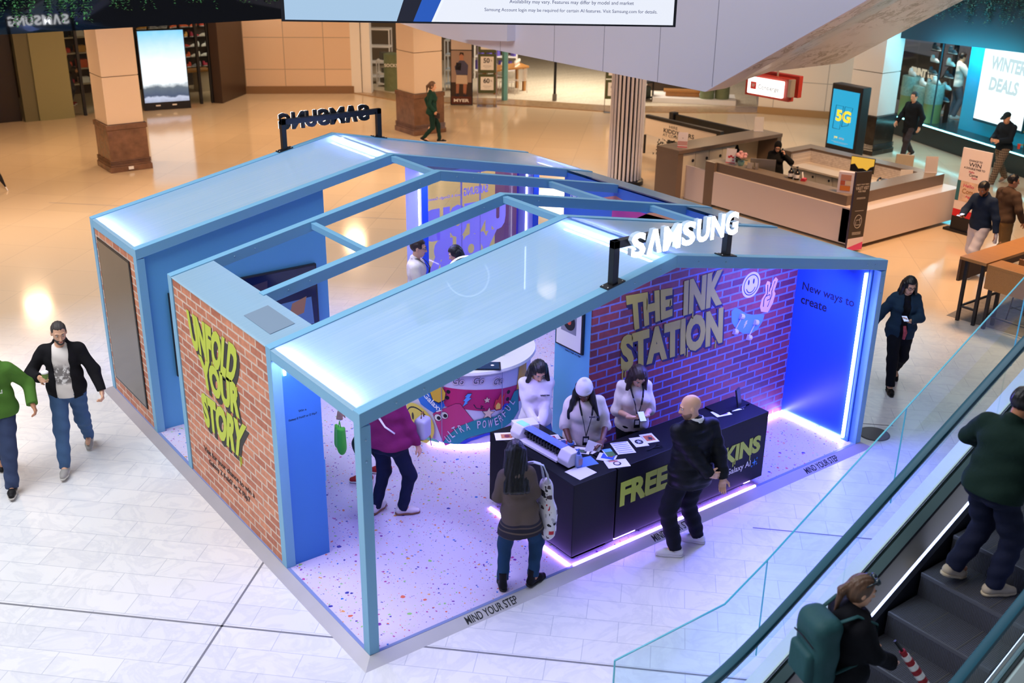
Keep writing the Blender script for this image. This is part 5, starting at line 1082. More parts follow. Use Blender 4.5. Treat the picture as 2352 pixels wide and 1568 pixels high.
# ================================================================ concierge desk
M_TAUP = mat('taupe_laminate', '6F5E52', 0.3); M_TAUPT = mat('taupe_top', '8A7B6C', 0.25); M_DW = mat('desk_white', 'D9CBC6', 0.4); M_CAB = mat('cabinet_cream', 'CFC6B6', 0.5)
cd = thing('concierge_desk', 'large white and taupe concierge desk open in the middle', 'desk', (15.6, 7.4, G))
ZT = 0.93
obj('front_panel', MB().box(13.9, 14.1, 5.2, 9.03, 0.0, 0.73), M_DW, cd); obj('side_panel', MB().box(13.9, 17.38, 5.2, 5.6, 0.02, 0.70), M_DW, cd)
obj('plinth', MB().box(14.1, 17.0, 5.6, 9.0, G, 0.06), M_BLK, cd)
obj('end_panel', MB().box(13.9, 14.2, 9.03, 9.30, G, ZT), M_TAUP, cd)
obj('worktop', MB().box(13.98, 14.36, 5.58, 9.30, 0.73, ZT), M_TAUP, cd, bevel=0.004); obj('worktop', MB().box(14.36, 17.3, 5.58, 6.0, 0.70, ZT), M_TAUP, cd, bevel=0.004)
obj('worktop_surface', MB().box(13.985, 17.295, 5.585, 5.995, ZT, ZT+0.003).box(13.985, 14.355, 5.995, 9.295, ZT, ZT+0.003), M_TAUPT, cd)
obj('rear_shelf', MB().box(16.95, 17.3, 6.0, 9.15, 0.73, ZT).box(16.25, 16.95, 8.85, 9.15, 0.68, ZT), M_TAUP, cd, bevel=0.004)
obj('rear_shelf_surface', MB().box(16.95, 17.3, 6.0, 9.15, ZT, ZT+0.003).box(16.25, 16.95, 8.85, 9.15, ZT, ZT+0.003), M_TAUPT, cd)
obj('slatted_back', MB().box(16.90, 16.95, 6.0, 8.85, 0.62, 0.88).box(16.25, 16.9, 8.80, 8.85, 0.62, 0.88), brick_mat('slat_white', (1, 2), 'E0D6CC', 'DAD0C6', 'A89C90', bw=8, rh=0.04, ms=0.003), cd)
obj('inner_counter', MB().box(16.25, 16.92, 6.0, 8.82, 0.58, 0.62), mat('desk_cream', 'DDD0BE', 0.4), cd)
cab = obj('cabinet', MB().box(16.3, 16.92, 6.05, 8.8, G, 0.58), M_CAB, cd)
for y in (6.4, 6.9, 7.4, 7.9, 8.35): 
    d = obj('door', MB().box(16.285, 16.3, y-0.22, y+0.22, G+0.06, 0.56), M_CAB, cd, bevel=0.003); obj('lock', MB().tube([(16.28, y-0.15, 0.47), (16.29, y-0.15, 0.47)], 0.028, 10), M_BLK, d)
obj('gate', MB().box(13.9, 13.94, 9.30, 10.1, G+0.02, 0.72), M_DW, cd); obj('gate_latch', MB().box(13.89, 13.9, 9.95, 10.0, 0.6, 0.63), M_BLK, cd)
bb = thing('back_desk', 'long taupe topped cabinet desk behind the receptionist', 'desk', (15.3, 10.2, G))
obj('end_panel', MB().box(13.55, 13.72, 9.82, 10.5, G, 1.02), M_TAUP, bb); obj('end_panel', MB().box(16.9, 17.05, 9.82, 10.5, G+0.4, 1.02), M_TAUP, bb)
obj('top', MB().box(13.55, 17.05, 9.8, 10.5, 1.02, 1.10), M_TAUP, bb, bevel=0.004); obj('top_surface', MB().box(13.56, 17.04, 9.81, 10.49, 1.10, 1.103), M_TAUPT, bb)
obj('carcass', MB().box(13.72, 15.5, 9.9, 10.48, G, 1.02), M_CAB, bb); obj('rear_panel', MB().box(15.5, 16.9, 10.4, 10.48, G, 1.02), mat('desk_warm', 'E0CDB0', 0.5), bb)
for x in (13.95, 14.4, 14.85, 15.28):
    d = obj('door', MB().box(x-0.21, x+0.21, 9.885, 9.9, G+0.05, 0.98), M_CAB, bb, bevel=0.003); obj('lock', MB().tube([(x+0.15, 9.87, 0.8), (x+0.15, 9.89, 0.8)], 0.035, 10), M_BLK, d)
def monitor(label, x, y, z, rz, back, pic):
    t = thing('monitor', label, 'monitor', (x, y, z), R(rz))
    obj('panel', MB().box(-0.27, 0.27, -0.015, 0.02, 0.12, 0.46), back, t, local=True, bevel=0.006)
    if pic:
        obj('display', MB().box(-0.26, 0.26, -0.017, -0.015, 0.13, 0.45), mat('monitor_yellow', 'F2B840', 0.3, emit=0.9), t, local=True)
        obj('picture', shape([(-0.26, 0.13), (0.26, 0.13), (0.26, 0.30), (0.18, 0.26), (0.12, 0.18), (0.02, 0.22), (-0.08, 0.20), (-0.17, 0.30), (-0.26, 0.27)], frame((0, -0.017, 0), (1, 0, 0), (0, 0, 1)), 0.002), M_BLK, t, local=True)
    obj('stand', MB().box(-0.03, 0.03, 0.02, 0.05, 0.01, 0.3).box(-0.12, 0.12, -0.08, 0.10, 0, 0.012), back, t, local=True); return t
monitor('computer monitor showing a yellow and black picture on the inner counter', 16.60, 7.15, 0.62, -75, M_BLK, True)
monitor('silver monitor seen from behind beside the receptionist', 14.45, 8.15, 0.66, -52, mat('monitor_silver', '8E8880', 0.35, 0.6), False)
tag(obj('keyboard', MB().box(16.32, 16.46, 6.95, 7.4, 0.621, 0.645), M_BLK, bevel=0.004), 'black keyboard in front of the yellow monitor', 'keyboard')
t = thing('desk_phone', 'black and silver desk phone with a coiled cord near the yellow monitor', 'phone', (16.55, 6.5, 0.62), R(-70))
obj('base', MB().prism([(-0.08, 0), (0.10, 0), (0.10, 0.10), (-0.08, 0.02)], -0.10, 0.12, 'x'), mat('phone_grey', '4A4844', 0.4, var=0.3, vscale=60), t, local=True, bevel=0.005); obj('screen', MB().box(0.0, 0.10, 0.02, 0.09, 0.10, 0.105), mat('phone_screen', '5A6A9A', 0.2, emit=0.3), t, local=True)
obj('handset', MB().tube([(-0.13, -0.09, 0.05), (-0.14, -0.05, 0.08), (-0.14, 0.05, 0.10), (-0.13, 0.10, 0.09)], [0.028, 0.018, 0.018, 0.028], 10), M_BLK, t, local=True, smooth=True)
obj('cord', MB().tube([(-0.13, -0.1, 0.03), (-0.2, -0.16, 0.01), (-0.12, -0.2, 0.01), (-0.05, -0.14, 0.01)], 0.007, 6), M_BLK, t, local=True, smooth=True)
def holder(label, x, y, z, rz, wd, hh, col, arts=(), name='sign_holder', txts=()):
    t = thing(name, label, 'sign', (x, y, z), R(rz)); T = frame((-wd/2, 0, 0), (1, 0, 0), (0, 0.12, 1))
    obj('card', MB().box(0, wd, 0, hh, -0.008, 0, T), mat('card_'+col, col, 0.4), t, local=True); obj('foot', MB().box(-wd/2, wd/2, -0.05, 0.08, 0, 0.006), mat('clear_foot', 'C8C4C8', 0.2), t, local=True)
    for q, c in arts: obj('print', shape([(a*wd, b*hh) for a, b in q], T, 0.001), mat('ink_'+c, c, 0.5), t, local=True)
    for s, a, b, ww, c in txts: obj('lettering', txt(s, T @ Matrix.Translation((a*wd, b*hh, 0)), width=ww*wd, align='CENTER'), mat('ink_'+c, c, 0.5), t, local=True)
    return t
holder('white leaflet sign with red boxes left of the flower vase', 14.16, 8.82, ZT+0.004, -65, 0.22, 0.32, 'EDE6EA', [(rect(0, 0, 1, 0.07), 'C02838'), (rect(0.2, 0.36, 0.45, 0.50), 'D03040'), (rect(0.4, 0.42, 0.62, 0.56), 'C02838'), (rect(0.6, 0.36, 0.82, 0.48), 'D84050'), (circ(0.75, 0.22, 0.08, 0.06, 10), 'D84050')])
holder('white sign with a pink picture and red foot on the back desk corner', 13.85, 10.0, 1.104, -50, 0.22, 0.34, 'EDE6EA', [(rect(0, 0, 1, 0.08), 'C02838'), (rect(0, 0.14, 1, 0.42), 'C89A98'), (star(0.5, 0.62, 0.05, 5), '303030')])
holder('plain white sign holder at the far right of the back desk', 16.75, 10.3, 1.104, -40, 0.22, 0.34, 'E6E0D8')
holder('white sign holder standing on the inner counter beside the phone', 16.75, 6.12, 0.62, -40, 0.26, 0.36, 'DAD2CC')
holder('plain grey backed sign holder at the far right corner of the concierge desk', 17.15, 5.82, ZT+0.004, -40, 0.26, 0.34, 'BFB4B0')
t = thing('brochure_box', 'white brochure box with orange leaflets at the near corner of the desk', 'box', (14.16, 5.78, ZT+0.004), R(-62))
obj('case', MB().box(-0.15, 0.15, -0.05, 0.07, 0, 0.42), mat('box_white', 'DCD6E4', 0.4), t, local=True, bevel=0.004)
for i, (a, b, c, d, m) in enumerate(((-0.1, 0.26, 0.1, 0.37, 'C08A78'), (-0.1, 0.16, -0.01, 0.25, 'B85A40'), (0.0, 0.16, 0.1, 0.25, 'E0C8B0'), (-0.1, 0.05, 0.1, 0.15, 'D8803A'))): obj('leaflet', MB().box(a, c, -0.054, -0.05, b, d), mat('ink_'+m, m, 0.5), t, local=True)
t = thing('flower_vase', 'glass vase of pink flowers on the concierge desk', 'flowers', (14.2, 8.55, ZT+0.004))
obj('vase', MB().lathe([(0.05, 0), (0.07, 0.04), (0.075, 0.09), (0.05, 0.12)], (14.2, 8.55, ZT+0.004), 14), mat('vase_glass', '7AA8A8', 0.1), t, smooth=True)
rn = random.Random(3)
for k in range(16):
    a, b = rn.random()*6.28, rn.random(); r = 0.13*math.sqrt(b); mb = MB(); mb.ball((14.2+r*math.cos(a), 8.55+r*math.sin(a), ZT+0.26-r*0.5+rn.random()*0.05), (0.045, 0.045, 0.038), 8, 6); obj('blossom', mb, mat('blossom', 'E0A8A8', 0.7, var=0.25, vscale=30), t, smooth='all')
for k in range(4): obj('leaf', MB().prism([(14.2+0.12*math.cos(k*1.6), 8.55+0.12*math.sin(k*1.6)), (14.2+0.16*math.cos(k*1.6+0.2), 8.55+0.16*math.sin(k*1.6+0.2)), (14.2+0.04*math.cos(k*1.6+0.5), 8.55+0.04*math.sin(k*1.6+0.5))], ZT+0.13, ZT+0.14, 'z'), mat('leaf_mid', '4A6A4A', 0.6), t)
t = thing('card_terminal', 'grey and black card terminal beside the flower vase', 'terminal', (14.2, 8.28, ZT+0.004), R(-60))
obj('body', MB().prism([(-0.10, 0), (0.10, 0), (0.08, 0.10), (-0.10, 0.14)], -0.05, 0.06, 'x'), mat('terminal_grey', 'A8A098', 0.4), t, local=True, bevel=0.006); obj('screen', MB().box(-0.051, -0.045, -0.08, 0.05, 0.03, 0.11), M_BLK, t, local=True)
tag(obj('steel_cup', MB().lathe([(0.04, 0), (0.045, 0.15), (0.038, 0.15), (0.035, 0.02)], (14.2, 8.1, ZT+0.004), 14), mat('steel', 'B8B0A8', 0.25, 0.8), smooth=True), 'steel cup between the card terminal and the silver monitor', 'cup')
for i, (y, lb) in enumerate(((7.18, 'brown pump bottle with a white label, the left one on the desk'), (7.02, 'brown pump bottle with a white label, the right one on the desk'))):
    t = thing('pump_bottle', lb, 'bottle', (14.2, y, ZT+0.004), 0, 'pump bottles on the concierge desk'); c = (14.2, y, ZT+0.004)
    obj('body', MB().lathe([(0.05, 0), (0.055, 0.01), (0.055, 0.15), (0.025, 0.18), (0.02, 0.20)], c, 14), mat('amber', '1E120C', 0.12), t, smooth=True)
    obj('label', MB().lathe([(0.0562, 0.04), (0.0562, 0.11)], c, 14), M_WHITE, t, smooth=True); obj('pump', MB().lathe([(0.022, 0.20), (0.022, 0.22), (0.006, 0.225), (0.006, 0.26)], c, 10).box(14.15, 14.21, y-0.012, y+0.012, ZT+0.26, ZT+0.28), M_BLK, t)
t = thing('leaflet_stand', 'small red and white leaflet stand right of the pump bottles', 'leaflets', (14.25, 6.88, ZT+0.004), R(20))
obj('stand', MB().prism([(-0.05, 0), (0.05, 0), (0.03, 0.06), (-0.05, 0.05)], -0.06, 0.06, 'x'), mat('ink_C02838', 'C02838'), t, local=True); obj('leaflet', MB().box(-0.04, 0.04, 0.0, 0.006, 0.03, 0.18, Matrix.Rotation(R(-12), 4, 'X')), M_WHITE, t, local=True)
t = thing('coat_bag', 'black bag hanging in the open part of the back desk', 'bag', (15.9, 10.2, 0.35))
q = Sdf(0.04); q.ell((0, 0, 0.22), (0.16, 0.12, 0.24)).cap((0, 0, 0.4), (0.02, 0, 0.52), 0.06, 0.03); meshes('bag', [q.mesh(0.03)], M_BLKM, t)
t = thing('office_chair', 'beige visitor chair behind the far side of the concierge desk', 'chair', (18.4, 7.3, G), R(-60)); M_CH = mat('chair_beige', 'B8A890', 0.5)
obj('backrest', MB().box(-0.20, 0.20, 0.16, 0.19, 0.55, 0.92), M_CH, t, local=True, bevel=0.03); obj('seat', MB().box(-0.2, 0.2, -0.2, 0.18, 0.42, 0.46), M_CH, t, local=True, bevel=0.015)
for sx in (-0.17, 0.17):
    for sy in (-0.17, 0.17): obj('leg', MB().tube([(sx, sy, 0.42), (sx*1.15, sy*1.15, 0)], 0.012, 6), M_BLK, t, local=True)

# signs and kiosks around the desk
t = thing('hanging_sign', 'lit red and white concierge sign hanging under the soffit', 'sign', (14.3, 8.0, 2.5)); M_RED = mat('sign_red', 'A8382C', 0.4); M_LW = mat('lightbox', (1, 1, 1), emit=2.2, ecol=(1, 0.97, 0.92))
TS = frame((14.22, 8.58, 2.50), (0.02, -1, 0), (0, 0, 1))
obj('backing', MB().box(-0.12, 1.05, -0.06, 0.40, -0.22, -0.06, TS), M_RED, t, bevel=0.01); obj('backing', MB().box(0.15, 1.15, 0.02, 0.46, -0.34, -0.22, TS), M_RED, t, bevel=0.01)
lb = obj('light_box', MB().box(0.0, 0.92, 0.0, 0.34, -0.06, 0.02, TS), M_LW, t, bevel=0.02)
l1 = obj('lettering', txt('Concierge', TS @ Matrix.Translation((0.29, 0.09, 0.021)), width=0.55, bold=0.01), M_BLK, lb)
lg = obj('logo_tile', MB().box(0.09, 0.24, 0.10, 0.25, 0.02, 0.024, TS), mat('logo_red', 'C83028', 0.4, emit=0.4), lb); obj('logo_letter', txt('W', TS @ Matrix.Translation((0.115, 0.135, 0.0245)), width=0.10, height=0.085, bold=0.03, shear=0.15), M_WHITE, lb)
obj('side_box', MB().box(1.05, 1.12, 0.05, 0.40, -0.14, 0.0, TS), mat('sign_metal', 'B8AC9C', 0.4, 0.5), t); obj('hanger', MB().tube([TS @ Vector((0.6, 0.4, -0.2)), TS @ Vector((0.6, 5.0, -0.2))], 0.02, 8), mat('sign_metal', 'B8AC9C'), t)
t = thing('display_kiosk', 'tall black kiosk with a bright blue 5G picture', 'kiosk', (20.1, 10.3, G))
TK = frame((20.07, 10.80, G), (-0.09, -1, 0), (0, 0, 1)) @ Matrix.Diagonal((0.93, 1.0, 1.0, 1)) @ Matrix.Translation((0, 0.32, 0)); KW, KH = 1.10, 1.66
obj('cabinet', MB().box(0, KW, -0.32, KH, -0.32, 0, TK), M_BLK, t, bevel=0.02); ds = obj('display', MB().box(0.07, KW-0.09, 0.10, KH-0.14, 0, 0.006, TK), mat('kiosk_blue', (0.0, 0.45, 0.75), emit=0.95, ecol=(0.0, 0.42, 0.72)), t)
M_YEL = mat('kiosk_yellow', 'F2E23A', 0.5, emit=0.7); M_KL = mat('kiosk_line', '0A4A78', 0.5)
TK2 = TK @ Matrix.Translation((0, 0, 0.007))
for q in ([(0.20, 0.52), (0.46, 0.52), (0.50, 1.12), (0.24, 1.12)], [(0.52, 0.60), (0.74, 0.66), (0.84, 1.12), (0.56, 1.12)]):
    mb = MB(); mb.tube([TK2 @ Vector((*p, 0)) for p in q+q[:1]], 0.008, 6); obj('phone_outline', mb, M_KL, ds)
obj('lettering', txt('5G', TK2 @ Matrix.Translation((0.27, 0.72, 0)), width=0.54, height=0.30, bold=0.045), M_YEL, ds)
mb = txt('yes', TK2 @ Matrix.Translation((0.30, 0.26, 0)), width=0.12, bold=0.02); obj('lettering', mb, M_YEL, ds); obj('lettering', txt('OPTUS', TK2 @ Matrix.Translation((0.48, 0.27, 0)), width=0.18, bold=0.03), M_WHITE, ds)
obj('small_print', MB().box(0.22, 0.82, 0.19, 0.195, 0, 0.001, TK2).box(0.3, 0.75, 0.165, 0.17, 0, 0.001, TK2), M_WHITE, ds)
t = thing('standing_banner', 'narrow dark valet banner with a pink foot at the near corner of the desk', 'banner', (13.75, 5.1, G))
TB = frame((13.60, 5.17, G), (0.96, -0.28, 0), (0, 0, 1)); BW2, BH2 = 0.36, 1.60
obj('board', MB().box(0, BW2, 0.04, BH2, -0.03, 0, TB), mat('banner_dark', '3E342E', 0.5), t, bevel=0.003); obj('edge', MB().box(-0.012, 0, 0.04, BH2, -0.04, 0.0, TB), mat('banner_edge', '1A1C4A', 0.3), t)
obj('foot_print', shape([(0, 0.04), (BW2, 0.04), (BW2, 0.30), (0, 0.28)], TB, 0.001), mat('banner_white', 'E8D8DC', 0.5), t); obj('pink_print', shape([(0, 0.04), (BW2, 0.04), (BW2, 0.20), (0, 0.10)], TB, 0.002), mat('banner_pink', 'E04A84', 0.5), t)
M_BT = mat('banner_text', 'D8CCC0', 0.5)
for s, y, wd, b in (('ENJOY YOUR THIRD', 1.33, 0.28, 0.0), ('VALET VISIT', 1.25, 0.30, 0.0), ('FOR FREE', 1.20, 0.17, 0.0)): obj('lettering', txt(s, TB @ Matrix.Translation((BW2/2, y, 0.001)), width=wd, height=0.065 if 'VALET' in s else 0.035, align='CENTER', bold=b), M_BT, t)
mb = MB(); mb.tube([TB @ Vector((BW2/2+0.085*math.cos(a), 0.62+0.13*math.sin(a), 0.003)) for a in np.linspace(0, 6.283, 25)], 0.004, 5, cap=False)
mb.tube([TB @ Vector((BW2/2+x, 0.60+y, 0.003)) for x, y in ((-0.05, 0), (-0.04, 0.05), (0.04, 0.05), (0.05, 0), (0.05, -0.05), (-0.05, -0.05), (-0.05, 0))], 0.004, 5); mb.tube([TB @ Vector((BW2/2+x, 0.60+y, 0.003)) for x, y in ((0.03, 0.05), (0.05, 0.09), (0.06, 0.07))], 0.004, 5)
for y in (0.40, 0.38, 0.36, 1.09, 1.07, 0.83): mb.box(0.08, BW2-0.08, y, y+0.006, 0, 0.002, TB)
obj('car_symbol', mb, M_BT, t)
t = thing('standing_banner', 'white and red win a double pass banner beside the navy sweater', 'banner', (16.72, 4.6, G))
TB = frame((16.74, 4.93, G), (-0.05, -1, 0), (0, 0, 1)); BW2 = 0.66
obj('board', MB().box(0, BW2, 0.05, 1.75, -0.03, 0, TB), mat('banner_white2', 'E6DADA', 0.5), t, bevel=0.003); obj('foot', MB().box(-0.12, BW2, 0, 0.05, -0.12, 0.06, TB), M_BLK, t)
obj('black_print', shape(rect(0, 0.05, BW2, 0.33), TB, 0.001), M_BLK, t); obj('red_print', shape(rect(0, 0.33, BW2, 0.48), TB, 0.001), mat('banner_red', 'C81E2C', 0.5), t)
obj('picture', shape(rect(0, 0.66, 0.5, 1.08), TB, 0.001), mat('banner_pic', 'D8BCA8', 0.5, var=0.4, vscale=8), t); obj('teal_print', shape(rect(0, 0.66, 0.08, 1.08), TB, 0.002), mat('banner_teal', '2A6A7A', 0.5), t)
M_BI = mat('banner_ink', '3A3440', 0.5); M_BP = mat('banner_magenta', 'C83A6A', 0.5)
for s, x, y, wd, hh, m in (('CHANCE TO', 0.33, 1.50, 0.30, 0.04, M_BI), ('WIN', 0.33, 1.40, 0.28, 0.08, M_BI), ('A DOUBLE PASS TO', 0.33, 1.34, 0.48, 0.04, M_BI), ('Hello', 0.28, 1.27, 0.12, 0.04, M_BP), ('Come', 0.33, 1.20, 0.2, 0.06, M_BI), ('Again', 0.36, 1.15, 0.14, 0.04, M_BP), ('Hello', 0.27, 0.96, 0.24, 0.07, M_BP), ('Come', 0.30, 0.83, 0.32, 0.10, mat('banner_gold', '9A6A3A', 0.5)), ('Again', 0.33, 0.74, 0.2, 0.06, M_BP)):
    obj('lettering', txt(s, TB @ Matrix.Translation((x, y, 0.002)), width=wd, height=hh, align='CENTER', bold=0.01), m, t)
t = thing('hire_sign', 'long white kiddy car hire sign with a black back, above the toy cars', 'sign', (16.5, 12.6, G))
TH = frame((16.48, 13.95, 0.44), (0, -1, 0), (0, 0, 1))
obj('board', MB().box(0, 2.55, 0.0, 0.50, -0.06, 0, TH), mat('sign_cream', 'E2D6C8', 0.5), t); obj('top_rail', MB().box(0, 2.7, 0.44, 0.52, -0.10, 0.015, TH), M_BLK, t); obj('end_post', MB().box(2.55, 2.68, -0.48, 0.5, -0.10, 0.0, TH), M_BLK, t)
for s, x, y, wd, hh in (('HIRE', 1.05, 0.31, 0.30, 0.07), ('KIDDY CARS', 1.25, 0.17, 1.10, 0.11), ('AT CONCIERGE', 1.15, 0.07, 0.95, 0.075)): obj('lettering', txt(s, TH @ Matrix.Translation((x, y, 0.001)), width=wd, height=hh, align='CENTER', bold=0.02 if 'KIDDY' in s else 0), M_BLK, t)
for y in (13.9, 12.6): obj('leg', MB().box(16.42, 16.47, y-0.02, y+0.02, G, 0.44), M_BLK, t)
t = thing('black_partition', 'long black low partition standing behind the kiddy car sign', 'partition', (17.6, 12.6, G)); obj('panel', MB().box(17.55, 17.65, 11.2, 14.0, G, 0.86), mat('black_gloss', '08080A', 0.25), t); obj('end_post', MB().box(17.5, 17.7, 13.95, 14.1, G, 0.9), M_BLK, t)
t = thing('bin_cart', 'wooden stand with red lights and dark foliage under the kiddy car sign', 'stand', (15.4, 11.6, G)); obj('crate', MB().box(15.1, 15.7, 11.2, 12.0, G, 0.42), mat('crate_wood', '8A5A34', 0.6, var=0.3, vscale=6, stretch=(1, 1, 8)), t, bevel=0.01)
rn = random.Random(5); mb = MB()
for k in range(160):
    x, y, z = 15.4+(rn.random()-0.5)*0.7, 11.6+(rn.random()-0.5)*1.3, 0.42+rn.random()*0.38; a, r = rn.random()*6.28, 0.05; mb.add([(x, y, z), (x+r*math.cos(a), y+r*math.sin(a), z+0.03), (x+r*1.6*math.cos(a+0.5), y+r*1.6*math.sin(a+0.5), z-0.03)], [(0, 1, 2)])
obj('foliage', mb, mat('foliage_dark', '2A2A1E', 0.7, var=0.4, vscale=20), t)
for y in (11.35, 11.7): obj('red_light', MB().ball((15.08, y, 0.40), 0.05, 8, 6), mat('red_glow', 'F02020', emit=2.5), t, smooth='all')

# ================================================================ cafe tables on the right
M_OAK = mat('oak', 'B07A42', 0.35, var=0.22, vscale=4, stretch=(14, 1, 1)); M_OAK2 = mat('oak_y', 'B07A42', 0.35, var=0.22, vscale=4, stretch=(1, 14, 14))
struct(obj('floor_cafe', MB().prism([(12.15, 2.05), (12.32, 0.2), (20, 0.2), (20, 2.9)], G, G+0.004, 'z'), brick_mat('grey_tile', (0, 1), '7C7672', '74706E', '5C5856', bw=0.6, rh=0.6, ms=0.006, off=0.0)))
def hightable(label, pts, zt, dep, mt):
    (x0, y0), (x1, y1) = pts; t = thing('bar_table', label, 'table', ((x0+x1)/2, (y0+y1)/2, G))
    obj('tabletop', MB().box(x0, x1, y0, y1, zt-0.05, zt), mt, t, bevel=0.004)
    return t
t = hightable('long oak bar table on black legs, far one of the pair', ((12.02, 1.46), (15.2, 1.92)), 1.03, 0, M_OAK)
obj('apron', MB().box(12.02, 15.2, 1.88, 1.92, 0.62, 0.98), mat('oak_dark', '5E3E26', 0.4), t)
for x in (12.10, 15.0):
    for y in (1.54, 1.82): obj('leg', MB().box(x-0.025, x+0.025, y-0.025, y+0.025, G, 0.98), M_BLK, t)
    obj('stretcher', MB().box(x-0.018, x+0.018, 1.54, 1.82, 0.18, 0.21), M_BLK, t)
obj('stretcher', MB().box(12.1, 15.0, 1.80, 1.83, 0.18, 0.21), M_BLK, t)
t = hightable('oak bar table with a deep front panel, near one of the pair', ((12.03, 0.2), (12.42, 1.44)), 1.02, 0, M_OAK2)
obj('apron', MB().box(12.03, 12.07, 0.2, 1.44, 0.62, 0.97), M_OAK2, t)
for y in (1.36, 0.3):
    for x in (12.10, 12.36): obj('leg', MB().box(x-0.025, x+0.025, y-0.025, y+0.025, G, 0.97), M_BLK, t)
    obj('stretcher', MB().box(12.1, 12.36, y-0.015, y+0.015, 0.16, 0.19), M_BLK, t)
obj('foot_rail', MB().tube([(12.25, 1.36, 0.12), (12.25, 0.3, 0.12)], 0.018, 8), M_BLK, t)
def stool(label, x, y, rz):
    t = thing('bar_stool', label, 'stool', (x, y, G), R(rz), 'bar stools at the oak tables')
    obj('backrest', MB().box(-0.2, 0.2, 0.17, 0.19, 0.86, 1.06), mat('oak_back', '9A5E30', 0.4, var=0.15, vscale=5), t, local=True, bevel=0.03); obj('seat', MB().box(-0.2, 0.2, -0.2, 0.18, 0.70, 0.73), MC['oak_back'], t, local=True, bevel=0.01)
    for sx in (-1, 1):
        for sy in (-1, 1): obj('leg', MB().tube([(sx*0.15, sy*0.15, 0.71), (sx*0.21, sy*0.21, 0)], 0.011, 6), M_BLK, t, local=True)
        obj('back_post', MB().tube([(sx*0.13, 0.17, 0.7), (sx*0.13, 0.18, 0.92)], 0.01, 6), M_BLK, t, local=True)
        obj('rung', MB().tube([(sx*0.19, -0.19, 0.2), (sx*0.19, 0.19, 0.2)], 0.009, 6), M_BLK, t, local=True); obj('rung', MB().tube([(-0.19, sx*0.19, 0.24), (0.19, sx*0.19, 0.24)], 0.009, 6), M_BLK, t, local=True)
    return t
stool('wooden backed bar stool tucked behind the near oak table', 12.95, 1.12, 80)
st = thing('floor_drain', 'round dark floor cover beside the right front booth corner', 'cover', (7.49, 0.10, G))
obj('rim', MB().lathe([(0.20, 0.001), (0.20, 0.006), (0.185, 0.008)], (7.49, 0.10, G), 32), mat('cover_rim', '3E4046', 0.4, 0.4), st); obj('lid', MB().lathe([(0.183, 0.006), (0.18, 0.009)], (7.49, 0.10, G), 32), mat('cover_grey', '55565C', 0.5), st)
# ================================================================ escalator on the right, with its glass guard
es = thing('escalator', 'escalator rising to the right with dark steps, glass sides and blue skirt light', 'escalator', (3.5, -3.5, G))
def zh(x): l = 2.42+0.53*(x-4); return 0.95+0.12*math.log1p(math.exp(min(60, (l-0.95)/0.12)))
XS = [-0.6+0.1*i for i in range(40)]+[3.6+0.5*i for i in range(13)]
def ribbon(sec, x0=-0.6, x1=9.6, closed=True):
    mb = MB(); xs = [x for x in XS if x0 <= x <= x1]; n = len(sec)
    for x in xs:
        for y, dz in sec: mb.v.append((x, y, max(zh(x)+dz, G+0.0) if dz < -0.9 else zh(x)+dz))
    for i in range(len(xs)-1):
        for k in range(n if closed else n-1): a, b = i*n+k, i*n+(k+1) % n; mb.face((a, b, b+n, a+n))
    if closed: mb.face(range(n-1, -1, -1)); mb.face(range((len(xs)-1)*n, len(xs)*n))
    return mb
M_HR = mat('handrail_rubber', '1C5264', 0.3); M_ESW = mat('escalator_cladding', 'DCE4E2', 0.35); M_ESG = mat('deck_metal', '8FA8A4', 0.3, 0.4); M_TAN = mat('skirt_panel', 'B0A89E', 0.28, 0.4); M_DK = mat('skirt_dark', '10131E', 0.35)
M_EGL = glass('escalator_glass', (0.86, 0.95, 0.96), 0.02)
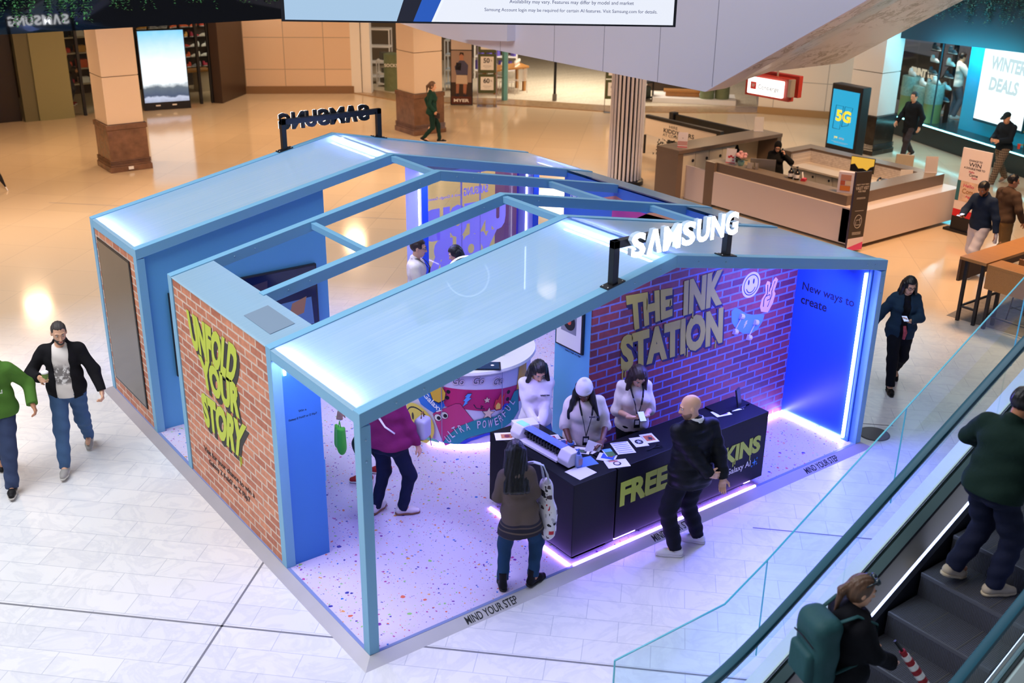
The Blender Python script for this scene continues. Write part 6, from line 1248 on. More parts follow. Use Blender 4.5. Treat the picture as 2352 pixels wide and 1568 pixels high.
for sgn, yl in ((1, -2.85), (-1, -4.15)):
    Y = lambda d: yl-sgn*d   # d > 0 towards the steps
    obj('handrail', ribbon([(Y(-0.042), 0.0), (Y(-0.034), 0.026), (Y(0), 0.036), (Y(0.034), 0.026), (Y(0.042), 0.0), (Y(0.034), -0.022), (Y(-0.034), -0.022)][::sgn]), M_HR, es, smooth=True)
    obj('handrail_track', ribbon([(Y(-0.018), -0.022), (Y(0.018), -0.022), (Y(0.018), -0.06), (Y(-0.018), -0.06)][::-sgn]), M_BLK, es)
    for x0, x1 in ((-0.6, 0.9), (0.9, 2.7), (2.7, 4.6), (4.6, 7.1), (7.1, 9.6)): obj('glass_panel', ribbon([(Y(-0.006), -0.05), (Y(0.006), -0.05), (Y(0.006), -0.64), (Y(-0.006), -0.64)][::-sgn], x0, x1), M_EGL, es)
    obj('outer_deck', ribbon([(Y(-0.30), -0.95), (Y(-0.30), -0.91), (Y(-0.05), -0.62), (Y(-0.02), -0.62), (Y(-0.02), -0.95)][::sgn]), M_ESW, es)
    obj('outer_skirt', ribbon([(Y(-0.30), -0.95), (Y(-0.27), -0.95), (Y(-0.27), -1.25), (Y(-0.30), -1.25)][::sgn]), M_ESW, es)
    obj('glass_gasket', ribbon([(Y(-0.025), -0.625), (Y(-0.025), -0.60), (Y(-0.008), -0.60), (Y(-0.008), -0.625)][::sgn]), M_BLK, es)
    obj('inner_deck', ribbon([(Y(0.006), -0.62), (Y(0.06), -0.69), (Y(0.065), -0.71), (Y(-0.02), -0.71)][::sgn]), M_ESG, es)
    obj('deck_trim', ribbon([(Y(0.058), -0.69), (Y(0.068), -0.70), (Y(0.068), -0.715), (Y(0.058), -0.71)][::sgn]), M_BLK, es)
    obj('skirt_panel', ribbon([(Y(0.065), -0.712), (Y(0.148), -0.86), (Y(0.148), -0.88), (Y(0.0), -0.88)][::sgn]), M_TAN, es)
    obj('skirt_light', ribbon([(Y(0.146), -0.862), (Y(0.158), -0.878), (Y(0.158), -0.892), (Y(0.146), -0.885)][::sgn]), mat('led_skirt', (0.5, 0.6, 1), emit=7, ecol=(0.40, 0.52, 1.0)), es)
    obj('skirt', ribbon([(Y(0.15), -0.88), (Y(0.185), -0.93), (Y(0.185), -1.35), (Y(0.10), -1.35), (Y(0.10), -0.88)][::sgn]), M_DK, es)
def step_mat():
    m, nt, b, N, L = nodes('step_metal'); g = N('NewGeometry'); s = N('SeparateXYZ'); L(g.outputs['Position'], s.inputs[0])
    mu = N('Math', operation='MULTIPLY'); mu.inputs[1].default_value = 2*math.pi/0.0125; L(s.outputs[1], mu.inputs[0]); sn = N('Math', operation='SINE'); L(mu.outputs[0], sn.inputs[0])
    bp = N('Bump'); bp.inputs['Strength'].default_value = 0.9; bp.inputs['Distance'].default_value = 0.006; L(sn.outputs[0], bp.inputs['Height']); L(bp.outputs[0], b.inputs['Normal'])
    b.inputs['Base Color'].default_value = hexc('66666E'); b.inputs['Metallic'].default_value = 0.3; b.inputs['Roughness'].default_value = 0.42; return m
M_STEP = step_mat(); M_NOSE = mat('step_nose', '6A6A70', 0.4, 0.5); M_YLW = mat('step_line', '55524C', 0.5)
for k in range(-8, 15):
    x = 3.08+0.4*k; z = 0.98+0.212*k
    lift = lambda q: max(q, G+0.02) if q > G-0.6 else G+0.02
    z0, zb = max(z, G+0.02), max(z-0.212, G+0.02)
    mb = MB(); mb.box(x, x+0.405, -3.945, -3.055, z0-0.04, z0)
    if z0 > zb+0.01:
        n = 8; pr = [(x+0.02*math.sin(math.pi*i/n*0.5)-0.012, zb+(z0-0.02-zb)*i/n) for i in range(n+1)]
        mb.prism([(x+0.06, zb)]+[(p[0], p[1]) for p in pr][:0]+[(x-0.006, zb), (x-0.002, (zb+z0)/2), (x, z0-0.03), (x+0.06, z0-0.03)], -3.945, -3.055, 'y')
    s = obj('step', mb, M_STEP, es)
    obj('nosing', MB().box(x-0.004, x+0.012, -3.945, -3.055, z0-0.03, z0+0.002), M_NOSE, s)
    obj('tread_lines', MB().box(x+0.01, x+0.40, -3.35, -3.345, z0, z0+0.002).box(x+0.01, x+0.40, -3.655, -3.65, z0, z0+0.002), M_YLW, s)
obj('truss', ribbon([(-2.60, -0.95), (-2.60, -1.9), (-4.40, -1.9), (-4.40, -0.95), (-4.38, -0.95), (-4.38, -1.85), (-2.62, -1.85), (-2.62, -0.95)], 3.0, 9.6), MC['escalator_cladding'], es)
gd = thing('glass_guard', 'frameless glass guard with a green edge beside the escalator', 'guard', (3.5, -2.1, G))
M_EDGE = mat('glass_edge', '3FA6B8', 0.15, emit=0.05, ecol=(0.2, 0.75, 0.9))
gp_ = [(0.98, 0.86), (2.21, 0.86), (2.71, 1.10), (4.45, 2.05), (6.2, 3.02), (8.0, 4.02), (9.8, 5.02)]
def gtop(x):
    for (a, b), (c, d) in zip(gp_, gp_[1:]):
        if a <= x <= c: return b+(d-b)*(x-a)/(c-a)
for (xa, za), (xb, zb) in zip([(0.98, 0.86)]+gp_[2:], gp_[2:]):
    pts = [(x, z) for x, z in gp_ if xa <= x <= xb]; lo = [(x, max(G, z-1.0)) for x, z in pts][::-1]
    p = obj('glass_panel', MB().prism(pts+lo, -2.106, -2.094, 'y'), M_GLASS, gd)
    mb = MB()
    for (a, b), (c, d) in zip(pts, pts[1:]): mb.prism([(a, b-0.004), (c, d-0.004), (c, d+0.004), (a, b+0.004)], -2.107, -2.093, 'y')
    mb.box(xb-0.005, xb-0.002, -2.107, -2.093, max(G, zb-1.0), zb)
    if xa < 1: mb.box(xa, xa+0.006, -2.107, -2.093, G, za); 
    obj('glass_edge', mb, M_EDGE, p)

# ================================================================ shops along the back
# shoe shop on the left behind the glass
ol = thing('pier', 'wide olive wall pier left of the sports shop window', 'pier', (4.6, 27.2, G)); obj('face', MB().box(4.35, 5.35, 27.0, 27.3, G, 4.1), M_OLIVE, ol); obj('reveal', MB().box(3.95, 4.35, 27.05, 27.3, G, 4.1), mat('olive_dark', '68644A', 0.6), ol)
t = thing('shop_glazing', 'sports shop window with dark frames beside the olive pier', 'window', (7.4, 27.2, G))
obj('pane', MB().box(5.35, 9.8, 27.19, 27.21, G+0.05, 4.1), M_GLASSD, t)
for x in (5.72, 9.4, 9.78): obj('mullion', MB().box(x-0.04, x+0.04, 27.15, 27.25, G, 4.1), M_BLK, t)
M_SH = mat('shelf_pale', 'C8B8A0', 0.5); cols = ['C83A28', 'E8E4DC', '2A3A5A', 'D8A050', '1A1A1E', '8A8A90', 'E06030', '4A5A3A', 'F0F0F0', 'B02848']
sh0 = None
def shoe_proto():
    global sh0
    sh0 = {}
    q = Sdf(0.03); q.cap((0.09, 0, 0.06), (-0.05, 0, 0.05), 0.045, 0.042).cap((-0.05, 0, 0.04), (-0.14, 0, 0.03), 0.042, 0.03).cap((0.09, 0, 0.06), (0.09, 0, 0.12), 0.045, 0.045); q.half((0, 0, 0.012), (0, 0, -1)); v, f = q.mesh(0.018)
    q2 = Sdf(0.02); q2.cap((0.09, 0, 0.02), (-0.14, 0, 0.02), 0.05, 0.036); q2.half((0, 0, 0.028), (0, 0, 1)).half((0, 0, 0), (0, 0, -1)); v2, f2 = q2.mesh(0.018)
    sh0['v'], sh0['f'], sh0['v2'], sh0['f2'] = v, f, v2, f2; sh0['m'] = {}
shoe_proto()
def shoe(x, y, z, rz, c, label, group, sc=1.0):
    key = c
    if key not in sh0['m']:
        a = meshes('sneaker', [(sh0['v'], sh0['f'])], mat('sneaker_'+c, c, 0.6)); b = meshes('sole', [(sh0['v2'], sh0['f2'])], M_SOLE, None); sh0['m'][key] = (a.data, b.data); bpy.data.objects.remove(a); bpy.data.objects.remove(b)
    o = bpy.data.objects.new('sneaker', sh0['m'][key][0]); COL.objects.link(o); o.location = (x, y, z); o.rotation_euler = (0, 0, R(rz)); o.scale = (sc,)*3; tag(o, label, 'shoe', group)
    s = bpy.data.objects.new('sole', sh0['m'][key][1]); COL.objects.link(s); s.parent = o; WM[o.name] = Matrix.Translation((x, y, z)); return o
su = thing('display_shelves', 'tall pale shelves of folded goods behind the person in the sports shop', 'shelves', (6.2, 30.9, G))
for z in (0.3, 0.8, 1.3, 1.8, 2.3): obj('shelf', MB().box(5.0, 7.6, 30.7, 31.2, z, z+0.04), M_SH, su)
obj('back_panel', MB().box(5.0, 7.6, 31.2, 31.25, G, 2.8), mat('shelf_back', '3A2A20', 0.7), su)
rn = random.Random(11); CN = {'C83A28': 'red', 'E8E4DC': 'cream', '2A3A5A': 'navy', 'D8A050': 'tan', '1A1A1E': 'black', '8A8A90': 'grey', 'E06030': 'orange', '4A5A3A': 'green', 'F0F0F0': 'white', 'B02848': 'crimson'}
for zi, z in enumerate((0.34, 0.84, 1.34, 1.84, 2.34)):
    for xi in range(5):
        c = rn.choice(cols); tag(obj('folded_stack', MB().box(5.15+xi*0.5, 5.5+xi*0.5, 30.75, 31.0, z, z+0.12+0.15*rn.random()), mat('goods_'+c, c, 0.8), bevel=0.02), 'folded goods on the sports shop shelves', 'clothing', 'folded goods on the sports shop shelves')
sw_ = thing('shoe_display', 'dark display panel covered with sneakers right of the landscape screen', 'display', (10.6, 30.6, G)); obj('panel', MB().box(8.6, 12.2, 30.9, 31.1, G, 3.4), mat('shoe_wall_dark', '241C1A', 0.6), sw_)
for zi in range(8): obj('ledge', MB().box(8.8, 12.0, 30.74, 30.9, 0.55+zi*0.34, 0.57+zi*0.34), M_BLK, sw_)
for zi in range(8):
    for xi in range(9): shoe(8.95+xi*0.36, 30.82, 0.575+zi*0.34, rn.choice((0, 180, 30)), rn.choice(['F0F0F0', 'E8E4DC', 'E06030', 'C83A28', 'F0F0F0', 'D8A050', 'B02848', '8A8A90']), 'sneaker on the dark display wall behind the landscape screen', 'sneakers on the shoe wall', 1.15)
t = thing('display_bench', 'low wooden display bench with a white top in the shoe shop', 'bench', (10.2, 29.6, G)); obj('top', MB().box(9.7, 10.7, 29.3, 29.9, 0.62, 0.68), M_OAK, t); obj('side', MB().box(10.2, 10.65, 29.35, 29.85, G, 0.62), M_SH, t); obj('side', MB().box(9.75, 9.8, 29.35, 29.85, G, 0.62), M_SH, t)
t = thing('landscape_screen', 'bright portrait screen showing pale sky over dark rocks and trees', 'screen', (8.2, 27.0, G)); TL = frame((7.45, 26.93, G), (0.985, -0.17, 0), (0, 0, 1)); LW, LH = 1.42, 2.40
obj('cabinet', MB().box(0, LW, 0, LH, -0.2, 0, TL), M_BLK, t)
def sky_screen():
    m, nt, b, N, L = nodes('screen_landscape'); g = N('NewGeometry'); s = N('SeparateXYZ'); L(g.outputs['Position'], s.inputs[0])
    mr = N('MapRange'); mr.inputs['From Min'].default_value = G+0.25; mr.inputs['From Max'].default_value = G+LH; L(s.outputs[2], mr.inputs[0])
    r = N('ValToRGB'); ramp(r, [(0.0, (0.35, 0.38, 0.5)), (0.06, (0.5, 0.55, 0.7)), (0.08, (0.06, 0.09, 0.16)), (0.2, (0.12, 0.16, 0.2)), (0.26, (0.9, 0.97, 1.0)), (0.6, (0.85, 0.96, 1.0)), (1.0, (0.22, 0.62, 0.95))])
    n = N('TexNoise', i_Scale=5.0, i_Detail=5.0); L(g.outputs['Position'], n.inputs[0])
    ma = N('Math', operation='MULTIPLY_ADD'); ma.inputs[1].default_value = 0.10; ma.inputs[2].default_value = -0.05; L(n.outputs['Fac'], ma.inputs[0]); ad = N('Math', operation='ADD'); L(mr.outputs[0], ad.inputs[0]); L(ma.outputs[0], ad.inputs[1]); L(ad.outputs[0], r.inputs[0])
    L(r.outputs[0], b.inputs['Emission Color']); b.inputs['Emission Strength'].default_value = 1.15; b.inputs['Base Color'].default_value = (0, 0, 0, 1); return m
obj('display', MB().box(0.03, LW-0.03, 0.24, LH, 0, 0.004, TL), sky_screen(), t)
for x in (0.35, 0.85): obj('badge', MB().box(x, x+0.14, 0.12, 0.16, 0, 0.004, TL), M_WHITE, t)
# department store entrance
t = thing('entrance_pillar', 'white panelled entrance pillar of the department store', 'pillar', (14.7, 26.0, G)); obj('shaft', MB().prism([(14.45, 26.35), (14.75, 26.2), (15.0, 26.6), (14.7, 26.75)], G, 4.1, 'z'), M_WHITE, t); obj('return', MB().prism([(14.78, 26.2), (14.95, 25.9), (15.2, 26.2), (15.0, 26.55)], G, 4.1, 'z'), M_WHITE, t)
def rack(label, x, y, w_, d, zs, m, rz=0, name='display_rack'):
    t = thing(name, label, 'shelves', (x, y, G), R(rz))
    for z in zs: obj('shelf', MB().box(-w_/2, w_/2, -d/2, d/2, z, z+0.04), m, t, local=True)
    for sx in (-1, 1):
        for sy in (-1, 1): obj('post', MB().box(sx*(w_/2-0.02)-0.02, sx*(w_/2-0.02)+0.02, sy*(d/2-0.02)-0.02, sy*(d/2-0.02)+0.02, 0, zs[-1]+0.02), m, t, local=True)
    return t
rack('white shelf rack of kitchen goods left of the square column', 16.0, 28.0, 1.8, 0.6, (0.25, 0.75, 1.3, 1.9), M_WHITE, -40); rack('white shelf stand with dark boxes beside the green plinth', 16.3, 26.9, 0.9, 0.5, (0.1, 0.45, 0.9), M_WHITE, -40); rack('white glossy rack of glassware right of the square column', 17.9, 25.0, 0.8, 0.6, (0.2, 0.7, 1.2, 1.7), mat('rack_cool', 'C8D8E8', 0.2), -45)
for i in range(14):
    z = (0.35, 0.85, 1.4, 2.0)[i % 4]; u = -0.75+1.5*((i*7) % 14)/14; x, y = 16.0+u*math.cos(R(-40)), 28.0+u*math.sin(R(-40)); c = ['E8E2D4', 'D8D0BC', '5A6A4A', '3A3A3C', 'F0EEE8'][i % 5]
    tag(obj('storage_tin', MB().lathe([(0.10, 0), (0.11, 0.18+0.06*(i % 3)), (0.06, 0.22+0.06*(i % 3))], (x, y, z-G*0-0.06+0.04-0.06), 12), mat('tin_'+c, c, 0.4), smooth=True), 'kitchen tin or pot on the white store rack', 'kitchenware', 'kitchen goods on the white rack')
for i, (u, z) in enumerate(((-0.2, 0.06), (0.1, 0.06), (-0.15, 0.41), (0.2, 0.41), (-0.2, 0.86), (0.05, 0.86))):
    x, y = 16.3+u*math.cos(R(-40)), 26.9+u*math.sin(R(-40)); tag(obj('gift_box', MB().box(x-0.12, x+0.12, y-0.12, y+0.12, z+0.02, z+0.18+0.1*(i > 3)), mat('box_dk', '4A463E', 0.5), bevel=0.01), 'dark boxed goods on the white stand beside the green plinth', 'box', 'dark boxes on the white stand')
t = thing('plinth', 'green cylinder plinth with sock lettering left of the square column', 'plinth', (15.97, 26.1, G)); obj('drum', MB().lathe([(0.33, 0), (0.33, 1.26)], (15.97, 26.1, G), 28), mat('plinth_green', '6F7A5A', 0.7, var=0.25, vscale=8), t, smooth=True); obj('lettering', txt('SOCKS', frame((15.97-0.28*0.8-0.20, 26.1-0.28*0.8+0.16-0.02, 0.80), (0.797, -0.604, 0), (0, 0, 1)) @ Matrix.Translation((0.02, 0, 0.06)), width=0.46, bold=0.02), M_WHITE, t)
t = thing('lightbox_banner', 'tall banner picture of a man in a plaid shirt at the store entrance', 'banner', (16.35, 22.36, G)); TM_ = frame((16.02, 22.62, G), (0.78, -0.62, 0), (0, 0, 1)); bw = 0.72
obj('board', MB().box(0, bw, 0.02, 2.35, -0.08, 0, TM_), M_BLK, t); obj('picture', shape(rect(0.03, 0.25, bw-0.03, 1.75), TM_, 0.002), mat('banner_room', 'A08A80', 0.5), t); obj('floor_picture', shape(rect(0.03, 0.05, bw-0.03, 0.75), TM_, 0.003), mat('banner_floor', '3A2A24', 0.5), t); obj('base_picture', shape(rect(0.03, 0.05, bw-0.03, 0.30), TM_, 0.004), mat('banner_base', '5A2A1E', 0.5), t); obj('top_panel', shape(rect(0.03, 1.78, bw-0.03, 2.33), TM_, 0.002), mat('banner_top', 'CDBFB8', 0.5), t)
for q, c in (([(0.30, 1.45), (0.42, 1.45), (0.43, 1.60), (0.36, 1.66), (0.30, 1.60)], 'B88068'), ([(0.20, 0.98), (0.56, 0.98), (0.58, 1.30), (0.45, 1.44), (0.30, 1.44), (0.14, 1.25)], '4A4A68'), ([(0.16, 1.15), (0.34, 1.12), (0.36, 1.36), (0.20, 1.38)], '1A1C26'), ([(0.18, 0.70), (0.56, 0.70), (0.54, 0.99), (0.20, 0.99)], 'D0BCA8'), ([(0.18, 0.36), (0.27, 0.36), (0.29, 0.71), (0.19, 0.71)], 'A87058'), ([(0.42, 0.36), (0.51, 0.36), (0.54, 0.71), (0.42, 0.71)], 'A87058'), ([(0.14, 0.30), (0.28, 0.30), (0.28, 0.40), (0.16, 0.40)], '26263A'), ([(0.42, 0.30), (0.57, 0.30), (0.52, 0.40), (0.42, 0.40)], '26263A'), ([(0.29, 1.60), (0.44, 1.60), (0.43, 1.69), (0.32, 1.70)], '241A16')): obj('figure_print', shape(q, TM_, 0.002, lift=0.005), mat('ink_'+c, c, 0.5), t)
obj('lettering', txt('MYER', TM_ @ Matrix.Translation((bw/2, 0.12, 0.007)), width=0.5, height=0.10, align='CENTER', bold=0.03), M_WHITE, t)
def sale_stand(label, o, xd, names, dx):
    t = thing('sale_stand', label, 'sign', o); T = frame(o, xd, (0, 0, 1)); M_OG = mat('olive_frame', '4A5230', 0.5)
    for i, nm in enumerate(names):
        z = 0.42+i*0.64; f = obj('frame', MB().box(0, 0.58, z, z+0.60, -0.03, 0, T), M_OG, t); obj('card', MB().box(0.08, 0.50, z+0.10, z+0.52, 0, 0.003, T), M_WHITE, f)
        mb = txt(nm, T @ Matrix.Translation((0.27, z+0.32, 0.004)), width=0.20, align='CENTER', bold=0.02); txt('%', T @ Matrix.Translation((0.40, z+0.37, 0.004)), width=0.05, mb=mb); mb.box(0.16, 0.42, z+0.22, z+0.228, 0.003, 0.004, T).box(0.2, 0.38, z+0.17, z+0.176, 0.003, 0.004, T); obj('lettering', mb, M_BLK, f)
    for x in (-0.01, 0.59): obj('pole', MB().box(x-0.012, x+0.012, 0, 2.36, -0.02, 0.0, T), mat('chrome', 'B8B4B0', 0.2, 0.9), t)
    obj('foot', MB().box(-0.03, 0.61, 0, 0.02, -0.2, 0.2, T), MC['chrome'], t)
    return t
sale_stand('tall stand of three sale cards in olive frames beside the banner', (16.72, 22.05, G), (0.80, -0.60, 0), ('60', '50', '40'), 0); sale_stand('stand of sale cards in olive frames half hidden by the fluted column', (19.5, 18.98, G), (0.80, -0.60, 0), ('60', '50'), 0)
t = thing('security_gate', 'thin teal post at the department store entrance', 'post', (18.0, 22.35, G)); obj('post', MB().box(17.93, 18.07, 22.28, 22.40, G, 1.9), mat('gate_teal', '6FB0B0', 0.3), t); obj('edge', MB().box(18.07, 18.10, 22.28, 22.40, G, 1.9), mat('gate_grey', 'A8C0C0', 0.3), t)
t = thing('barrier_post', 'slim black post standing in the department store entrance', 'post', (19.4, 21.4, G)); obj('pole', MB().lathe([(0.045, 0), (0.045, 1.6)], (19.4, 21.4, G), 10), M_BLK, t, smooth=True); obj('foot', MB().lathe([(0.075, 0), (0.075, 0.22), (0.06, 0.25)], (19.4, 21.4, G), 12), mat('post_grey', '7A7672', 0.4), t, smooth=True)
t = thing('display_table', 'long warm wooden table laid with glassware in the store entrance', 'table', (18.9, 23.8, G)); obj('tabletop', MB().prism([(17.9, 23.2), (18.2, 24.1), (20.1, 24.3), (19.85, 23.4)], 0.76, 0.82, 'z'), M_OAK, t)
for x, y in ((18.5, 23.55), (19.75, 23.55), (18.4, 24.05), (19.9, 24.15)): obj('leg', MB().box(x-0.05, x+0.05, y-0.05, y+0.05, G, 0.76), M_OAK, t)
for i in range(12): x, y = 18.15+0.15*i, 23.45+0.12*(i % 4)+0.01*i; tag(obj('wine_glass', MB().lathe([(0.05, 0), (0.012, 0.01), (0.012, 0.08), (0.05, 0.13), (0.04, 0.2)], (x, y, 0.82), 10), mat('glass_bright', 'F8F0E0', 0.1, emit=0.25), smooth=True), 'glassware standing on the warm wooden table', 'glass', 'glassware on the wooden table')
for i, (x, y) in enumerate(((18.75, 23.2), (19.35, 23.3), (19.2, 24.5))):
    t = thing('clear_chair', ['clear acrylic chair at the left of the wooden table', 'clear acrylic chair at the right of the wooden table', 'clear acrylic chair behind the wooden table'][i], 'chair', (x, y, G), R(180 if i < 2 else 0), 'clear chairs at the wooden table'); M_AC = mat('acrylic', 'D8CFC4', 0.1, alpha=0.4)
    obj('seat', MB().box(-0.2, 0.2, -0.2, 0.2, 0.44, 0.46), M_AC, t, local=True); obj('backrest', MB().box(-0.2, 0.2, 0.18, 0.2, 0.5, 0.85), M_AC, t, local=True)
    for sx in (-0.18, 0.18):
        for sy in (-0.18, 0.18): obj('leg', MB().tube([(sx, sy, 0.45), (sx*1.1, sy*1.1, 0)], 0.015, 6), M_AC, t, local=True)
rack('white shelving with purple boxes at the back of the store', 20.6, 26.4, 1.6, 0.5, (0.3, 0.8, 1.3), M_WHITE, -40)
for i in range(10): u = -0.7+0.15*i; tag(obj('carton', MB().box(20.6+u*0.77-0.06, 20.6+u*0.77+0.06, 26.4-u*0.64-0.1, 26.4-u*0.64+0.1, 0.78 if i % 2 else 0.28, 1.05 if i % 2 else 0.6), mat('carton_purple', '6A5AC0', 0.5, var=0.4, vscale=14)), 'purple boxed goods on the white shelving at the back of the store', 'box', 'purple boxes in the store')
t = thing('display_plinth', 'low white display platform inside the store, right of the fluted column', 'plinth', (23.2, 19.0, G)); obj('platform', MB().prism([(22.0, 19.4), (23.9, 17.4), (24.8, 18.3), (22.9, 20.3)], G, 0.12, 'z'), M_WHITE, t)
t = thing('display_bench', 'low wooden bench on the white platform', 'bench', (23.1, 19.2, 0.12)); obj('seat', MB().prism([(22.5, 19.4), (23.4, 18.5), (23.7, 18.8), (22.8, 19.7)], 0.26, 0.32, 'z'), M_OAK, t); obj('base', MB().prism([(22.6, 19.4), (23.4, 18.6), (23.6, 18.8), (22.8, 19.6)], 0.12, 0.26, 'z'), M_OAK, t)
for i, (x, y) in enumerate(((23.45, 18.3), (23.85, 18.0))):
    t = thing('plinth', ['left short green drum plinth at the store edge', 'right short green drum plinth at the store edge'][i], 'plinth', (x, y, 0.12)); obj('drum', MB().lathe([(0.24, 0), (0.24, 0.55)], (x, y, 0.12), 22), MC['plinth_green'], t, smooth=True)
t = thing('wood_counter', 'orange wooden counter deep inside the store', 'counter', (24.2, 20.6, G)); obj('top', MB().prism([(23.5, 21.3), (24.8, 19.9), (25.1, 20.2), (23.8, 21.6)], 0.7, 0.78, 'z'), M_OAK, t); obj('side', MB().prism([(23.55, 21.3), (24.8, 19.95), (25.0, 20.2), (23.8, 21.5)], G, 0.7, 'z'), mat('counter_dark', '3A2A20', 0.5), t)
t = thing('lantern_case', 'black framed display case inside the store', 'case', (22.0, 19.9, 0.0)); mb = MB()
for x in (21.75, 22.35):
    for y in (19.75, 20.2): mb.box(x-0.02, x+0.02, y-0.02, y+0.02, G, 0.55)
mb.box(21.73, 22.37, 19.73, 20.22, 0.53, 0.57).box(21.73, 22.37, 19.73, 20.22, 0.02, 0.06); obj('frame', mb, M_BLK, t); obj('contents', MB().box(21.8, 22.3, 19.8, 20.15, 0.06, 0.4), mat('case_dark', '3A3E34', 0.6, var=0.5, vscale=12), t)
t = thing('umbrella', 'closed black umbrella with a pale tip at the left edge', 'umbrella', (1.53, 19.06, G)); A, B_ = Vector((1.53, 19.06, G)), Vector((1.20, 19.25, 0.85)); obj('canopy', MB().tube([A+(B_-A)*0.10, A+(B_-A)*0.35, A+(B_-A)*0.8, B_], [0.015, 0.055, 0.06, 0.02], 12), M_BLKM, t, smooth='all'); obj('tip', MB().tube([A, A+(B_-A)*0.11], 0.012, 8), M_WHITE, t)

# sports store with cyan light on the right
CA, CD_ = Vector((24.6, 12.0, 0)), Vector((-0.351, -0.936, 0)); CNRM = Vector((-0.936, 0.351, 0))
def cw(t_, n_=0.0, z=0.0): return CA+CD_*t_+CNRM*n_+Vector((0, 0, z))
TCY = frame(cw(0), CD_, (0, 0, 1))
t = thing('store_front', 'glass store front with a dark base and a line of cyan light', 'store front', tuple(cw(3, 0, G)))
obj('base', MB().box(-0.2, 9.0, G, 0.42, -0.35, 0.05, TCY), mat('base_black', '12262C', 0.25), t); obj('cyan_light', MB().box(-0.2, 9.0, 0.43, 0.47, 0.03, 0.055, TCY), mat('led_cyan', (0.1, 0.9, 1), emit=11, ecol=(0.25, 0.92, 1.0)), t)
obj('ledge', MB().box(-0.2, 9.0, 0.42, 0.45, -1.4, 0.06, TCY), mat('ledge_dark', '1E3A40', 0.2), t); obj('pane', MB().box(-0.2, 9.0, 0.45, 3.6, -0.02, 0.0, TCY), M_GLASSD, t)
obj('back_panel', MB().box(-1.5, 11, G, 3.9, -4.2, -4.0, TCY), mat('store_back', '2E2A28', 0.7), t); obj('header', MB().box(-0.2, 9.0, 3.35, 3.9, -0.3, 0.0, TCY), mat('header_black', '0C2A34', 0.3), t)
for x in (1.9, 5.6): obj('mullion', MB().box(x-0.01, x+0.01, 0.45, 3.6, -0.03, 0.01, TCY), mat('joint_dark', '204048', 0.3), t)
t = thing('promotion_screen', 'large white glowing winter deals screen in the sports store window', 'screen', tuple(cw(4.0, -0.4, 0.9))); obj('housing', MB().box(3.1, 4.98, 0.85, 3.05, -0.55, -0.40, TCY), mat('cyan_case', '0A4A5E', 0.4), t); obj('surround', MB().box(2.25, 5.05, 0.45, 3.35, -0.72, -0.66, TCY), mat('cyan_glow_panel', '2AB6DC', 0.4), t)  # surround added: cyan glow around the screen put into its colour
ds = obj('display', MB().box(3.12, 4.96, 0.92, 3.0, -0.40, -0.39, TCY), mat('screen_white', (1, 1, 1), emit=1.9, ecol=(0.90, 0.98, 1.0)), t); M_WD = mat('screen_faint', (0.9, 0.95, 1), emit=0.92, ecol=(0.80, 0.93, 0.97))
for s, z, x0, x1 in (('WINTER', 2.25, 3.45, 4.75), ('DEALS', 1.72, 3.5, 4.6)): obj('lettering', txt(s, TCY @ Matrix.Translation((x0, z, -0.388)), width=x1-x0, height=0.36, bold=0.05, shear=0.1), M_WD, ds)
area('store_cyan_fill', tuple(cw(4.0, 0.35, 1.9)), 1.6, 22, (0.15, 0.85, 1.0), (0, R(-90), R(159)), sy=1.6); area('store_cyan_fill', (21.2, 8.4, 2.75), 0.6, 75, (0.05, 0.70, 1.0), (0, R(-125), 0), sy=2.4); area('store_cyan_fill', tuple(cw(2.6, -0.2, 2.9)), 0.3, 45, (0.05, 0.72, 1.0), (R(0), R(0), R(0)), sy=0.3); area('store_cyan_fill', tuple(cw(4.0, -0.7, 3.3)), 1.0, 90, (0.1, 0.8, 1.0), (R(180), 0, 0), sy=2.0); area('store_spot', tuple(cw(1.2, -1.0, 3.4)), 1.0, 60, (1.0, 0.9, 0.75))  # added cyan fill lamps; the one below the fascia imitates screen bloom
for i, (tt, zz) in enumerate(((0.15, 0.92), (0.72, 0.72), (1.28, 0.86))):
    t = thing('display_drum', ['leftmost glass topped pale green display drum in the store window', 'middle glass topped pale green display drum in the store window', 'rightmost glass topped pale green display drum beside the big screen'][i], 'display', tuple(cw(tt, -0.45, 0.45))); c = cw(tt, -0.45, 0.45)
    obj('drum', MB().lathe([(0.25, 0), (0.25, zz-0.45+0.12)], c, 22), mat('drum_green', '7E8E5A', 0.5), t, smooth=True); obj('glass_top', MB().lathe([(0.25, zz-0.33), (0.26, zz-0.3), (0.26, zz-0.3+0.5), (0.25, zz+0.22)], c, 22), mat('ice_glass', '8AB0AC', 0.12, var=0.4, vscale=20, bump=0.6, bscale=30), t, smooth=True)
    d = c+Vector((0, 0, zz+0.225)); shoe(d.x, d.y, d.z, 60, 'F0F0F0', ['white sneaker on the leftmost display drum', 'white sneaker on the middle display drum', 'white sneaker on the display drum beside the big screen'][i], 'sneakers on the display drums', 1.3)
t = thing('shoe_tower', 'dark pegged tower of sneakers between the display drums and the big screen', 'display', tuple(cw(1.75, -0.9, 0.45))); obj('post', MB().box(0.60, 0.70, 0.45, 3.3, -1.0, -0.9, TCY).box(1.35, 1.45, 0.45, 3.3, -0.9, -0.8, TCY), M_BLK, t)
rn = random.Random(4)
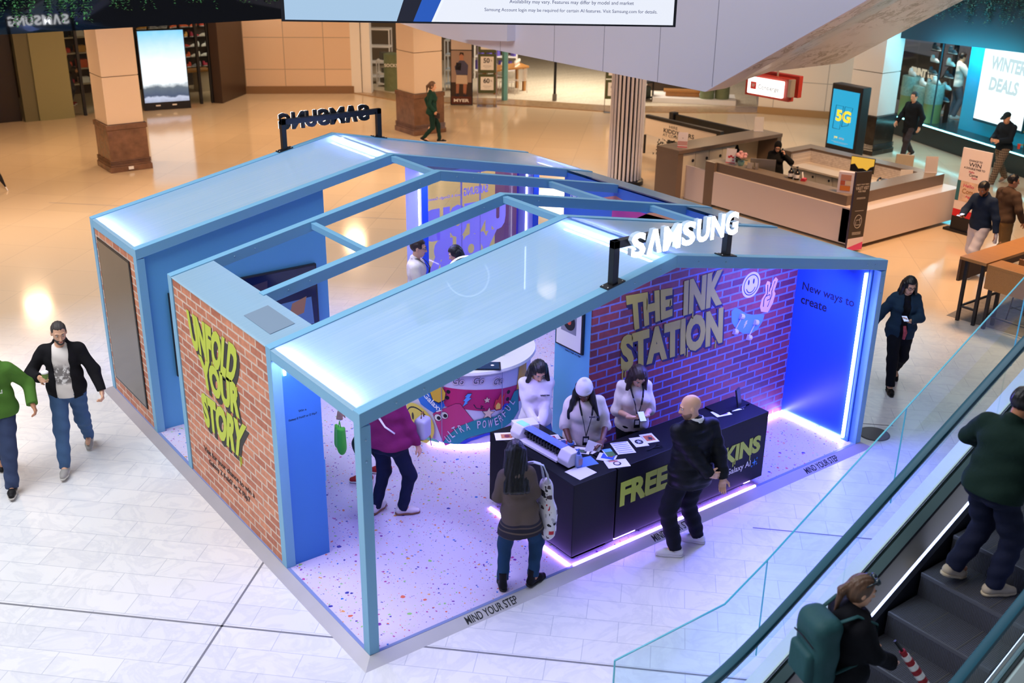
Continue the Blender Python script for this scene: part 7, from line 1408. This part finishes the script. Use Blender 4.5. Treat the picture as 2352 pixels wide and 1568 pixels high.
for zi in range(6):
    for xi in range(2):
        q = cw(0.66+xi*0.72, -0.75, 1.05+zi*0.33); c = ['1A3A48', 'E8E4DC', '2A5A6A', 'F0F0F0'][(zi+xi*2) % 4]; obj('peg', MB().box(q.x-0.1, q.x+0.1, q.y-0.12, q.y+0.12, q.z-0.015, q.z), M_BLK, t); shoe(q.x, q.y, q.z, 65, c, 'sneaker on the dark pegged tower in the cyan store', 'sneakers on the pegged tower', 1.25)
t = thing('wall_shelving', 'dark wall shelves with small goods at the back of the cyan store', 'shelves', tuple(cw(0.6, -3.6, 0.5)))
for zi in range(3): obj('shelf', MB().box(-0.8, 2.6, 1.0+zi*0.6, 1.04+zi*0.6, -3.99, -3.6, TCY), M_BLK, t)
for i in range(9): q = cw(-0.6+i*0.33, -3.7, 1.04+0.6*(i % 3)); tag(obj('shoe_box', MB().box(q.x-0.1, q.x+0.1, q.y-0.12, q.y+0.12, q.z, q.z+0.16), mat('goods_'+cols[i % 10], cols[i % 10], 0.6)), 'small boxed goods on the back shelves of the cyan store', 'box', 'goods on the back shelves of the cyan store')
t = thing('shop_lettering', 'cream letters on the dark wall inside the cyan store', 'lettering', tuple(cw(0.4, -1.5, 1.0))); obj('letters', txt('PRINT US', TCY @ Matrix.Translation((-1.75, 1.30, -1.8)), width=1.15, height=0.26, bold=0.04, ext=0.02), mat('letters_cream', 'E8D8C0', 0.5, emit=0.5), t); obj('panel', MB().box(-2.4, -0.45, 0.45, 1.95, -1.9, -1.81, TCY), M_BLK, t)
t = thing('wire_shelves', 'small yellow wire shelves of shoes at the right edge of the cyan store', 'shelves', tuple(cw(5.4, -0.4, 0.5)))
for zi in range(5): obj('shelf', MB().box(5.15, 5.9, 0.6+zi*0.33, 0.62+zi*0.33, -0.6, -0.3, TCY), mat('wire_yellow', 'C8A040', 0.4), t)
for x in (5.15, 5.9): obj('post', MB().box(x-0.015, x+0.015, 0.45, 2.4, -0.6, -0.57, TCY), mat('led_teal', (0.2, 0.8, 0.9), emit=1.0, ecol=(0.2, 0.8, 0.9)), t)
# ================================================================ people
def banded(name, base, bands, rough=0.85):
    if name in MC: return MC[name]
    m, nt, b, N, L = nodes(name); tc = N('TexCoord'); s = N('SeparateXYZ'); L(tc.outputs['Object'], s.inputs[0])
    st = [(0.0, hexc(base))]
    for z0, z1, c in bands: st += [(z0/2, hexc(c)), (z1/2, hexc(base))]
    mu = N('Math', operation='MULTIPLY'); mu.inputs[1].default_value = 0.5; L(s.outputs[2], mu.inputs[0])
    r = N('ValToRGB'); r.color_ramp.interpolation = 'CONSTANT'; ramp(r, st); L(mu.outputs[0], r.inputs[0]); L(r.outputs[0], b.inputs['Base Color']); b.inputs['Roughness'].default_value = rough; return m
def plaid(name, base, line, sc=9.0):
    m, nt, b, N, L = nodes(name); tc = N('TexCoord'); t = N('TexBrick', offset=0.0); t.inputs['Scale'].default_value = sc; t.inputs['Mortar Size'].default_value = 0.05; t.inputs['Brick Width'].default_value = 0.5; t.inputs['Row Height'].default_value = 0.5
    s = N('SeparateXYZ'); L(tc.outputs['Object'], s.inputs[0]); c = N('CombineXYZ'); a = N('Math', operation='ADD'); L(s.outputs[0], a.inputs[0]); L(s.outputs[1], a.inputs[1]); L(a.outputs[0], c.inputs[0]); L(s.outputs[2], c.inputs[1]); L(c.outputs[0], t.inputs[0])
    t.inputs['Color1'].default_value = hexc(base); t.inputs['Color2'].default_value = hexc(base); t.inputs['Mortar'].default_value = hexc(line); L(t.outputs[0], b.inputs['Base Color']); b.inputs['Roughness'].default_value = 0.85; return m
def print_tee():
    m, nt, b, N, L = nodes('tee_print'); tc = N('TexCoord'); s = N('SeparateXYZ'); L(tc.outputs['Object'], s.inputs[0]); n = N('TexNoise', i_Scale=26.0, i_Detail=4.0); L(tc.outputs['Object'], n.inputs[0])
    r = N('ValToRGB'); ramp(r, [(0.46, (0.22, 0.20, 0.19)), (0.56, (0.80, 0.77, 0.74))]); L(n.outputs['Fac'], r.inputs[0])
    zz = N('ValToRGB'); ramp(zz, [(0.53, (0, 0, 0)), (0.545, (1, 1, 1)), (0.63, (1, 1, 1)), (0.665, (0, 0, 0))]); mu = N('Math', operation='MULTIPLY'); mu.inputs[1].default_value = 0.5; L(s.outputs[2], mu.inputs[0]); L(mu.outputs[0], zz.inputs[0])
    mx = N('Mix', data_type='RGBA'); mx.inputs[6].default_value = hexc('E8E0D8'); L(zz.outputs[0], mx.inputs[0]); L(r.outputs[0], mx.inputs[7]); L(mx.outputs[2], b.inputs['Base Color']); b.inputs['Roughness'].default_value = 0.8; return m
def grip(info, s, off=0.09, n=0.03):
    a, e, wr, fd, nn = info['arms'][s]; return wpos(info, wr+fd*off+nrm(nn)*n)
def cup(label, p, rz=0):
    t = thing('coffee_cup', label, 'cup', tuple(p-Vector((0, 0, 0.05))))
    c = (p.x, p.y, p.z-0.05); obj('cup', MB().lathe([(0.028, 0), (0.038, 0.105)], c, 16), mat('cup_green', '6E8A3E', 0.6), t, smooth=True); obj('lid', MB().lathe([(0.041, 0.10), (0.041, 0.115), (0.034, 0.12), (0.03, 0.125)], c, 16), M_WHITE, t, smooth=True)
def phone(label, p, rz, tilt=-30, glow=0.6):
    t = thing('phone', label, 'phone', tuple(p), R(rz)); T = Matrix.Rotation(R(tilt), 4, 'X'); obj('case', MB().box(-0.037, 0.037, -0.075, 0.075, -0.005, 0.004, T), M_BLK, t, local=True, bevel=0.004); obj('screen', MB().box(-0.033, 0.033, -0.07, 0.07, 0.004, 0.0055, T), mat('phone_lit', 'A8B8E0', 0.2, emit=glow), t, local=True)
def shell(sdf, h, name, m, parent=None, noise=None): return meshes(name, [sdf.mesh(h, noise)], m, parent)

# customers at the counter
P = person('bald man in a black puffer jacket, hands behind his back, at the counter', (3.60, -0.40, G), R(166), h=1.79, w=1.08, fat=1.18, skin='light', hair=('bald', 'stub'), det=2,
    inner=dict(col='E4E2E2', t=0.012, hem=0.3, sl=0, name='shirt_collar', collar=0.008), top=dict(col='0D0F16', t=0.030, hem=-0.13, sl=1.0, st=0.026, name='puffer_jacket', puff=0.007, rough=0.55, collar=0.0), bottom=dict(col='12131F', t=0.030, cut=0.07, wr=0.009), shoes=('E6E2EA', 'DAD4E0'),
    pose=dict(lf=(0.20, 0.02, 0, 62), rf=(-0.16, -0.12, 0, 50), head=(66, 14), lh=(-0.08, 0.22, 0.92), rh=(-0.22, 0.20, 0.86), le=(0.9, 0.5, 0), re=(-0.9, 0.5, 0), lhd=(-0.9, 0.1, -0.2), lhn=(0, -1, 0), rhd=(0.1, 0.1, -1), rhn=(0.3, 1, 0), beard='stub'))
P = person('woman seen from behind in an olive jacket with a striped hem at the counter corner', (1.72, 0.09, 0.002), R(148), h=1.57, w=0.96, fat=1.06, female=True, skin='mid', hair=('long', 'black', 0.40, True), det=2,
    top=dict(t=0.024, hem=-0.23, flare=0.085, sl=1.0, st=0.018, name='jacket', mat=banded('jacket_olive', '5E4E44', [(0.575, 0.60, '1E1C2A'), (0.615, 0.67, '241F2C'), (0.685, 0.72, '1E1C2A'), (0.735, 0.77, '241F2C')])), bottom=dict(col='22405E', t=0.018, cut=0.10, name='jeans'), shoes=('0E0C12', '0A0A0C', 'boot'),
    pose=dict(lf=(0.155, 0.02, 0, 5), rf=(-0.165, -0.02, 0, -48), side=5, head=(0, 24), lh=(0.12, -0.26, 1.13), rh=(-0.10, -0.28, 1.12), le=(0.4, 0.6, -0.7), re=(-0.4, 0.6, -0.7), face=False))
tb = thing('tote_bag', 'white tote bag with a scattered dark print on the shoulder of the olive jacket', 'bag', (1.985, 0.0, 0.62))
q = Sdf(0.04); q.cap((0, 0, 0.0), (0, 0, 0.44), 0.125, 0.09, sc=(0.55, 1.0, 1), M=np.eye(3)).cap((0.01, 0.03, -0.06), (0.0, 0.0, 0.2), 0.06, 0.12, sc=(0.6, 1, 1), M=np.eye(3))
def tote_mat():
    m, nt, b, N, L = nodes('tote_print'); tc = N('TexCoord'); v = N('TexVoronoi', i_Scale=17.0, distance='CHEBYCHEV'); L(tc.outputs['Object'], v.inputs['Vector']); s = N('SeparateColor'); L(v.outputs['Color'], s.inputs[0])
    mu = N('Math', operation='MULTIPLY'); mu.inputs[1].default_value = 0.62; L(s.outputs[0], mu.inputs[0]); lt = N('Math', operation='LESS_THAN'); L(v.outputs['Distance'], lt.inputs[0]); L(mu.outputs[0], lt.inputs[1])
    r = N('ValToRGB'); r.color_ramp.interpolation = 'CONSTANT'; ramp(r, [(0, hexc('20202A')), (0.45, hexc('B8B4C0')), (0.6, hexc('4A3A44')), (0.9, hexc('C02838'))]); L(s.outputs[1], r.inputs[0]); mx = N('Mix', data_type='RGBA'); L(lt.outputs[0], mx.inputs[0]); mx.inputs[6].default_value = hexc('E4E0EA'); L(r.outputs[0], mx.inputs[7]); L(mx.outputs[2], b.inputs['Base Color']); b.inputs['Roughness'].default_value = 0.8; return m
b_ = shell(q, 0.014, 'bag_body', tote_mat(), tb, lambda P_: 0.006*np.sin(22*P_[..., 1]+8*P_[..., 2]))
for dy in (-0.045, 0.045): obj('strap', MB().tube([(1.985, 0.0+dy, 1.08), (1.96, 0.01+dy*0.8, 1.22), (1.93, 0.02+dy*0.5, 1.315), (1.87, 0.06+dy*0.3, 1.34), (1.86, 0.14+dy*0.3, 1.30)], 0.017, 8, sq=0.4), mat('strap_pale', 'C8D0DC', 0.8), tb, smooth='all')
P = person('woman in a berry jumper and dark jeans turned away behind the front post', (1.40, 1.98, 0.002), R(122), h=1.66, w=1.06, fat=1.40, female=True, skin='light', hair=('bob', 'brown'), det=2,
    top=dict(col='7E2258', t=0.026, hem=-0.02, sl=1.0, st=0.022, name='jumper', wr=0.008), bottom=dict(col='141C36', t=0.014, cut=0.06, name='jeans'), shoes=('E8DCE2', '8A5A44'),
    pose=dict(lf=(0.15, 0.03, 0, -8), rf=(-0.15, -0.04, 0, -58), head=(0, 15), rh=(-0.33, -0.10, 0.86), lh=(0.28, -0.15, 0.95), face=False))
S_ = P['S']; obj('bag_strap', MB().tube([S_(0.12, 0.02, 0.60), S_(0.06, 0.165, 0.42), S_(-0.06, 0.185, 0.28), S_(-0.16, 0.15, 0.20)], 0.016, 8, sq=0.4), M_WHITE, P['body'], smooth='all', local=True)
bg = thing('backpack', 'small white backpack with a tan loop hanging in front of the berry jumper', 'bag', (1.74, 1.83, 0.88), R(30)); q = Sdf(0.03); q.box((0, 0, 0.13), (0.09, 0.07, 0.12), op='+', rd=0.04); shell(q, 0.014, 'bag_body', mat('bag_white', 'B4B4CC', 0.5), bg)
obj('loop', MB().tube([(-0.03, 0, 0.25), (-0.02, 0, 0.31), (0.02, 0, 0.31), (0.03, 0, 0.25)], 0.008, 6), mat('tan_leather', '8A5A34', 0.6), bg, local=True, smooth='all'); obj('tassel', MB().tube([(0.05, -0.06, 0.02), (0.06, -0.07, -0.10)], 0.006, 6), mat('tassel', '8A4A6A', 0.8), bg, local=True)
P = person('half hidden person in dark clothes with red shoes carrying a green bag', (1.64, 2.78, 0.002), R(-120), h=1.7, skin='light', female=True, hair=('bob', 'brown'), det=1,
    top=dict(col='2A2430', t=0.022, hem=-0.05, sl=1.0), bottom=dict(col='24343A', t=0.02), shoes=('B02828', None), pose=dict(lf=(0.1, -0.1, 0, 0), rf=(-0.1, 0.12, 0, 0), lh=(0.30, -0.36, 1.0), rh=(-0.28, 0, 0.9), lhd=(0, -0.1, -1), lc=0.9))
g0 = grip(P, 1, 0.10, 0.0); gbz = thing('shopping_bag', 'bright green shopping bag hanging from a hand left of the front post', 'bag', (g0.x, g0.y, g0.z-0.36))
q = Sdf(0.03); q.cap((0, 0, 0.05), (0, 0, 0.26), 0.10, 0.085, sc=(0.5, 1, 1), M=np.eye(3)); q.half((0, 0, 0.27), (0, 0, 1)); shell(q, 0.013, 'bag_body', mat('bag_green', '58D848', 0.5), gbz, lambda P_: 0.008*np.sin(45*P_[..., 1]))
obj('handle', MB().tube([(0, -0.03, 0.26), (0, 0, 0.35), (0, 0.03, 0.26)], 0.006, 6), MC['bag_green'], gbz, local=True)
# booth staff
CR = 'EADFD2'
P = person('young woman with a black bob in a white hoodie behind the printer', (3.06, 1.55, 0.002), R(-30), h=1.62, female=True, skin='light', hair=('bob', 'black'), det=2,
    top=dict(col='E6E0EC', t=0.024, hem=-0.06, sl=1.0, st=0.020, hood=True, name='hoodie', wr=0.010, text=('SAMSUNG  Galaxy', 0.03, 0.37, 0.10, '3A3850')), bottom=dict(col='5A78B8', t=0.03, name='jeans'), pose=dict(head=(6, 34), lh=(0.03, -0.27, 0.95), rh=(-0.03, -0.27, 0.98), le=(0.5, 0.6, -0.7), re=(-0.5, 0.6, -0.7), lhd=(-0.6, -0.4, -0.5), rhd=(0.6, -0.4, -0.5), lhn=(-0.3, 0.6, 0.4), rhn=(0.3, 0.6, 0.4)))
P = person('staff member in a white beanie and cream T-shirt holding a white card', (3.16, 0.84, 0.002), R(-34), h=1.66, w=1.05, fat=1.2, female=True, skin='dark', hair=('beanie', 'E8E6F2', 'black'), det=2,
    top=dict(col=CR, t=0.024, hem=-0.08, sl=0.52, st=0.026, name='t_shirt', wr=0.010, text=('SAMSUNG  Galaxy', 0.03, 0.38, 0.11, '3A3850')), bottom=dict(col='C8AC88', t=0.035, name='cargo_trousers', wr=0.012), pose=dict(head=(-14, 36), lean=5, rh=(-0.17, -0.30, 0.99), lh=(0.17, -0.32, 1.04), re=(-0.5, 0.5, -0.7), le=(0.5, 0.5, -0.7), rhd=(0.2, -0.5, -0.8), rhn=(0.2, 0.8, -0.3), lhd=(-0.7, -0.6, -0.1), lhn=(0, 0.3, -1), lanyard=0.10))
obj('wristband', MB().lathe([(0.036, -0.012), (0.038, 0), (0.036, 0.012)], tuple(P['arms'][-1][2]-P['arms'][-1][3]*0.02), 14), mat('wristband_blue', '4A78C8', 0.5), P['body'], local=True, smooth=True)
g0 = grip(P, 1, 0.11, 0.015); t = thing('printed_card', 'white card in the hand of the beanie wearer', 'card', tuple(g0), R(-34)); obj('card', MB().box(-0.09, 0.06, -0.002, 0.002, -0.12, 0.05, Matrix.Rotation(R(-25), 4, 'X') @ Matrix.Rotation(R(20), 4, 'Y')), M_WHITE, t, local=True)
P = person('staff member with long dark hair in a cream T-shirt looking at a phone', (3.84, 0.80, 0.002), R(-28), h=1.65, fat=1.05, female=True, skin='light', hair=('long', 'brown', 0.36, True), det=2,
    top=dict(col=CR, t=0.022, hem=-0.05, sl=0.52, st=0.024, name='t_shirt', wr=0.010), bottom=dict(col='15161E', t=0.02), pose=dict(head=(4, 40), rh=(-0.09, -0.27, 1.14), lh=(0.07, -0.28, 1.15), re=(-0.45, 0.5, -0.7), le=(0.45, 0.5, -0.7), rhd=(0.8, -0.5, 0.1), lhd=(-0.8, -0.5, 0.1), rhn=(0, 0.3, 1), lhn=(0, 0.3, 1), lanyard=0.10, rt=-1, lt=-1))
phone('phone with a lit screen in the hands of the long haired staff member', wpos(P, V3(0.0, -0.36, 1.13)), -28, 20, 0.9)
P = person('staff man with glasses and a lanyard in a cream top seen through the roof frame', (3.93, 5.42, 0.002), R(55), h=1.82, skin='light', hair=('short', 'brown'), det=2, top=dict(col=CR, t=0.024, hem=-0.05, sl=1.0, st=0.022, name='long_sleeve_top'), bottom=dict(col='1A1C26'), pose=dict(head=(0, 8), glasses=True, lanyard=0.12, lh=(0.12, -0.26, 1.08), rh=(-0.12, -0.26, 1.08)))
P = person('black haired girl in a blue top opposite the staff man with glasses', (4.66, 5.40, 0.002), R(-120), h=1.62, female=True, skin='light', hair=('long', 'black', 0.3), det=1, top=dict(col='3A4A7A', t=0.02, hem=-0.05), bottom=dict(col='1A1C26'), pose=dict(head=(10, 25)))
# passers-by
P = person('woman in a teal padded jacket and glasses walking with a phone right of the booth', (8.97, 0.87, G), R(-42), h=1.65, fat=1.05, female=True, skin='light', hair=('long', 'black', 0.30, True), det=2,
    inner=dict(col='14141C', t=0.012, hem=-0.02, sl=0, name='black_top'), top=dict(col='1E3448', t=0.030, hem=-0.13, sl=1.0, st=0.026, name='padded_jacket', open=0.055, puff=0.006), bottom=dict(col='10121C', t=0.022, cut=0.09), shoes=('0C0C12', '0A0A0C', 'boot'),
    pose=dict(rf=(-0.09, -0.24, 0, 0), lf=(0.09, 0.27, 0, 0, 35), head=(8, 20), lh=(0.02, -0.28, 1.15), le=(0.9, 0.4, -0.5), lhd=(-0.7, -0.5, 0.3), lhn=(0, 0.4, 0.9), rh=(-0.42, 0.06, 0.92), glasses=True))
phone('dark phone in the hand of the woman in the teal jacket', grip(P, 1, 0.10, 0.02), -42, 10, 0.3)
obj('scarf', MB().tube([P['S'](0.0, -0.165, 0.10), P['S'](0.02, -0.17, 0.0), P['S'](0.01, -0.175, -0.10)], [0.02, 0.028, 0.02], 8), mat('scarf_floral', 'B04858', 0.8, var=0.6, vscale=40), P['body'], local=True, smooth='all')
P = person('bearded man in a black jacket over a printed white T-shirt walking with a coffee cup', (-1.0, 5.27, G), R(-24), h=1.80, w=1.05, fat=1.08, skin='light', hair=('buzz', 'grey'), det=2,
    inner=dict(col='E8E0D8', t=0.016, hem=-0.06, sl=0, name='t_shirt', mat=print_tee()), top=dict(col='17161A', t=0.030, hem=-0.07, sl=1.0, st=0.024, name='jacket', open=0.085, collar=0.01), bottom=dict(col='47648A', t=0.024, cut=0.05, name='jeans', var=0.25, wr=0.008), shoes=('A8A4A0', 'D8D4CC'),
    pose=dict(rf=(-0.08, -0.36, 0, 0), lf=(0.10, 0.36, 0, 0, 30), head=(16, 12), beard='grey', rh=(-0.20, -0.27, 1.20), re=(-0.8, 0.7, -0.5), rhd=(0.35, -0.8, 0.15), rhn=(1, 0.1, 0), rc=0.75, lh=(0.40, -0.14, 0.93), lhd=(0.1, -0.5, -0.6), lc=0.9))
cup('green and white coffee cup in the hand of the bearded man', grip(P, -1, 0.085, 0.045)+Vector((0, 0, 0.02)))
P = person('man in a green hooded sweatshirt and jeans at the left edge', (-1.82, 5.20, G), R(-26), h=1.76, w=1.05, fat=1.2, skin='mid', hair=('buzz', 'grey'), det=2,
    top=dict(col='4F7A30', t=0.032, hem=-0.06, sl=1.0, st=0.028, name='hooded_sweatshirt', hood=True, text=('andu', 0.0, 0.27, 0.16, 'C8D0C0')), bottom=dict(col='3A4664', t=0.028, cut=0.05, name='jeans', var=0.3, wr=0.009), shoes=('1E1C1E', 'C8C0B8'),
    pose=dict(lf=(0.14, -0.30, 0, 5), rf=(-0.10, 0.38, 0, 0, 30), head=(0, 10), lh=(0.44, -0.06, 1.0), lhd=(0.3, -0.3, -0.8), lc=0.7, rh=(-0.14, -0.32, 1.08), rhd=(0.4, -0.8, 0.1), rhn=(1, 0.1, 0), rc=0.75))
cup('green and white coffee cup in the hand of the man in the green sweatshirt', grip(P, -1, 0.085, 0.045)+Vector((0, 0, 0.02)))
P = person('man in a navy sweater and pale trousers looking at his phone beside the bar tables', (14.35, 2.98, G), R(-98), h=1.80, w=1.04, skin='tan', hair=('short', 'black'), det=1, top=dict(col='1C2A42', t=0.028, hem=-0.05, sl=1.0, st=0.024, name='sweater'), bottom=dict(col='D2CAD0', t=0.03, cut=0.06, name='joggers'), shoes=('3A2E30', None),
    pose=dict(lf=(0.08, -0.22, 0, 0), rf=(-0.09, 0.26, 0, 0, 30), head=(6, 30), rh=(-0.12, -0.34, 1.12), re=(-0.8, 0.5, -0.6), rhd=(0.3, -0.9, 0.1), rhn=(0.2, 0.1, 1), lh=(0.34, 0.02, 0.88), beard='black'))
phone('dark phone in the hand of the man in the navy sweater', grip(P, -1, 0.10, 0.03), -98, 10, 0.3)
g0 = grip(P, 1, 0.09, 0.0); tag(obj('water_bottle', MB().lathe([(0.03, -0.09), (0.034, -0.07), (0.034, 0.06), (0.014, 0.10), (0.014, 0.12)], tuple(g0), 14), mat('bottle_clear', 'C8C4CC', 0.15), smooth=True), 'clear bottle held low by the man in the navy sweater', 'bottle')
P = person('man in a brown fleece jacket walking away to the right beside the bar tables', (15.45, 3.1, G), R(75), h=1.72, w=1.05, skin='mid', hair=('curly', 'black'), det=1, top=dict(col='4A3A30', t=0.034, hem=-0.06, sl=1.0, st=0.03, name='fleece_jacket', hood=True, var=0.3), bottom=dict(col='7A6648', t=0.03, name='trousers'), shoes=('2A2420', None), pose=dict(lf=(0.08, -0.2, 0, 0), rf=(-0.09, 0.24, 0, 0, 30), head=(-25, 5), rh=(-0.34, -0.10, 0.92)))
P = person('man in a black hooded coat walking past the cyan store', (21.85, 9.50, G), R(-100), h=1.76, w=1.05, skin='light', hair=('short', 'black'), det=1, top=dict(col='14181E', t=0.04, hem=-0.24, sl=1.0, st=0.03, name='hooded_coat', hood=True), bottom=dict(col='3A3438', t=0.024), shoes=('1A1A1E', None), pose=dict(lf=(0.08, -0.24, 0, 0), rf=(-0.09, 0.26, 0, 0, 30), head=(0, 5), lh=(0.32, -0.02, 0.9), rh=(-0.3, -0.2, 0.95)))
P = person('man in a dark cap and plaid trousers walking before the cyan store screen', (21.30, 6.55, G), R(-100), h=1.76, skin='light', hair=('cap', '1A2A30'), det=1, top=dict(col='16202A', t=0.036, hem=-0.08, sl=1.0, st=0.03, name='jacket', hood=True), bottom=dict(t=0.034, cut=0.04, name='plaid_trousers', mat=plaid('plaid_brown', '4A3C34', '8A7A66')), shoes=('8A7E78', None),
    pose=dict(lf=(0.08, -0.34, 0, 0), rf=(-0.09, 0.32, 0, 0, 30), head=(0, 22), lh=(0.10, -0.33, 1.10), rh=(-0.10, -0.33, 1.10), lhd=(-0.4, -0.8, 0.1), rhd=(0.4, -0.8, 0.1)))
tag(obj('red_cup', MB().lathe([(0.03, 0), (0.042, 0.12)], tuple(wpos(P, V3(0.30, 0.15, 0.92))), 12), mat('cup_red', 'C8402A', 0.5), smooth=True), 'small red cup at the side of the man in the plaid trousers', 'cup')
P = person('woman in dark green with a blond ponytail walking past the square column', (12.40, 18.12, G), R(55), h=1.66, female=True, skin='light', hair=('pony', 'blond'), det=1, top=dict(col='173A32', t=0.024, hem=-0.08, sl=1.0, st=0.02, name='zip_top'), bottom=dict(col='14302C', t=0.010, name='leggings'), shoes=('15151A', None), pose=dict(lf=(0.07, -0.22, 0, 0), rf=(-0.08, 0.22, 0, 0, 30), head=(0, 6), rh=(-0.26, -0.10, 0.95), lh=(0.24, 0.1, 0.95)))
g0 = grip(P, -1, 0.10, 0.0); tag(obj('wallet', MB().box(g0.x-0.02, g0.x+0.02, g0.y-0.1, g0.y+0.1, g0.z-0.10, g0.z+0.05), mat('wallet_dark', '2A1A1C', 0.6), bevel=0.01), 'dark wallet case in the hand of the woman in dark green', 'wallet')
P = person('receptionist in a black headscarf and black jacket holding a phone to her ear', (14.82, 8.10, G), R(-48), h=1.56, female=True, skin='light', hair=('scarf', '121214'), det=1, top=dict(col='141416', t=0.026, hem=-0.1, sl=1.0, st=0.022, name='jacket'), bottom=dict(col='141416'), pose=dict(head=(0, 28), lh=(0.17, -0.12, 1.42), le=(0.9, -0.3, -0.8), lhd=(-0.2, -0.1, 1), lhn=(-1, 0, 0), lc=0.9, rh=(-0.12, -0.30, 1.0), glasses=True))
g0 = grip(P, 1, 0.06, 0.03); t = thing('telephone_handset', 'black telephone handset at the ear of the receptionist', 'phone', tuple(g0)); obj('handset', MB().tube([g0+Vector((-0.02, -0.03, -0.08)), g0, g0+Vector((0, 0.01, 0.08))], [0.022, 0.015, 0.022], 8), M_BLK, t, smooth='all')
P = person('person in dark clothes with a red bag standing at the sports shop shelves', (5.86, 29.2, G), R(60), h=1.74, hair=('short', 'black'), det=0, skin='mid', top=dict(col='3A3226', t=0.036, hem=-0.05, sl=1.0, st=0.03, name='jacket'), bottom=dict(col='3A3A44', t=0.024), shoes=('8A2A24', None), pose=dict(rh=(-0.1, -0.3, 1.1), lh=(0.1, -0.3, 1.1)))
q = Sdf(0.05); q.ell((0, 0, 0.24), (0.16, 0.12, 0.24)); bp_ = thing('backpack', 'red backpack on the person at the sports shop shelves', 'bag', tuple(wpos(P, V3(0.0, 0.24, 0.98)))); shell(q, 0.03, 'bag_body', mat('bag_red', 'B82A20', 0.6), bp_)
q0 = cw(0.85, -1.5, 0.45); P = person('shop assistant in a white T-shirt inside the cyan store', tuple(q0), R(60), h=1.86, hair=('short', 'black'), det=0, skin='light', top=dict(col='EDE6E0', t=0.034, hem=-0.06, sl=0.5, st=0.04, name='t_shirt'), bottom=dict(col='6A6E7C', t=0.03), pose=dict(head=(0, 10), rh=(-0.2, -0.35, 1.2), lh=(0.2, -0.35, 1.2)))
q0 = cw(0.1, -1.6, 0.45); P = person('customer in black bending over inside the cyan store', tuple(q0), R(40), h=1.66, hair=('short', 'black'), det=0, skin='mid', top=dict(col='15151A', t=0.034, hem=-0.06, sl=0.5, st=0.04, name='t_shirt'), bottom=dict(col='15151A', t=0.03), pose=dict(lean=25, head=(0, 20), rh=(-0.2, -0.4, 0.95), lh=(0.2, -0.4, 0.95)))
# on the escalator
P = person('man in a dark green pullover riding the escalator, seen from behind', (3.68, -3.42, 1.195), R(86), h=1.74, w=1.10, fat=1.22, skin='tan', hair=('short', 'black'), det=2,
    top=dict(col='10261F', t=0.032, hem=-0.05, sl=1.0, st=0.028, name='pullover', collar=0.006), bottom=dict(col='161A30', t=0.030, cut=0.07, wr=0.010), shoes=('B8A690', 'C8B496'), pose=dict(lf=(0.15, 0.10, 0, -10, 25), rf=(-0.15, -0.02, 0, -28), head=(-14, 12), lean=9, lh=(0.30, -0.30, 1.05), le=(0.9, 0.5, -0.3), rh=(-0.2, -0.32, 1.05), face=False))
P = person('woman in a black jacket with sunglasses on her hair on the escalator', (1.98, -3.42, 0.347), R(70), h=1.62, w=1.0, fat=1.1, female=True, skin='light', hair=('pony', 'blond'), det=2,
    top=dict(col='0C0D14', t=0.036, hem=-0.14, sl=1.0, st=0.03, name='jacket', hood=True), bottom=dict(col='121420', t=0.02), shoes=('16161C', None), pose=dict(head=(-12, 12), rh=(-0.14, -0.32, 1.0), lh=(0.16, -0.3, 1.0)))
H_ = P['H']; mb = MB()
for s in (1, -1): mb.ball(tuple(H_(s*0.034, -0.075, 0.115)), (0.03, 0.022, 0.026), 10, 8)
mb.tube([H_(-0.08, 0.02, 0.08), H_(-0.06, -0.06, 0.125), H_(0.06, -0.06, 0.125), H_(0.08, 0.02, 0.08)], 0.006, 6); obj('sunglasses', mb, mat('sunglass', '1A2A34', 0.1), P['body'], smooth='all', local=True)
bp_ = thing('backpack', 'teal backpack worn by the woman on the escalator', 'bag', tuple(wpos(P, V3(0.0, 0.25, 0.84))), R(70)); M_TEAL = mat('backpack_teal', '12484C', 0.7, bump=0.2, bscale=20)
q = Sdf(0.05); q.box((0, 0, 0.26), (0.17, 0.11, 0.28), op='+', rd=0.09); bb_ = shell(q, 0.016, 'bag_body', M_TEAL, bp_, lambda P_: 0.006*np.sin(25*P_[..., 2]+9*P_[..., 0])); q = Sdf(0.03); q.box((0, 0.10, 0.15), (0.13, 0.05, 0.13), op='+', rd=0.04); shell(q, 0.016, 'front_pocket', M_TEAL, bp_)
for s in (1, -1): obj('strap', MB().tube([(s*0.10, -0.08, 0.50), (s*0.13, -0.20, 0.55), (s*0.14, -0.36, 0.46), (s*0.15, -0.37, 0.32), (s*0.16, -0.22, 0.16), (s*0.14, -0.08, 0.10)], 0.016, 8, sq=0.5), M_TEAL, bp_, local=True, smooth='all')
obj('zip', MB().tube([(-0.12, 0.118, 0.34), (0, 0.125, 0.36), (0.12, 0.118, 0.34)], 0.006, 6), M_BLK, bp_, local=True)
t = thing('folded_umbrella', 'red and white striped folded umbrella held out by the woman on the escalator', 'umbrella', tuple(wpos(P, V3(-0.20, -0.46, 0.86)))); a, b = wpos(P, V3(-0.14, -0.36, 1.02)), wpos(P, V3(-0.26, -0.56, 0.72)); n = 9
M_UR = mat('stripe_red', 'A01828', 0.7); obj('handle', MB().tube([a, a+(a-b)*0.25], 0.012, 8), M_BLK, t)
for i in range(n): r = 0.024+0.012*math.sin(math.pi*i/n); obj('canopy_band', MB().tube([a+(b-a)*i/n, a+(b-a)*(i+1)/n], r, 12), M_UR if i % 2 == 0 else M_WHITE, t, smooth=True)
